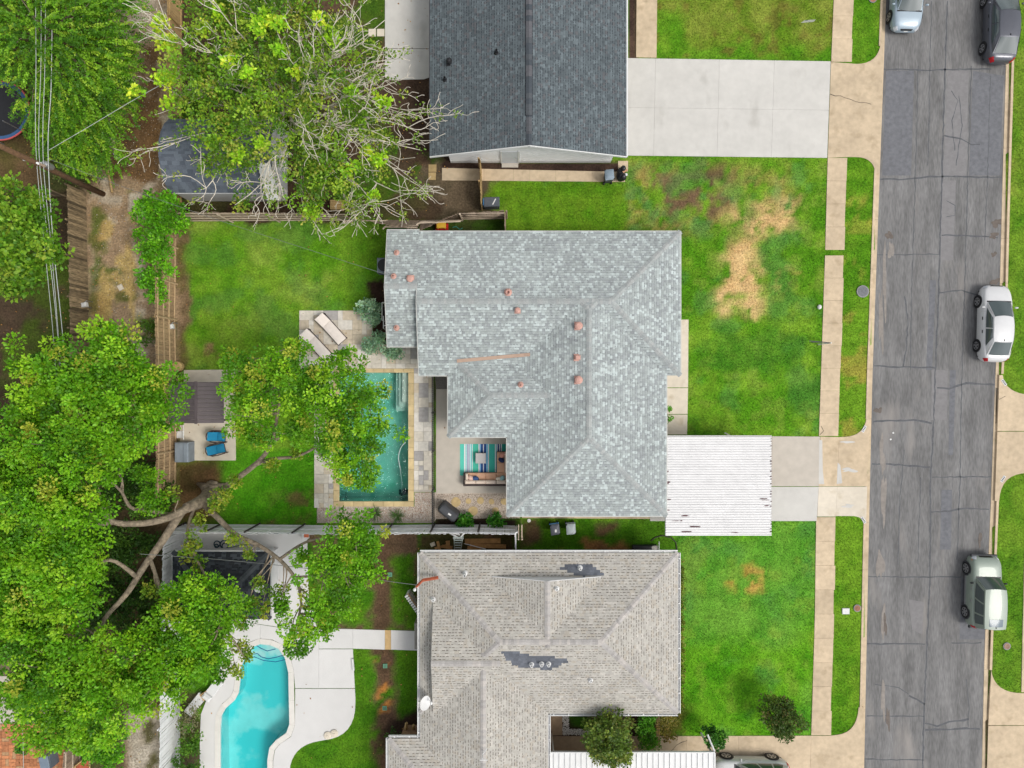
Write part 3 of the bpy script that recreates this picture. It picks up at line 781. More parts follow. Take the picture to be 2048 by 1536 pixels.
# ------------------------------------------------------------------ pools and stone decks
def water_mat(name, density, color, ripple):
    m = bpy.data.materials.new(name); m.use_nodes = True
    n = m.node_tree.nodes; l = m.node_tree.links; n.clear()
    out = n.new('ShaderNodeOutputMaterial')
    tr = n.new('ShaderNodeBsdfTransparent'); gl = n.new('ShaderNodeBsdfGlossy'); gl.inputs['Roughness'].default_value = 0.05
    fr = n.new('ShaderNodeFresnel'); fr.inputs['IOR'].default_value = 1.33
    mx = n.new('ShaderNodeMixShader')
    geo = n.new('ShaderNodeNewGeometry')
    t = n.new('ShaderNodeTexNoise'); t.inputs['Scale'].default_value = 2.6; t.inputs['Detail'].default_value = 4; t.inputs['Distortion'].default_value = 1.5
    l.new(geo.outputs['Position'], t.inputs['Vector'])
    bp = n.new('ShaderNodeBump'); bp.inputs['Strength'].default_value = ripple; bp.inputs['Distance'].default_value = 0.25
    l.new(t.outputs['Fac'], bp.inputs['Height'])
    l.new(bp.outputs[0], gl.inputs['Normal']); l.new(bp.outputs[0], fr.inputs['Normal'])
    l.new(fr.outputs[0], mx.inputs['Fac']); l.new(tr.outputs[0], mx.inputs[1]); l.new(gl.outputs[0], mx.inputs[2])
    l.new(mx.outputs[0], out.inputs['Surface'])
    va = n.new('ShaderNodeVolumeAbsorption'); va.inputs['Density'].default_value = density; va.inputs['Color'].default_value = (*color, 1)
    l.new(va.outputs[0], out.inputs['Volume'])
    return m

def pool(name, label, poly, zfun, plaster, water, base_px):
    t = thing(name, label, 'swimming pool', W(*base_px))
    P = [W2(*p) for p in poly]; n = len(P)
    ar = sum(P[i][0] * P[(i + 1) % n][1] - P[(i + 1) % n][0] * P[i][1] for i in range(n))
    if ar < 0: P = P[::-1]
    zb = [zfun(p[1]) for p in P]
    v = [(x, y, -0.02) for x, y in P] + [(x, y, z) for (x, y), z in zip(P, zb)]
    f = [((i + 1) % n, i, n + i, n + (i + 1) % n) for i in range(n)] + [tuple(range(n, 2 * n))]
    MB().add(v, f).build('basin', plaster, t)
    c = np.mean(P, axis=0)
    Q = [tuple(np.array(p) + (c - np.array(p)) / np.linalg.norm(c - np.array(p)) * 0.004) for p in P]
    v = [(x, y, z + 0.012) for (x, y), z in zip(Q, zb)] + [(x, y, -0.09) for x, y in Q]
    f = [tuple(range(n - 1, -1, -1)), tuple(range(n, 2 * n))] + [(i, (i + 1) % n, n + (i + 1) % n, n + i) for i in range(n)]
    MB().add(v, f).build('water', water, t)
    return t

m_plaster1 = M('pool_plaster', C(196, 222, 204), 0.8, 0.14, 1.3, var2=0.16, scale2=0.5, stain=(1.0, 0.44, 0.66, C(150, 200, 176)))
m_plaster2 = M('light_pool_plaster', C(226, 238, 236), 0.8, 0.05, 2, var2=0.06, scale2=0.6, stain=(0.35, 0.5, 0.56, C(120, 222, 224)))
pool1 = pool('swimming_pool', 'rectangular teal pool with golden stone coping and corner steps', POOL1, lambda y: -1.25 + (y - 0.7) / 7.8 * 0.55 - 0.1, m_plaster1,
             water_mat('teal_water', 0.32, (0.05, 0.94, 0.90), 0.5), (748, 874))
m_step = M('pool_step', C(206, 220, 208), 0.8, 0.06, 3)
for k_, (x0_, y1_, zt) in enumerate(((788, 823, -0.75), (795, 814, -0.50), (803, 805, -0.26))):
    a, b = W2(x0_, y1_), W2(816.8, 745.2)
    MB().box((a[0], a[1], -1.2), (b[0], b[1], zt)).build('step', m_step, pool1)
m_coping = M('golden_coping', C(220, 196, 148), 0.8, 0.12, 2.5, rand=0.12, bump=0.3, var2=0.1)
def coping_row(x0, y0, x1, y1, n, horiz):
    for i in range(n):
        if horiz: q = rc(x0 + (x1 - x0) * i / n, y0, x0 + (x1 - x0) * (i + 1) / n, y1)
        else: q = rc(x0, y0 + (y1 - y0) * i / n, x1, y0 + (y1 - y0) * (i + 1) / n)
        slab('coping_stone', q, m_coping, pool1, -0.12, 0.045, 0.2)
coping_row(667, 737, 828, 745.5, 8, True); coping_row(667, 1002.5, 828, 1013, 8, True)
coping_row(667, 745.7, 678.5, 1002.3, 12, False); coping_row(816.5, 745.7, 828, 1002.3, 12, False)

pool2 = pool('swimming_pool', 'kidney shaped turquoise pool with white coping beside the white deck', POOL2, lambda y: -1.25 + (y + 22) * 0.055, m_plaster2,
             water_mat('turquoise_water', 0.55, (0.02, 0.975, 0.985), 0.06), (510, 1400))
m_cop2 = M('white_coping', C(232, 228, 220), 0.8, 0.05, 3, rand=0.03)
o2 = off_poly(POOL2, 11); n2_ = len(POOL2)
for i in range(n2_):
    if i == 11: continue
    j = (i + 1) % n2_
    slab('coping_stone', [POOL2[i], POOL2[j], o2[j], o2[i]], m_cop2, pool2, -0.12, 0.05, 0.12)
m_tile_blue = M('blue_tile', (0.01, 0.09, 0.25), 0.5, 0.1, 3)
for pts in ([(488, 1327), (498, 1316), (508, 1314), (516, 1321), (530, 1325), (545, 1322), (560, 1318)], [(505, 1297), (516, 1304), (528, 1309), (545, 1305)], [(500, 1320), (520, 1328), (545, 1331), (566, 1326)]):
    strip_mesh(MB(), pts, 1.6, -0.55).build('step_edge_tile', m_tile_blue, pool2)
def pool_step2(poly, zt): MB().prism([W2(*p) for p in poly], -1.4, zt).build('step', m_plaster2, pool2)
pool_step2([(488, 1327), (498, 1318), (508, 1316), (516, 1322), (530, 1327), (545, 1325), (566, 1318), (555, 1298), (541, 1291), (521, 1289), (506, 1295), (494, 1310)], -0.56)
for x_, y_ in ((522, 1410), (531, 1418)):
    MB().lathe([(0.07, 0), (0.11, 0.03), (0.09, 0.07), (0.02, 0.08)], *W2(x_, y_), 12, z0=-1.32).build('drain_cover', m_darkgrey, pool2)

m_trav = [M('travertine', C(226, 217, 202), 0.85, 0.12, 5, rand=0.07, bump=0.2, var2=0.06), M('travertine_tan', C(214, 199, 176), 0.85, 0.14, 5, rand=0.06, bump=0.2),
          M('travertine_grey', C(186, 181, 178), 0.85, 0.14, 5, rand=0.08, bump=0.2), M('travertine_pale', C(236, 229, 218), 0.85, 0.1, 5, rand=0.05, bump=0.2)]
deck_c = structure('pool_deck', 'cream and grey travertine pavers around the rectangular pool', (720, 680))
_pm = {}
def paver(cx, cy, w, h, par, mats, wts):
    mt = random.choices(range(len(mats)), wts)[0]
    key = (w, h, mt)
    if key not in _pm:
        me = MB().rbox(0, 0, 0, w / S - 0.012, h / S - 0.012, 0.05, 0, bev=0.006).mesh('paver'); me.materials.append(mats[mt]); _pm[key] = me
    p = W(cx, cy)
    o = inst('paver', _pm[key], par, (p[0], p[1], -0.012 + random.uniform(-0.002, 0.003)))
    o.rotation_euler = (0, 0, random.uniform(-0.004, 0.004))
def fill_pavers(x0, y0, x1, y1, cell, par, mats, wts, inside, sizes):
    nx, ny = int(round((x1 - x0) / cell)), int(round((y1 - y0) / cell))
    used = np.zeros((nx, ny), bool)
    cx_ = lambda i: x0 + (i + 0.5) * cell
    cy_ = lambda j: y0 + (j + 0.5) * cell
    ok = np.array([[inside(cx_(i), cy_(j)) for j in range(ny)] for i in range(nx)])
    used |= ~ok
    for j in range(ny):
        for i in range(nx):
            if used[i, j]: continue
            opts = [s_ for s_ in sizes if i + s_[0] <= nx and j + s_[1] <= ny and not used[i:i + s_[0], j:j + s_[1]].any()]
            a, b = random.choice(opts) if opts else (1, 1)
            used[i:i + a, j:j + b] = True
            paver(x0 + (i + a / 2) * cell, y0 + (j + b / 2) * cell, round(a * cell, 2), round(b * cell, 2), par, mats, wts)
SZ = [(1, 1), (2, 1), (1, 2), (2, 2), (3, 2), (2, 3), (2, 2)]
fill_pavers(598.6, 621, 838.5, 737, 9.67, deck_c, m_trav, (6, 3, 0.8, 4), lambda x, y: not (x > 745 and y < 690) or (y > 655 and x < 748), SZ)
fill_pavers(628.5, 737, 667, 1013, 9.6, deck_c, m_trav, (5, 3, 1.5, 4), lambda x, y: True, SZ)
fill_pavers(828, 737, 867, 984, 9.7, deck_c, m_trav, (6, 2, 2.2, 5), lambda x, y: True, SZ)
COVER += [rc(598, 620, 840, 737), rc(628, 737, 870, 1013)]
slab('mortar_bed', rc(599.5, 621.5, 745, 737), m_conc_grey, deck_c, -0.1, 0.012, 0, cover=False)
slab('mortar_bed', rc(745, 690, 838, 737), m_conc_grey, deck_c, -0.1, 0.012, 0, cover=False)
slab('mortar_bed', rc(629, 737, 667, 1012.5), m_conc_grey, deck_c, -0.1, 0.012, 0, cover=False)
slab('mortar_bed', rc(828, 737, 866.5, 984), m_conc_grey, deck_c, -0.1, 0.012, 0, cover=False)

# gravel: uncountable pebbles
def pebbles(name, label, regions, dens, size, palette, excl=(), z=0.0):
    pts = []
    for x0, y0, x1, y1 in regions:
        n = int((x1 - x0) * (y1 - y0) / S / S * dens)
        pts.append(np.column_stack([rng.uniform(x0, x1, n), rng.uniform(y0, y1, n)]))
    p = np.vstack(pts)
    for e in excl: p = p[sdist(e, p[:, 0], p[:, 1]) < 0]
    n = len(p)
    c = np.column_stack([(p[:, 0] - 1024) / S, (768 - p[:, 1]) / S, rng.uniform(0, size * 0.5, n) + z])
    octv = np.array([(1, 0, 0), (0.2, 1, 0), (-1, 0.1, 0), (-0.1, -1, 0), (0, 0, 0.75)])
    sc = rng.uniform(0.5, 1.2, (n, 1, 1)) * size
    a = rng.uniform(0, 6.28, n); ca, sa = np.cos(a), np.sin(a)
    v = octv[None] * sc * np.array([1, 0.8, 0.8])
    vx = v[..., 0] * ca[:, None] - v[..., 1] * sa[:, None]; vy = v[..., 0] * sa[:, None] + v[..., 1] * ca[:, None]
    V = np.stack([vx + c[:, :1], vy + c[:, 1:2], v[..., 2] + c[:, 2:3]], -1).reshape(-1, 3)
    F = (np.array([(0, 1, 4), (1, 2, 4), (2, 3, 4), (3, 0, 4)])[None] + 5 * np.arange(n)[:, None, None]).reshape(-1, 3)
    pal = np.array([C(*q) for q in palette]); cc = pal[rng.integers(0, len(pal), n)] * rng.uniform(0.75, 1.2, (n, 1))
    o = link(name, make_mesh(name, V, F, np.repeat(cc, 5, axis=0)), m_pebble)
    return tag(o, label, 'gravel', kind='stuff')
m_pebble = M('pebble', (0.5, 0.45, 0.4), 0.8, 0.1, 9, attr=True)
m_gravelbase = M('gravel_base', C(212, 197, 180), 0.95, 0.35, 22, bump=1.0, bscale=30)
gbed = structure('gravel_bed', 'pale gravel bed between the pool and the white fence', (830, 1010))
slab('gravel_sheet', [(634, 1013), (829, 1013), (829, 985), (1040, 985), (1040, 1036), (872, 1038), (868, 1046), (634, 1046)], m_gravelbase, gbed, -0.1, 0.004, 0)
slab('gravel_sheet', [(870, 750), (900, 750), (900, 778), (872, 778)], M('dark_gravel', C(132, 126, 120), 0.95, 0.35, 25, bump=1.0), gbed, -0.1, 0.006, 0)
PEBC = [(226, 214, 202), (214, 190, 176), (200, 184, 172), (178, 160, 148), (236, 230, 222), (190, 150, 134)]
pebbles('gravel', 'white and pink pebbles spread beside the pool coping', [(634, 1014, 867, 1044), (829, 985, 867, 1014)], 420, 0.035, PEBC, z=0.006)
pebbles('gravel', 'mixed brown pebbles around the round stepping stones', [(873, 988, 1036, 1037)], 420, 0.032, [(196, 176, 158), (170, 150, 132), (214, 200, 184), (140, 124, 112)], z=0.006)
pebbles('gravel', 'white pebbles edging the shaded entry bed', [(1125, 1424, 1138, 1470), (1138, 1458, 1180, 1470)], 700, 0.045, [(236, 232, 226), (220, 214, 206)], z=0.0)
pebbles('gravel', 'loose pale stones scattered along the alley', [(225, 60, 330, 400), (190, 400, 345, 700), (255, 1390, 330, 1560)], 16, 0.032, [(206, 198, 186), (180, 168, 150), (150, 134, 112)])

# ------------------------------------------------------------------ houses with shingle roofs
m_shingle = M('shingle', (0.4, 0.4, 0.4), 0.92, 0.12, 14, attr=True, spec=0.15, var2=0.07, scale2=0.7)
m_wall_brick = M('painted_brick', C(208, 202, 192), 0.9, 0.1, 8, bump=0.3)
m_wall_white = M('white_siding', C(236, 236, 234), 0.6, 0.04, 2)

class Roof:
    def __init__(s, pitch, expo, tab, palette, wts, dash, dashp, cap, seed=1, patches=(), rowdark=0.97):
        s.rowdark = rowdark  # shadow line between courses, painted into each tab's upper strip
        s.pitch, s.expo, s.tab, s.pal, s.wts, s.dash, s.dashp, s.cap = pitch, expo, tab, [np.array(C(*p)) for p in palette], wts, (np.array(C(*dash)) if dash else None), dashp, [np.array(C(*c)) for c in cap]
        s.V = []; s.F = []; s.K = []; s.n = 0
        s.base = MB(); s.capmb = MB(); s.wings = []; s.eaves = []; s.rakes = []
        s.rnd = random.Random(seed); s.patches = patches
    def quad(s, a, b, c, d, k):
        s.V += [a, b, c, d]; s.F.append((s.n, s.n + 1, s.n + 2, s.n + 3)); s.K.append(k); s.n += 4
    def height(s, x, y):
        z = -1
        for w in s.wings:
            if w['x0'] - 1e-6 <= x <= w['x1'] + 1e-6 and w['y0'] - 1e-6 <= y <= w['y1'] + 1e-6:
                ds = [x - w['x0'] if w['h'][0] else 1e9, w['x1'] - x if w['h'][1] else 1e9, y - w['y0'] if w['h'][2] else 1e9, w['y1'] - y if w['h'][3] else 1e9]
                z = max(z, w['ze'] + s.pitch * min(ds))
        return z
    def at(s, px, py, dz=0.0):
        z = 3.2
        for _ in range(12):
            x, y = W2(px, py, z); h = s.height(x, y)
            z = h if h > 0 else 2.6
        x, y = W2(px, py, z)
        return (x, y, z + dz)
    def plane(s, poly, p0, u, n_, ze, zmin=None):
        """poly world xy; p0 a point on the eave; u along the eave; n_ inward"""
        P = [((q[0] - p0[0]) * u[0] + (q[1] - p0[1]) * u[1], (q[0] - p0[0]) * n_[0] + (q[1] - p0[1]) * n_[1]) for q in poly]
        def pt(a, d, lift): return (p0[0] + u[0] * a + n_[0] * d, p0[1] + u[1] * a + n_[1] * d, ze + s.pitch * d + lift)
        if zmin is None: s.base.add([pt(a, d, -0.012) for a, d in P], [tuple(range(len(P)))])
        dm = max(p[1] for p in P)
        e = s.expo / math.sqrt(1 + s.pitch ** 2)
        def span(d):
            xs = []
            for i in range(len(P)):
                (a0, d0), (a1, d1) = P[i], P[(i + 1) % len(P)]
                if (d0 > d) != (d1 > d): xs.append(a0 + (d - d0) / (d1 - d0) * (a1 - a0))
            return (min(xs), max(xs)) if len(xs) >= 2 else None
        flip = u[0] * n_[1] - u[1] * n_[0] < 0
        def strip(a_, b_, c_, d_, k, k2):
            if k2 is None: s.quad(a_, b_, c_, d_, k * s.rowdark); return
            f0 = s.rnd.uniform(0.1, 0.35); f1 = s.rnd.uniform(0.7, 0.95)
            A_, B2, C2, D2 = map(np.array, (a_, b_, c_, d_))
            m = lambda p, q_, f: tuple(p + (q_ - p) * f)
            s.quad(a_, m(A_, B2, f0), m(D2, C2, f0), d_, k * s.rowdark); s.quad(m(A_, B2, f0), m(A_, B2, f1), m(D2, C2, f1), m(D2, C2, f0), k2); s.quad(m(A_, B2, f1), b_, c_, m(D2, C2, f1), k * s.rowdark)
        r = 0; rnd = s.rnd
        while r * e < dm - 0.02:
            d0, d1 = r * e, min((r + 1) * e, dm); r += 1
            A, B = span(d0 + 1e-4), span(d1 - 1e-4)
            if A is None or B is None: continue
            if zmin is not None and ze + s.pitch * d1 < zmin: continue
            a = min(A[0], B[0]) - rnd.random() * s.tab[1]; end = max(A[1], B[1])
            sw = rnd.uniform(-0.004, 0.004)
            while a < end:
                b = a + rnd.uniform(*s.tab)
                l0, l1 = max(a, A[0]), min(b, A[1]); h0, h1 = max(a, B[0]), min(b, B[1])
                a = b
                if l1 <= l0 and h1 <= h0: continue
                l1 = max(l0, l1) if l0 <= A[1] else l0; 
                l0, l1 = min(max(l0, A[0]), A[1]), min(max(l1, A[0]), A[1]); h0, h1 = min(max(h0, B[0]), B[1]), min(max(h1, B[0]), B[1])
                k = rnd.choices(s.pal, s.wts)[0] * rnd.uniform(0.93, 1.07)
                mid = pt((l0 + l1) / 2, (d0 + d1) / 2, 0)
                dark = False
                for pp, pk in s.patches:
                    if sdist(pp, np.array([mid[0]]), np.array([mid[1]]))[0] > 0:
                        k = np.array(C(*pk)) * rnd.uniform(0.8, 1.2); dark = True
                lf = 0.010 + rnd.uniform(0, 0.008)
                f = 0.74
                q = [pt(l0, d0 + sw, lf), pt(l1, d0 + sw, lf), pt(l1 + (h1 - l1) * f, d0 + (d1 - d0) * f, 0.004 + lf * 0.3), pt(l0 + (h0 - l0) * f, d0 + (d1 - d0) * f, 0.004 + lf * 0.3),
                     pt(h1, d1 + 0.01, 0.003), pt(h0, d1 + 0.01, 0.003)]
                k2 = s.dash * rnd.uniform(0.8, 1.25) if (s.dash is not None and not dark and rnd.random() < s.dashp) else None  # dark dash: printed shadow band, with the slot's shade put into its colour
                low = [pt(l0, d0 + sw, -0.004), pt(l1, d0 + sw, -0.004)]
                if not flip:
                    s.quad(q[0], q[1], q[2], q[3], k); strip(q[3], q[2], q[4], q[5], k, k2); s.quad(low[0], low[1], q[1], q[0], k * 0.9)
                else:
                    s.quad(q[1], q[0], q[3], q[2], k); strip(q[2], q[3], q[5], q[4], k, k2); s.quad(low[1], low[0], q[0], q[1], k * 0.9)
    def caps(s, a, b, width=0.30, lift=0.02):
        """cap shingles from the low end a to the high end b (3-d points)"""
        a, b = np.array(a), np.array(b); L = np.linalg.norm(b - a)
        d = (b - a) / L; side = np.array([-d[1], d[0], 0]); side /= np.linalg.norm(side)
        n = max(2, int(L / 0.15))
        for i in range(n):
            p = a + d * (L * i / n); q = a + d * (L * (i + 1.12) / n)
            k = s.rnd.choice(s.cap) * s.rnd.uniform(0.93, 1.07)
            up = np.array([0, 0, 1]); w = width / 2; dz = w * s.pitch * 0.85
            v = [p - side * w + up * (lift + 0.012 - dz), p + up * (lift + 0.022), p + side * w + up * (lift + 0.012 - dz),
                 q - side * w + up * (lift - dz), q + up * (lift + 0.010), q + side * w + up * (lift - dz)]
            s.capmb.add(v, [(1, 0, 3, 4), (2, 1, 4, 5)], tuple(k))
    def wing(s, x0, y0, x1, y1, ze, axis, hips, rows=(True, True), zmin_n=None, world=False):
        """eave-level photo px box; hips=(low end, high end): x axis west,east; y axis south,north"""
        if world: X0, Yb, X1, Yt = x0, y0, x1, y1
        else:
            X0, Yt = W2(x0, y0, ze); X1, Yb = W2(x1, y1, ze)
        pit = s.pitch
        if axis == 'x':
            h = (Yt - Yb) / 2; ym = (Yt + Yb) / 2; zr = ze + pit * h
            a = X0 + h if hips[0] else X0; b = X1 - h if hips[1] else X1
            s.wings.append(dict(x0=X0, x1=X1, y0=Yb, y1=Yt, ze=ze, h=(hips[0], hips[1], True, True)))
            s.plane([(X0, Yb), (X1, Yb), (b, ym), (a, ym)], (X0, Yb), (1, 0), (0, 1), ze)
            s.plane([(X1, Yt), (X0, Yt), (a, ym), (b, ym)], (X1, Yt), (-1, 0), (0, -1), ze)
            if hips[0]: s.plane([(X0, Yt), (X0, Yb), (a, ym)], (X0, Yt), (0, -1), (1, 0), ze); s.caps((X0, Yt, ze), (a, ym, zr)); s.caps((X0, Yb, ze), (a, ym, zr))
            else: s.rakes.append(((X0, Yb, ze), (X0, ym, zr), (X0, Yt, ze)))
            if hips[1]: s.plane([(X1, Yb), (X1, Yt), (b, ym)], (X1, Yb), (0, 1), (-1, 0), ze); s.caps((X1, Yt, ze), (b, ym, zr)); s.caps((X1, Yb, ze), (b, ym, zr))
            else: s.rakes.append(((X1, Yb, ze), (X1, ym, zr), (X1, Yt, ze)))
            if b - a > 0.3: s.caps((a, ym, zr), (b, ym, zr))
        else:
            h = (X1 - X0) / 2; xm = (X0 + X1) / 2; zr = ze + pit * h
            a = Yb + h if hips[0] else Yb; b = Yt - h if hips[1] else Yt
            s.wings.append(dict(x0=X0, x1=X1, y0=Yb, y1=Yt, ze=ze, h=(True, True, hips[0], hips[1])))
            s.plane([(X1, Yb), (X1, Yt), (xm, b), (xm, a)], (X1, Yb), (0, 1), (-1, 0), ze)
            s.plane([(X0, Yt), (X0, Yb), (xm, a), (xm, b)], (X0, Yt), (0, -1), (1, 0), ze)
            if hips[0]: s.plane([(X0, Yb), (X1, Yb), (xm, a)], (X0, Yb), (1, 0), (0, 1), ze); s.caps((X0, Yb, ze), (xm, a, zr)); s.caps((X1, Yb, ze), (xm, a, zr))
            else: s.rakes.append(((X0, Yb, ze), (xm, Yb, zr), (X1, Yb, ze)))
            if hips[1]:
                s.plane([(X1, Yt), (X0, Yt), (xm, b)], (X1, Yt), (-1, 0), (0, -1), ze, zmin=zmin_n)
                if zmin_n is None: s.caps((X0, Yt, ze), (xm, b, zr)); s.caps((X1, Yt, ze), (xm, b, zr))
                else:
                    f = (zmin_n - ze) / (zr - ze)
                    for xe in (X0, X1): s.caps((xe + (xm - xe) * f, Yt + (b - Yt) * f, zmin_n), (xm, b, zr))
            else: s.rakes.append(((X0, Yt, ze), (xm, Yt, zr), (X1, Yt, ze)))
            if b - a > 0.3: s.caps((xm, a, zr), (xm, b, zr))
        return X0, Yb, X1, Yt, zr
    def finish(s, house, basemat):
        r = s.base.build('roof', basemat, house)
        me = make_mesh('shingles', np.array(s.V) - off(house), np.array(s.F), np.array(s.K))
        o = link('shingles', me, m_shingle, r); tag(o, kind='stuff')
        c = s.capmb.build('ridge_cap', m_shingle, r, use_col=True); tag(c, kind='stuff')
        return r

def wall_box(house, px, ze, inset, mat, z0=-0.05, world=None):
    if world is None:
        x0, y0, x1, y1 = px
        X0, Yt = W2(x0, y0, ze); X1, Yb = W2(x1, y1, ze)
    else: X0, Yb, X1, Yt = world
    i = inset
    return MB().box((X0 + i, Yb + i, z0), (X1 - i, Yt - i, ze - 0.02)).build('wall', mat, house)

def gable_fill(house, rake, inset, mat, outward, name='gable_wall'):
    """triangle of wall under a rake, set back from the roof edge"""
    a, r, b = [np.array(p) for p in rake]
    o = np.array(outward) * -inset
    t = np.array(outward) * -0.12
    sh = (r - (a + b) / 2)
    k = 0.9
    m = (a + b) / 2
    A = m + (a - m) * k; B = m + (b - m) * k; Rr = m + (r - m) * k; Rr[2] = r[2] - 0.06
    A[2] -= 0.03; B[2] -= 0.03
    v = [A + o, B + o, Rr + o, A + o + t, B + o + t, Rr + o + t]
    return MB().add(v, [(0, 1, 2), (5, 4, 3), (0, 3, 4, 1), (1, 4, 5, 2), (2, 5, 3, 0)]).build(name, mat, house)

def fascia(house, pts, h, th, mat, name='fascia', gutter=False):
    """board along a 3-d polyline just outside the eave"""
    for a, b in zip(pts[:-1], pts[1:]):
        a, b = np.array(a, float), np.array(b, float)
        d = (b - a); L = np.linalg.norm(d[:2]); d = d / np.linalg.norm(d)
        s_ = np.array([d[1], -d[0], 0]); s_ /= np.linalg.norm(s_)
        a2, b2 = a - d * th * 0.5, b + d * th * 0.5
        v = [a2 + (0, 0, -h), b2 + (0, 0, -h), b2 + s_ * th + (0, 0, -h), a2 + s_ * th + (0, 0, -h), a2, b2, b2 + s_ * th, a2 + s_ * th]
        MB().add(v, [(0, 3, 2, 1), (4, 5, 6, 7), (0, 1, 5, 4), (1, 2, 6, 5), (2, 3, 7, 6), (3, 0, 4, 7)]).build(name, mat, house)

def round_vent(roof, p, r, h, mat=m_copper, cap=True):
    x, y, z = p
    mb = MB().lathe([(r * 0.62, -0.12), (r * 0.62, h * 0.6), (r, h * 0.62), (r * 0.98, h * 0.8), (r * 0.6, h), (0.01, h * 1.04)], x, y, 16, z0=z)
    mb.rbox(x, y, z - 0.02, r * 2.1, r * 2.1, 0.05, 0)
    return mb.build('roof_vent', mat, roof, smooth=False)
def pipe_vent(roof, p, r, h, mat, flare=1.6):
    x, y, z = p
    mb = MB().lathe([(r * flare * 1.4, -0.05), (r * flare, 0.05), (r, 0.10), (r, h), (r * 0.7, h), (r * 0.6, h * 0.6)], x, y, 10, z0=z)
    return mb.build('vent_pipe', mat, roof)
def box_vent(roof, p, w, h, mat):
    mb = MB().rbox(p[0], p[1], p[2] - 0.1, w, w * 0.85, h + 0.1, 0, bev=0.05)
    mb.rbox(p[0], p[1], p[2] - 0.02, w * 1.4, w * 1.3, 0.05)
    return mb.build('roof_vent', mat, roof)

# --- the grey-roofed house in the middle
ZE = 2.6
hc = thing('brick_house', 'large house with speckled grey shingle roof and copper coloured vents', 'house', W(1130, 700))
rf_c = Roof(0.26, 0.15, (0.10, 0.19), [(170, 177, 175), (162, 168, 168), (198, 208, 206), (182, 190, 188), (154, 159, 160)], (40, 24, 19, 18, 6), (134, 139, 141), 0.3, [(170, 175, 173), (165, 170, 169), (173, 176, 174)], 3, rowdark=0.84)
A_ = rf_c.wing(838, 463, 1361, 751, ZE, 'x', (False, True))
B_ = rf_c.wing(775, 460, 838, 693, ZE, 'x', (False, False))
C_ = rf_c.wing(1014, 463, 1333, 1032, ZE, 'y', (True, True), zmin_n=A_[4] - 0.02)
D_ = rf_c.wing(896, 706, 1180, 874, ZE, 'x', (True, False))
m_roof_grey = M('grey_underlay', C(140, 142, 144), 0.9, 0.1, 3)
roof_c = rf_c.finish(hc, m_roof_grey)
for w_ in ((A_, 0.4), (B_, 0.35), (C_, 0.42), (D_, 0.38)):
    X0, Yb, X1, Yt, zr = w_[0]; i = w_[1]
    if w_[0] is D_: X1 = X1 - 2.0
    MB().box((X0 + i, Yb + i, -0.05), (X1 - i + (0.8 if w_[0] is B_ else 0), Yt - i - (0.002 if w_[0] is C_ else 0), ZE - 0.05)).build('wall', m_wall_brick, hc)
gable_fill(hc, rf_c.rakes[0], 0.06, m_wall_brick, (-1, 0, 0))
gable_fill(hc, ((B_[0], B_[1], ZE), (B_[0], (B_[1] + B_[3]) / 2, B_[4]), (B_[0], B_[3], ZE)), 0.3, m_wall_brick, (-1, 0, 0))
m_fascia_g = M('pale_drip_edge', C(206, 206, 200), 0.5, 0.06, 3)
e = ZE - 0.005
fascia(hc, [(B_[2], B_[1], e), (B_[0], B_[1], e)][::-1], 0.16, 0.05, m_fascia_g)
fascia(hc, [(A_[2], A_[3], e), (A_[0], A_[3], e)], 0.16, 0.05, m_fascia_g); fascia(hc, [(B_[2], B_[3] + 0.0, e), (B_[0], B_[3], e)], 0.16, 0.05, m_fascia_g)
fascia(hc, [(A_[2], A_[1], e), (A_[2], A_[3], e)], 0.16, 0.05, m_fascia_g); fascia(hc, [(C_[2], C_[1], e), (C_[2], A_[1], e)], 0.16, 0.05, m_fascia_g)
fascia(hc, [(C_[0], C_[1], e), (C_[2], C_[1], e)], 0.16, 0.05, m_fascia_g); fascia(hc, [(C_[0], D_[1], e), (C_[0], C_[1], e)], 0.16, 0.05, m_fascia_g)
fascia(hc, [(D_[0], D_[1], e), (C_[0], D_[1], e)], 0.16, 0.05, m_fascia_g); fascia(hc, [(D_[0], A_[1], e), (D_[0], D_[1], e)], 0.16, 0.05, m_fascia_g)
fascia(hc, [(A_[0], A_[1], e), (D_[0], A_[1], e)], 0.16, 0.05, m_fascia_g)
for rk in (rf_c.rakes[0], ((B_[0], B_[1], ZE), (B_[0], (B_[1] + B_[3]) / 2, B_[4]), (B_[0], B_[3], ZE))):
    fascia(hc, [rk[2], rk[1], rk[0]], 0.16, 0.045, m_fascia_g, 'rake_board')
for px_, py_, r_, h_ in ((821, 558, 0.20, 0.24), (1157, 652, 0.22, 0.28), (1157, 760, 0.22, 0.28), (1035, 621, 0.16, 0.28)):
    round_vent(roof_c, rf_c.at(px_, py_), r_, h_)
for px_, py_ in ((793, 506), (787, 553), (793, 655), (1041, 770)):
    pipe_vent(roof_c, rf_c.at(px_, py_), 0.075, 0.3, m_copper, 2.0)
pipe_vent(roof_c, rf_c.at(1016, 586), 0.13, 0.35, m_copper, 1.5)
box_vent(roof_c, rf_c.at(1155, 715), 0.30, 0.22, m_copper)
m_flash = M('tan_flashing', C(186, 158, 138), 0.7, 0.08, 4)
a, b = np.array(rf_c.at(914, 722, 0.035)), np.array(rf_c.at(1060, 709, 0.035))
mb = MB(); pr = []
for i in range(13):
    t = i / 12; px_, py_ = 914 + 146 * t, 722 - 13 * t
    pr.append([np.array(rf_c.at(px_, py_ - 3.4, 0.04)), np.array(rf_c.at(px_, py_ + 3.4, 0.045))])
mb.grid(pr).build('flashing_strip', m_flash, roof_c)
st = MB(); dd = (b - a) / np.linalg.norm(b - a); zz = rf_c.at(860, 575)
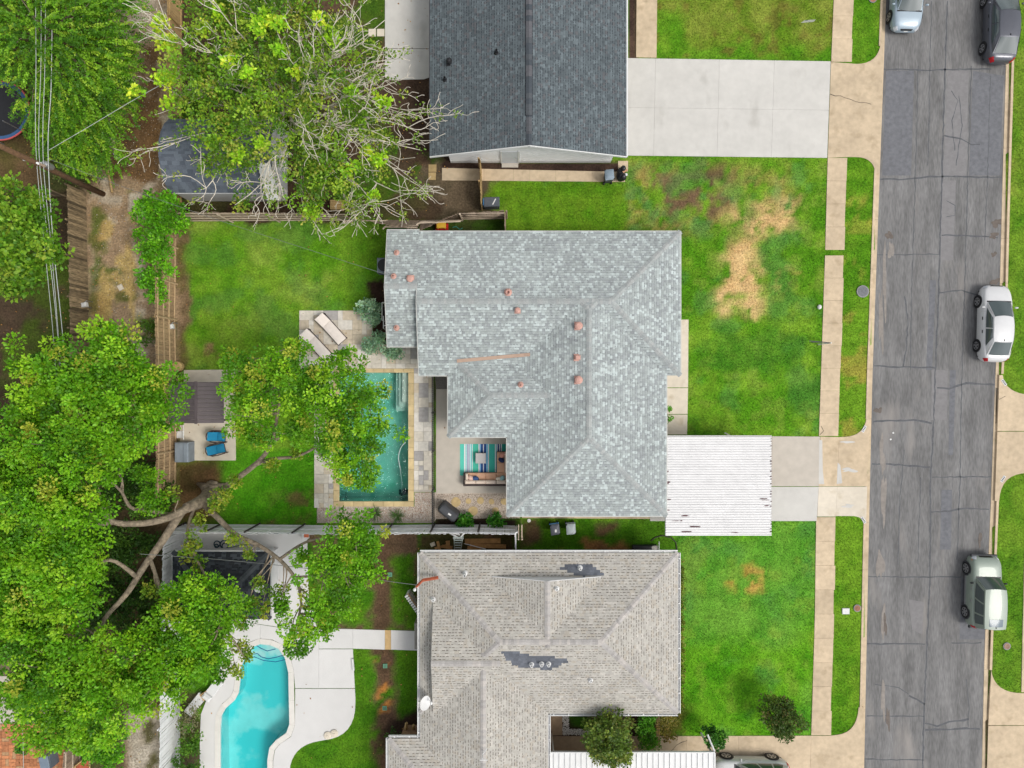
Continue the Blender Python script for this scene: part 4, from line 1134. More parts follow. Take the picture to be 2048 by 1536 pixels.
# --- carport
cp = thing('carport', 'white ribbed metal carport roof with rust stains over the short driveway', 'carport', W(1440, 970))
zc = 2.45
m_cp = M('white_ribbed_metal', C(236, 235, 234), 0.5, 0.05, 2, var2=0.04, stain=(1.6, 0.68, 0.80, C(186, 180, 178), (0.5, 9, 1)))
m_rust = M('rust', C(104, 72, 76), 0.9, 0.3, 8)
X0, Yt = W2(1331, 873, zc); X1, Yb = W2(1543, 1069, zc)
NP = 13
pm = MB(); pw = (Yt - Yb) / NP
prof = []
for k in range(3):
    y = pw * k / 3
    prof += [(y, 0.0), (y + pw * 0.15, 0.0), (y + pw * 0.19, 0.05), (y + pw * 0.27, 0.05), (y + pw / 3 - 0.001, 0.0)]
prof[-1] = (pw - 0.004, 0.0)
Lx = X1 - X0
pm.grid([[(0, y, z) for y, z in prof], [(Lx, y, z - 0.05) for y, z in prof]])
pm.grid([[(Lx, y, z - 0.075) for y, z in prof], [(0, y, z - 0.025) for y, z in prof]])
pme = pm.mesh('roof_panel'); pme.materials.append(m_cp)
for k in range(NP):
    inst('roof_panel', pme, cp, (X0, Yb + k * pw, zc + 0.02))
for k, (px_, py_, lx, ly) in enumerate([(1333, 943, 3, 2.2), (1335, 965, 4, 2.5), (1336, 999, 5, 1), (1335, 1020, 5, 0.8), (1369, 1031, 9, 1.1), (1351, 1041, 6, 0.7), (1362, 1041, 3, 0.8), (1389, 1053, 9, 1.1), (1372, 1063, 9, 0.9),
                                        (1470, 1065, 6, 0.8), (1527, 997, 6, 0.6), (1530, 1000, 7, 0.6), (1533, 1011, 4, 1.2)]):
    p = W(px_, py_, zc); c_ = [W2(*q, zc) for q in splat(px_, py_, lx, ly, 80 + k, 0.5, 14)]
    f_ = (np.mean([q[0] for q in c_]) - X0) / Lx
    MB().prism(c_, zc - 0.01 - 0.05 * f_, zc + 0.076 - 0.05 * f_).build('rust_patch', m_rust, cp)
for k in range(26):
    y = Yb + (Yt - Yb) * (k + 0.3 + random.random() * 0.5) / 26
    MB().box((X1 - random.uniform(0.02, 0.08), y, zc - 0.03), (X1 + 0.004, y + random.uniform(0.03, 0.08), zc + 0.0015 + random.random() * 0.004)).build('rust_patch', m_rust, cp)
for y_ in (Yb + 0.25, Yt - 0.25): MB().box((X0, y_ - 0.05, zc - 0.18), (X1 - 0.05, y_ + 0.05, zc - 0.085)).build('beam', m_white_metal, cp)
MB().box((X0 + 0.0, Yb, zc - 0.14), (X0 + 0.05, Yb + 1.0, zc - 0.06)).build('edge_trim', m_white_metal, cp)
MB().box((X0, Yt + 0.002, zc - 0.12), (X1, Yt + 0.06, zc + 0.03)).build('gutter', M('gutter_grey', C(206, 204, 200), 0.5, 0.06, 3), cp)
MB().box((X0, Yb - 0.06, zc - 0.12), (X1, Yb - 0.002, zc + 0.02)).build('gutter', m_white_metal, cp)
for x_ in (X1 - 0.6, (X0 + X1) / 2 + 1.0):
    for y_ in (Yb + 0.25, Yt - 0.25): MB().box((x_ - 0.05, y_ - 0.05, 0), (x_ + 0.05, y_ + 0.05, zc - 0.18)).build('post', m_white_metal, cp)

# --- dark-roofed house in the north
hn = thing('white_house', 'white sided house under a slate blue shingle gable roof', 'house', W(1056, 50))
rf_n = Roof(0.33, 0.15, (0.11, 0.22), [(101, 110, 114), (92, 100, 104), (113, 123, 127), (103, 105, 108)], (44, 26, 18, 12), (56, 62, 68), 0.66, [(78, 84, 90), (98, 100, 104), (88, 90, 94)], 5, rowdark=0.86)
N_ = rf_n.wing(860, -330, 1253, 312.5, ZE, 'y', (False, False))
roof_n = rf_n.finish(hn, M('dark_underlay', C(70, 76, 82), 0.9, 0.1, 3))
X0, Yb, X1, Yt, zr = N_; wy = Yb + 0.46
SB = 0.9     # siding
MB().box((X0 + 0.95, wy, -0.05), (X1 - 0.55, Yt - 0.4, ZE - 0.03)).build('wall', m_wall_white, hn)
xm = (X0 + X1) / 2
mb = MB(); v = [(X0 + 0.95, wy, ZE - 0.03), (X1 - 0.55, wy, ZE - 0.03), (X1 - 0.55, wy, ZE + 0.10), (xm, wy, zr - 0.1), (X0 + 0.95, wy, ZE + 0.22)]
mb.add(v + [(p[0], p[1] + 0.1, p[2]) for p in v], [(0, 1, 2, 3, 4), (9, 8, 7, 6, 5)]).build('gable_wall', m_wall_white, hn)
for k in range(1, 14):      # lap siding boards
    z = 0.25 + k * 0.21
    if z > ZE - 0.2: break
    MB().add([(X0 + 0.95, wy - 0.004, z), (X1 - 0.55, wy - 0.004, z), (X1 - 0.55, wy - 0.024, z - 0.02), (X0 + 0.95, wy - 0.024, z - 0.02)], [(0, 1, 2, 3)]).build('siding_lap', m_wall_white, hn)
dx = W2(1020, 322)[0]
dr = MB().box((dx - 0.46, wy - 0.04, 0.1), (dx + 0.46, wy - 0.002, 2.1)).build('door', M('pale_door', C(214, 220, 226), 0.4, 0.05, 3), hn)
MB().box((dx - 0.56, wy - 0.06, 0.08), (dx - 0.462, wy - 0.001, 2.2)).build('frame', m_white, dr); MB().box((dx + 0.462, wy - 0.06, 0.08), (dx + 0.56, wy - 0.001, 2.2)).build('frame', m_white, dr)
MB().ellipsoid((dx + 0.36, wy - 0.07, 1.05), (0.03, 0.03, 0.03)).build('handle', m_rim, dr)
MB().box((dx - 0.5, wy - 0.3, 0), (dx + 0.5, wy - 0.045, 0.1)).build('door_step', m_conc_grey, hn)
rk = ((X0, Yb, ZE), (xm, Yb, zr), (X1, Yb, ZE))
fascia(hn, [(X0, Yb, e), (xm, Yb, zr - 0.005), (X1, Yb, e)], 0.17, 0.05, m_white, 'rake_board')
MB().add([(X0, Yb + 0.001, ZE - 0.05), (xm, Yb + 0.001, zr - 0.05), (xm, wy, zr - 0.05), (X0, wy, ZE - 0.05)], [(0, 1, 2, 3)]).build('soffit', m_white, hn)
MB().add([(X1, Yb + 0.001, ZE - 0.05), (xm, Yb + 0.001, zr - 0.05), (xm, wy, zr - 0.05), (X1, wy, ZE - 0.05)], [(3, 2, 1, 0)]).build('soffit', m_white, hn)
MB().box((X1 + 0.002, Yb, ZE - 0.15), (X1 + 0.09, Yt, ZE - 0.03)).build('gutter', m_white_metal, hn)
MB().box((X0 - 0.05, Yb, ZE - 0.15), (X0 - 0.002, Yt, ZE - 0.02)).build('fascia', m_darkgrey, hn)
yv = W2(1055, 231, zr)[1]
mv = MB()
for k in range(int((Yt - yv) / 0.3)):
    c_ = np.array(C(*random.choice([(92, 96, 100), (80, 86, 92), (104, 104, 108)])))
    y = yv + k * 0.3
    mv.add([(xm - 0.17, y, zr + 0.03), (xm, y, zr + 0.09), (xm + 0.17, y, zr + 0.03), (xm - 0.17, y + 0.298, zr + 0.025), (xm, y + 0.298, zr + 0.085), (xm + 0.17, y + 0.298, zr + 0.025)], [(0, 1, 4, 3), (1, 2, 5, 4)], tuple(c_))
mv.add([(xm - 0.17, yv, zr - 0.1), (xm + 0.17, yv, zr - 0.1), (xm + 0.17, yv, zr + 0.03), (xm, yv, zr + 0.09), (xm - 0.17, yv, zr + 0.03)], [(0, 1, 2, 3, 4)], (0.03, 0.03, 0.035))
mv.add([(xm - 0.19, yv, zr - 0.03), (xm - 0.17, yv, zr + 0.03), (xm - 0.17, Yt, zr + 0.03), (xm - 0.19, Yt, zr - 0.03)], [(0, 1, 2, 3)], (0.03, 0.03, 0.035))
mv.add([(xm + 0.17, yv, zr + 0.03), (xm + 0.19, yv, zr - 0.03), (xm + 0.19, Yt, zr - 0.03), (xm + 0.17, Yt, zr + 0.03)], [(0, 1, 2, 3)], (0.03, 0.03, 0.035))
mv.build('ridge_vent', m_shingle, roof_n, use_col=True)
round_vent(roof_n, rf_n.at(899, 126), 0.16, 0.42, m_black); pipe_vent(roof_n, rf_n.at(993, 106), 0.07, 0.35, m_black); pipe_vent(roof_n, rf_n.at(890, 160), 0.07, 0.35, m_black)

# --- beige-roofed house in the south
hs_ = thing('tan_house', 'house with weathered beige shingle roof and white gutters', 'house', W(1050, 1300))
_pz = 3.3
patch1 = [W2(x, y, 2.95) for x, y in [(1118, 1134), (1145, 1130), (1180, 1132), (1200, 1140), (1206, 1152), (1165, 1154), (1140, 1148)]]
patch2 = [W2(x, y, 3.8) for x, y in [(998, 1300), (1030, 1303), (1070, 1313), (1140, 1318), (1128, 1332), (1100, 1344), (1055, 1341), (1032, 1336), (1012, 1320)]]
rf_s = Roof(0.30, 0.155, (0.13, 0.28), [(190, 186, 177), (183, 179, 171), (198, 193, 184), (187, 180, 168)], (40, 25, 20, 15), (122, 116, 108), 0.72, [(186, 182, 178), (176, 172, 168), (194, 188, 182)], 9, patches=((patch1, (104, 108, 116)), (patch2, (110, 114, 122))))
S1 = rf_s.wing(840, 1106, 1356, 1427, ZE, 'x', (True, True))
S2 = rf_s.wing(840, 1292, 1096, 1760, ZE, 'y', (False, False))
S3 = rf_s.wing(777, 1477, 1000, 1733, ZE, 'x', (True, False))
zd = ZE + 0.30 * (S1[3] - W2(1090, 1155, 3.05)[1]) + 0.03
xa, ya = W2(985, 1154, zd); xb, yb2 = W2(1202, 1275, zd)
S4 = rf_s.wing(xa, S1[3] - (S1[3] - S1[1]) / 2 - 0.3, xb, ya, zd, 'y', (False, False), world=True)
zw = ZE + 0.30 * (W2(866, 1200, 2.85)[0] - S1[0]) + 0.03
xw, yw1 = W2(866, 1202, zw); yw0 = W2(866, 1426, zw)[1]
S5 = rf_s.wing(xw, yw0, W2(1000, 1300, 4)[0], yw1, zw, 'x', (False, False), world=True)
roof_s = rf_s.finish(hs_, M('beige_underlay', C(160, 150, 136), 0.9, 0.1, 3))
for q, i in ((S1, 0.55), (S2, 0.55), (S3, 0.5)):
    MB().box((q[0] + i, q[1] + i, -0.05), (q[2] - i - (0.01 if q is S2 else 0), q[3] - i, ZE - 0.05 - (0.01 if q is S2 else 0))).build('wall', M('tan_brick', C(176, 140, 112), 0.9, 0.2, 10), hs_)
gable_fill(hs_, ((S4[0], S4[3], zd), ((S4[0] + S4[2]) / 2, S4[3], S4[4]), (S4[2], S4[3], zd)), 0.02, m_wall_white, (0, 1, 0))
gable_fill(hs_, ((S5[0], S5[1], zw), (S5[0], (S5[1] + S5[3]) / 2, S5[4]), (S5[0], S5[3], zw)), 0.02, m_darkgrey, (-1, 0, 0))
xm4 = (S4[0] + S4[2]) / 2
fascia(hs_, [(S4[2], S4[3], zd), (xm4, S4[3], S4[4]), (S4[0], S4[3], zd)], 0.10, 0.035, m_white, 'rake_board')
def gutter_run(a, b, n_out):
    a, b = np.array(a, float), np.array(b, float); n_ = np.array(n_out, float)
    d = (b - a); L = np.linalg.norm(d); d /= L
    z = np.array([0, 0, 1.0])
    def bar(p, q, w0, w1, z0, z1):
        v = [p + n_ * w0 + z * z0, q + n_ * w0 + z * z0, q + n_ * w1 + z * z0, p + n_ * w1 + z * z0, p + n_ * w0 + z * z1, q + n_ * w0 + z * z1, q + n_ * w1 + z * z1, p + n_ * w1 + z * z1]
        mb.add(v, [(0, 3, 2, 1), (4, 5, 6, 7), (0, 1, 5, 4), (1, 2, 6, 5), (2, 3, 7, 6), (3, 0, 4, 7)])
    mb = MB(); bar(a, b, 0.005, 0.03, -0.14, -0.06); bar(a, b, 0.03, 0.11, -0.15, -0.135); bar(a, b, 0.11, 0.15, -0.15, -0.01)
    for k in range(max(1, int(L / 0.85))):
        p = a + d * (0.3 + k * 0.85); 
        if np.dot(b - p, d) < 0.1: break
        bar(p, p + d * 0.05, 0.03, 0.11, -0.03, -0.012)
    mb.build('gutter', m_white_metal, hs_)
gutter_run((S1[0], S1[3], ZE), (S1[2], S1[3], ZE), (0, 1, 0)); gutter_run((S1[2], S1[3], ZE), (S1[2], S1[1], ZE), (1, 0, 0))
gutter_run((S2[2], S1[1], ZE), (S1[2], S1[1], ZE), (0, -1, 0)); gutter_run((S1[0], S3[3], ZE), (S1[0], S1[3], ZE), (-1, 0, 0))
gutter_run((S3[0], S3[3], ZE), (S1[0], S3[3], ZE), (0, 1, 0)); gutter_run((S3[0], S3[1], ZE), (S3[0], S3[3], ZE), (-1, 0, 0)); gutter_run((S2[2], S2[1], ZE), (S2[2], S1[1], ZE), (1, 0, 0))
for px_, py_, h_ in ((930, 1147, 0.5), (867, 1198, 0.3), (1160, 1136, 0.3), (1113, 1177, 0.25), (1063, 1328, 0.32), (1083, 1327, 0.32), (1097, 1327, 0.32), (1181, 1360, 0.2)):
    pipe_vent(roof_s, rf_s.at(px_, py_), 0.085, h_, m_white_metal, 1.5)
an = rf_s.at(966, 1500)
mb = MB().tube([an, (an[0], an[1], an[2] + 0.9)], 0.02, 6)
mb.tube([(an[0] - 0.02, an[1] + 0.02, an[2] + 0.5), (an[0] + 0.25, an[1] + 0.55, an[2] + 0.9)], 0.025, 6); mb.tube([(an[0] - 0.15, an[1] - 0.1, an[2] + 0.85), (an[0] + 0.3, an[1] - 0.08, an[2] + 0.88)], 0.025, 6)
mb.build('antenna', m_white_metal, roof_s)
ms = rf_s.at(852, 1155)
m_redwood = M('red_stained_wood', C(184, 96, 66), 0.85, 0.2, 6)
mb = MB().tube([(ms[0] - 0.5, ms[1] - 0.42, 3.1), (ms[0] - 0.1, ms[1] + 0.02, 3.25)], 0.07, 4); mb.tube([(ms[0] - 0.12, ms[1], 3.25), (ms[0] + 0.75, ms[1] + 0.13, 3.18)], 0.09, 4)
mb.build('service_brace', m_redwood, roof_s)
MB().lathe([(0.05, 0), (0.05, 1.1), (0.09, 1.12), (0.09, 1.2), (0.02, 1.25)], ms[0] - 0.55, ms[1] - 0.5, 10, z0=2.2).build('weatherhead', m_white_metal, roof_s)

# --- patio cover of white panels south of it
pc = thing('patio_cover', 'white standing seam panel roof beside the beige roofed house', 'patio cover', W(1260, 1560))
zc2 = 2.45
X0, Yt = W2(1097, 1506, zc2); X1 = W2(1429, 1506, zc2)[0]; Yb = Yt - 6.0
pwid = (X1 - X0) / 30
pm = MB(); sl = -0.02
pm.box((0.004, -6.0, -0.03), (pwid - 0.004, 0, 0.0)); pm.box((pwid - 0.028, -6.0, 0.001), (pwid - 0.004, 0, 0.05))
pme = pm.mesh('roof_panel'); pme.materials.append(m_white_metal)
for k in range(30): inst('roof_panel', pme, pc, (X0 + k * pwid, Yt, zc2))
MB().box((X0 - 0.02, Yt + 0.004, zc2 - 0.12), (X1 + 0.02, Yt + 0.06, zc2 + 0.035)).build('fascia', m_white_metal, pc)
MB().box((X1 + 0.002, Yb, zc2 - 0.12), (X1 + 0.05, Yt, zc2 + 0.035)).build('fascia', m_white_metal, pc)
for x_ in (X0 + 0.3, (X0 + X1) / 2, X1 - 0.1):
    MB().box((x_ - 0.05, Yt - 0.15, 0), (x_ + 0.05, Yt - 0.05, zc2 - 0.035)).build('post', m_white_metal, pc)

# --- gambrel shed in the north-west
sh = thing('garden_shed', 'white garden shed with rounded dark grey barn roof under the bare tree', 'shed', W(450, 320))
X0, yT = W2(338, 238, 2.0); X1, yB = W2(556, 386, 2.0)
ymid = (yT + yB) / 2; hd = (yT - yB) / 2
prof = [(-1.0, 2.0), (-0.78, 2.55), (-0.5, 2.95), (-0.2, 3.18), (0, 3.24), (0.2, 3.18), (0.5, 2.95), (0.78, 2.55), (1.0, 2.0)]
pr = [(ymid + a * hd, z) for a, z in prof]
mb = MB().grid([[(X0, y, z) for y, z in pr], [(X1, y, z) for y, z in pr]])
mb.grid([[(X1, y, z - 0.04) for y, z in pr], [(X0, y, z - 0.04) for y, z in pr]])
shr = mb.build('roof', M('shed_shingle', C(100, 106, 116), 0.9, 0.16, 9, var2=0.12, stretch=(1, 6, 6)), sh)
mbs = MB()
for (ya_, za_), (yb_, zb_) in zip(pr[:-1], pr[1:]):
    up = zb_ > za_
    for q in range(3):
        t0, t1 = q / 3, (q + 1) / 3
        y0_, z0_ = ya_ + (yb_ - ya_) * t0, za_ + (zb_ - za_) * t0; y1_, z1_ = ya_ + (yb_ - ya_) * t1, za_ + (zb_ - za_) * t1
        xx = X0 - random.random() * 0.3
        while xx < X1:
            w_ = random.uniform(0.2, 0.45); a_, b2_ = max(xx, X0), min(xx + w_, X1); xx += w_
            if b2_ - a_ < 0.01: continue
            k_ = np.array(C(*random.choice([(104, 111, 121), (94, 101, 111), (112, 120, 130)])))
            l0, l1 = (0.02, 0.008) if up else (0.008, 0.02)
            mbs.add([(a_, y0_, z0_ + l0), (b2_, y0_, z0_ + l0), (b2_, y1_, z1_ + l1), (a_, y1_, z1_ + l1)], [(0, 1, 2, 3)], tuple(k_))
tag(mbs.build('shingles', m_shingle, shr, use_col=True), kind='stuff')
MB().box((X0 + 0.25, yB + 0.05, 0), (X1 - 0.1, yT - 0.05, 1.98)).build('wall', m_wall_white, sh)
for x_, s_ in ((X0 + 0.25, 1), (X1 - 0.1, -1)):
    MB().add([(x_, y, z - 0.05) for y, z in pr] + [(x_ + 0.06 * s_, y, z - 0.05) for y, z in pr], [tuple(range(9)), tuple(range(17, 8, -1))]).build('gable_wall', m_wall_white, sh)
MB().box((X0 + 0.2, yB - 0.03, 1.86), (X1, yB + 0.03, 1.985)).build('fascia', m_white, sh)
ws = MB(); a = [W(514, 326, 3.5), W(540, 326, 3.5), W(560, 400, 2.0), W(534, 400, 2.0)]
ws.add(a + [(p[0], p[1], p[2] - 0.03) for p in a], [(0, 3, 2, 1), (4, 5, 6, 7), (0, 1, 5, 4), (1, 2, 6, 5), (2, 3, 7, 6), (3, 0, 4, 7)])
tag(ws.build('roofing_sheet', m_white_metal), 'white corrugated sheet leaning against the dark roofed garden shed', 'metal sheet')

# --- pool house in the south-west
ph = thing('pool_house', 'pool house with black shingle hip roof on the white deck', 'pool house', W(450, 1160))
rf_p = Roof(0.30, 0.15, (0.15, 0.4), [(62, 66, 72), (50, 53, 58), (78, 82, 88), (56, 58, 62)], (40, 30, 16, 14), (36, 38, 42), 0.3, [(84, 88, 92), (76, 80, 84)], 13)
P_ = rf_p.wing(345, 1103, 541, 1238, 2.4, 'x', (True, True))
roof_p = rf_p.finish(ph, M('black_underlay', C(54, 56, 60), 0.9, 0.1, 3))
MB().box((P_[0] + 0.35, P_[1] + 0.35, 0.03), (P_[2] - 0.35, P_[3] - 0.35, 2.36)).build('wall', m_wall_white, ph)
for a, b in (((P_[0], P_[1]), (P_[2], P_[1])), ((P_[2], P_[1]), (P_[2], P_[3])), ((P_[2], P_[3]), (P_[0], P_[3])), ((P_[0], P_[3]), (P_[0], P_[1]))):
    fascia(ph, [(*a, 2.395), (*b, 2.395)], 0.14, 0.04, m_white)

# --- brown metal gazebo
gz = thing('gazebo', 'brown ribbed metal gazebo roof on the small patio by the fence', 'gazebo', W(405, 810))
m_brown = M('brown_metal', C(98, 88, 90), 0.5, 0.1, 3)
zg = 2.35
X0, Yt = W2(338, 764, zg); X1, Yb = W2(448, 846, zg); xr = W2(393, 800, zg + 0.35)[0]
nrib = 10
gm = {}
for sd in (0, 1):
    xa, xb = (X0, xr) if sd == 0 else (xr, X1)
    za, zb = (zg, zg + 0.42) if sd == 0 else (zg + 0.42, zg)
    w_ = (Yt - Yb) / nrib
    m_ = MB().add([(xa - X0, 0.004, za), (xb - X0, 0.004, zb), (xb - X0, w_ * 0.82, zb), (xa - X0, w_ * 0.82, za), (xa - X0, w_ * 0.87, za + 0.03), (xb - X0, w_ * 0.87, zb + 0.03), (xa - X0, w_ * 0.95, za + 0.03), (xb - X0, w_ * 0.95, zb + 0.03), (xa - X0, w_ - 0.001, za), (xb - X0, w_ - 0.001, zb)],
                      [(0, 1, 2, 3), (3, 2, 5, 4), (4, 5, 7, 6), (6, 7, 9, 8)])
    me = m_.mesh('roof_panel'); me.materials.append(m_brown)
    for k in range(nrib): inst('roof_panel', me, gz, (X0, Yb + k * w_, 0))
MB().box((xr - 0.07, Yb - 0.03, zg + 0.40), (xr + 0.07, Yt + 0.03, zg + 0.47)).build('ridge_cap', m_brown, gz)
for x_ in (X0 + 0.15, X1 - 0.15):
    MB().box((x_ - 0.05, Yb, zg - 0.14), (x_ + 0.05, Yt, zg - 0.005)).build('beam', m_brown, gz)
    for y_ in (Yb + 0.15, Yt - 0.15): MB().box((x_ - 0.06, y_ - 0.06, 0), (x_ + 0.06, y_ + 0.06, zg - 0.14)).build('post', m_brown, gz)
# ------------------------------------------------------------------ fences: every board its own part
def picket_fence(name, label, path, h, mat, side, pitch=0.145, rails=3, posts=2.4, rail_mat=None, lean=None, hvar=0.02, post_above=0.05, board='picket', hfun=None, cap=None):
    """path in ground px; side=+1/-1: which side of the boards carries rails and posts"""
    P = [np.array(W2(*p)) for p in path]
    c = np.mean(P, axis=0)
    t = thing(name, label, 'fence', (c[0], c[1], 0))
    rail_mat = rail_mat or mat
    key = {}
    dist = 0.0; nextpost = 0.0
    for a, b in zip(P[:-1], P[1:]):
        d = b - a; L = np.linalg.norm(d); d /= L; nrm = np.array([-d[1], d[0]]) * side
        ang = math.atan2(d[1], d[0])
        n = max(1, int(L / pitch)); step = L / n
        hh = h if hfun is None else None
        for i in range(n):
            f = (i + 0.5) / n
            p = a + d * (i + 0.5) * step
            hp = h if hfun is None else hfun(dist + L * f)
            kh = round(hp, 1)
            if (kh, round(step, 3)) not in key:
                me = MB().box((-(step - 0.008) / 2, -0.01, 0), ((step - 0.008) / 2, 0.01, kh)).mesh(board); me.materials.append(mat); key[(kh, round(step, 3))] = me
            o = inst(board, key[(kh, round(step, 3))], t, (p[0], p[1], random.uniform(-hvar, hvar)))
            ln = lean(dist + L * f) if lean else 0.0
            o.rotation_euler = (ln + random.uniform(-0.012, 0.012), random.uniform(-0.01, 0.01), ang + random.uniform(-0.03, 0.03))
        # rails in lengths between posts
        m = max(1, round(L / posts))
        for k in range(m):
            f0, f1 = k / m, (k + 1) / m
            h0 = h if hfun is None else hfun(dist + L * (f0 + f1) / 2)
            ln = lean(dist + L * (f0 + f1) / 2) if lean else 0.0
            up = np.array([*(np.array([-d[1], d[0]]) * -math.sin(ln)), math.cos(ln)])
            for r in range(rails):
                z = 0.18 + (h0 - 0.36) * r / max(1, rails - 1)
                q0 = np.array([*(a + d * L * f0 + nrm * 0.035), 0]) + up * z; q1 = np.array([*(a + d * L * f1 + nrm * 0.035), 0]) + up * (z + random.uniform(-0.02, 0.02))
                n3 = np.array([*nrm, 0])
                v = [q0 - n3 * 0.022 - up * 0.04, q1 - n3 * 0.022 - up * 0.04, q1 + n3 * 0.022 - up * 0.04, q0 + n3 * 0.022 - up * 0.04, q0 - n3 * 0.022 + up * 0.04, q1 - n3 * 0.022 + up * 0.04, q1 + n3 * 0.022 + up * 0.04, q0 + n3 * 0.022 + up * 0.04]
                MB().add(v, [(0, 3, 2, 1), (4, 5, 6, 7), (0, 1, 5, 4), (1, 2, 6, 5), (2, 3, 7, 6), (3, 0, 4, 7)]).build('rail', rail_mat, t)
            if posts:
                q = a + d * L * f0 + nrm * 0.10
                ov = up * (h0 + post_above)
                MB().tube([(q[0], q[1], 0), (q[0] + ov[0], q[1] + ov[1], ov[2])], 0.06, 4).build('post', cap or rail_mat, t)
        dist += L
    return t

m_rail_l = M('pale_rail', C(206, 178, 138), 0.85, 0.15, 4, rand=0.1)
m_rail_g = M('grey_rail', C(206, 188, 166), 0.9, 0.18, 4, rand=0.1)
m_post_d = M('dark_post', C(66, 60, 56), 0.85, 0.2, 5)
picket_fence('wooden_fence', 'tall tan board fence with pale rails between the lawn and the alley', [(353, 425), (351, 640), (353, 760), (353, 900), (351, 985)], 2.35, m_fence_old, 1, rails=4, rail_mat=m_rail_l, posts=2.6)
picket_fence('wooden_fence', 'leaning grey board fence with pale rails north of the back lawn', [(372, 442), (560, 441), (780, 440), (843, 441), (925, 438), (1009, 437)], 2.2, m_fence_grey, -1, rails=4, rail_mat=m_rail_g, posts=2.3,
             lean=lambda s: float(np.interp(s, [0, 9, 13.5, 14.4, 16.5, 20], [0.0, 0.05, 0.42, 0.50, 0.1, 0.02])))
picket_fence('white_fence', 'tall white board fence with dark posts along the south side of the pool yard', [(372, 1049), (520, 1050), (700, 1052), (870, 1050), (960, 1050), (1030, 1052)], 2.4, m_fence_white, 1, rails=3, rail_mat=m_fence_white, posts=2.2, cap=m_post_d)
picket_fence('white_fence', 'tall white board fence between the kidney pool and the alley', [(366, 1062), (361, 1250), (360, 1420), (360, 1600)], 2.4, m_fence_white, -1, rails=2, rail_mat=m_fence_white, posts=3)
picket_fence('white_fence', 'short white board fence joining the beige roofed house', [(1030, 1052), (1031, 1106)], 1.8, m_fence_white, 1, rails=2, posts=1.6)
picket_fence('wooden_fence', 'dark weathered picket fence on the far side of the alley', [(172, 385), (175, 520), (177, 600), (178, 720), (182, 900)], 1.8, m_fence_alley, -1, pitch=0.15, rails=2, posts=2.4, hvar=0.05)
picket_fence('cedar_fence', 'new yellow cedar fence beside the alley north of the shed', [(365, -180), (364, 60), (363, 238)], 1.75, m_cedar, 1, rails=2)
picket_fence('cedar_fence', 'short new cedar fence at the shed corner by the vine', [(363, 372), (364, 414)], 1.8, m_cedar, 1, rails=2, posts=1.2)
picket_fence('cedar_fence', 'new cedar fence seen edge on south of the dark roofed house', [(963, 335), (965, 422)], 1.75, m_cedar, -1, rails=2, posts=1.3)
picket_fence('wooden_fence', 'low grey fence with three rails beside the brick terrace', [(163, 1475), (160, 1600)], 1.7, m_fence_grey, 1, pitch=0.2, rails=3, rail_mat=m_rail_g)
picket_fence('wooden_fence', 'dark board fence in front of the tree grown yard by the utility pole', [(60, 391), (134, 393)], 1.6, m_fence_alley, 1, rails=2)
picket_fence('wooden_fence', 'narrow brown fence end closing the yard beside the dark box', [(1010, 437), (1010, 466)], 1.8, m_fence_grey, 1, rails=2, posts=0.9)

# white gate next to the beige house garden
gt = thing('garden_gate', 'cream garden gate beside the trash bins', 'gate', W(1040, 1055))
for k, px_ in enumerate((1036, 1040, 1044)):
    a = W(px_, 1038); b = W(px_, 1066)
    if k != 1: MB().box((a[0] - 0.03, b[1], 0), (a[0] + 0.03, b[1] + 0.06, 1.85)).build('post', m_rail_g, gt)
a, b = W(1036, 1038), W(1044, 1068)
MB().box((a[0], b[1], 1.6), (a[0] + 0.05, a[1], 1.7)).build('rail', m_rail_g, gt); MB().box((b[0] - 0.05, b[1], 1.6), (b[0], a[1], 1.7)).build('rail', m_rail_g, gt)
for k in range(5):
    y = b[1] + (a[1] - b[1]) * (k + 0.5) / 5
    MB().box((b[0] - 0.08, y - 0.06, 0.1), (b[0] - 0.055, y + 0.06, 1.75)).build('slat', m_fence_grey, gt)

# black iron fence beside the pool
ir = thing('iron_fence', 'thin black iron railing between the pool deck and the back patio', 'railing', W(869, 900))
Ya, Yb_ = W2(869, 748)[1], W2(869, 1052)[1]; Xf = W2(869, 900)[0]
npk = int((Ya - Yb_) / 0.115)
me = MB().box((-0.009, -0.009, 0.05), (0.009, 0.009, 1.3)).mesh('bar'); me.materials.append(m_black)
for k in range(npk): inst('bar', me, ir, (Xf, Yb_ + (k + 0.5) * 0.115, 0))
for z_ in (0.15, 1.12, 1.27):
    MB().box((Xf - 0.018, Yb_, z_), (Xf + 0.018, Ya, z_ + 0.03)).build('rail', m_black, ir)
for k in range(5):
    y = Yb_ + (Ya - Yb_) * k / 4
    MB().box((Xf - 0.03, y - 0.03, 0), (Xf + 0.03, y + 0.03, 1.38)).build('post', m_black, ir)
# ------------------------------------------------------------------ vegetation
def leaf_mesh(name, P, D, L, Wd, cols, fold=0.25):
    """one bent diamond per leaf: base point P, direction D"""
    n = len(P)
    D = D / (np.linalg.norm(D, axis=1, keepdims=True) + 1e-9)
    rv_ = rng.normal(size=(n, 3)); rv_[:, 2] += 1.6
    S_ = np.cross(D, rv_); S_ /= (np.linalg.norm(S_, axis=1, keepdims=True) + 1e-9)
    N_l = np.cross(S_, D)
    L = np.asarray(L).reshape(-1, 1); Wd = np.asarray(Wd).reshape(-1, 1)
    a = P; b = P + D * L * 0.5 + S_ * Wd + N_l * Wd * fold; c = P + D * L - N_l * L * 0.12; d = P + D * L * 0.5 - S_ * Wd + N_l * Wd * fold
    V = np.stack([a, b, c, d], 1).reshape(-1, 3)
    F = (np.arange(n)[:, None] * 4 + np.array([0, 1, 2, 3]))
    return make_mesh(name, V, F, np.repeat(cols, 4, axis=0))

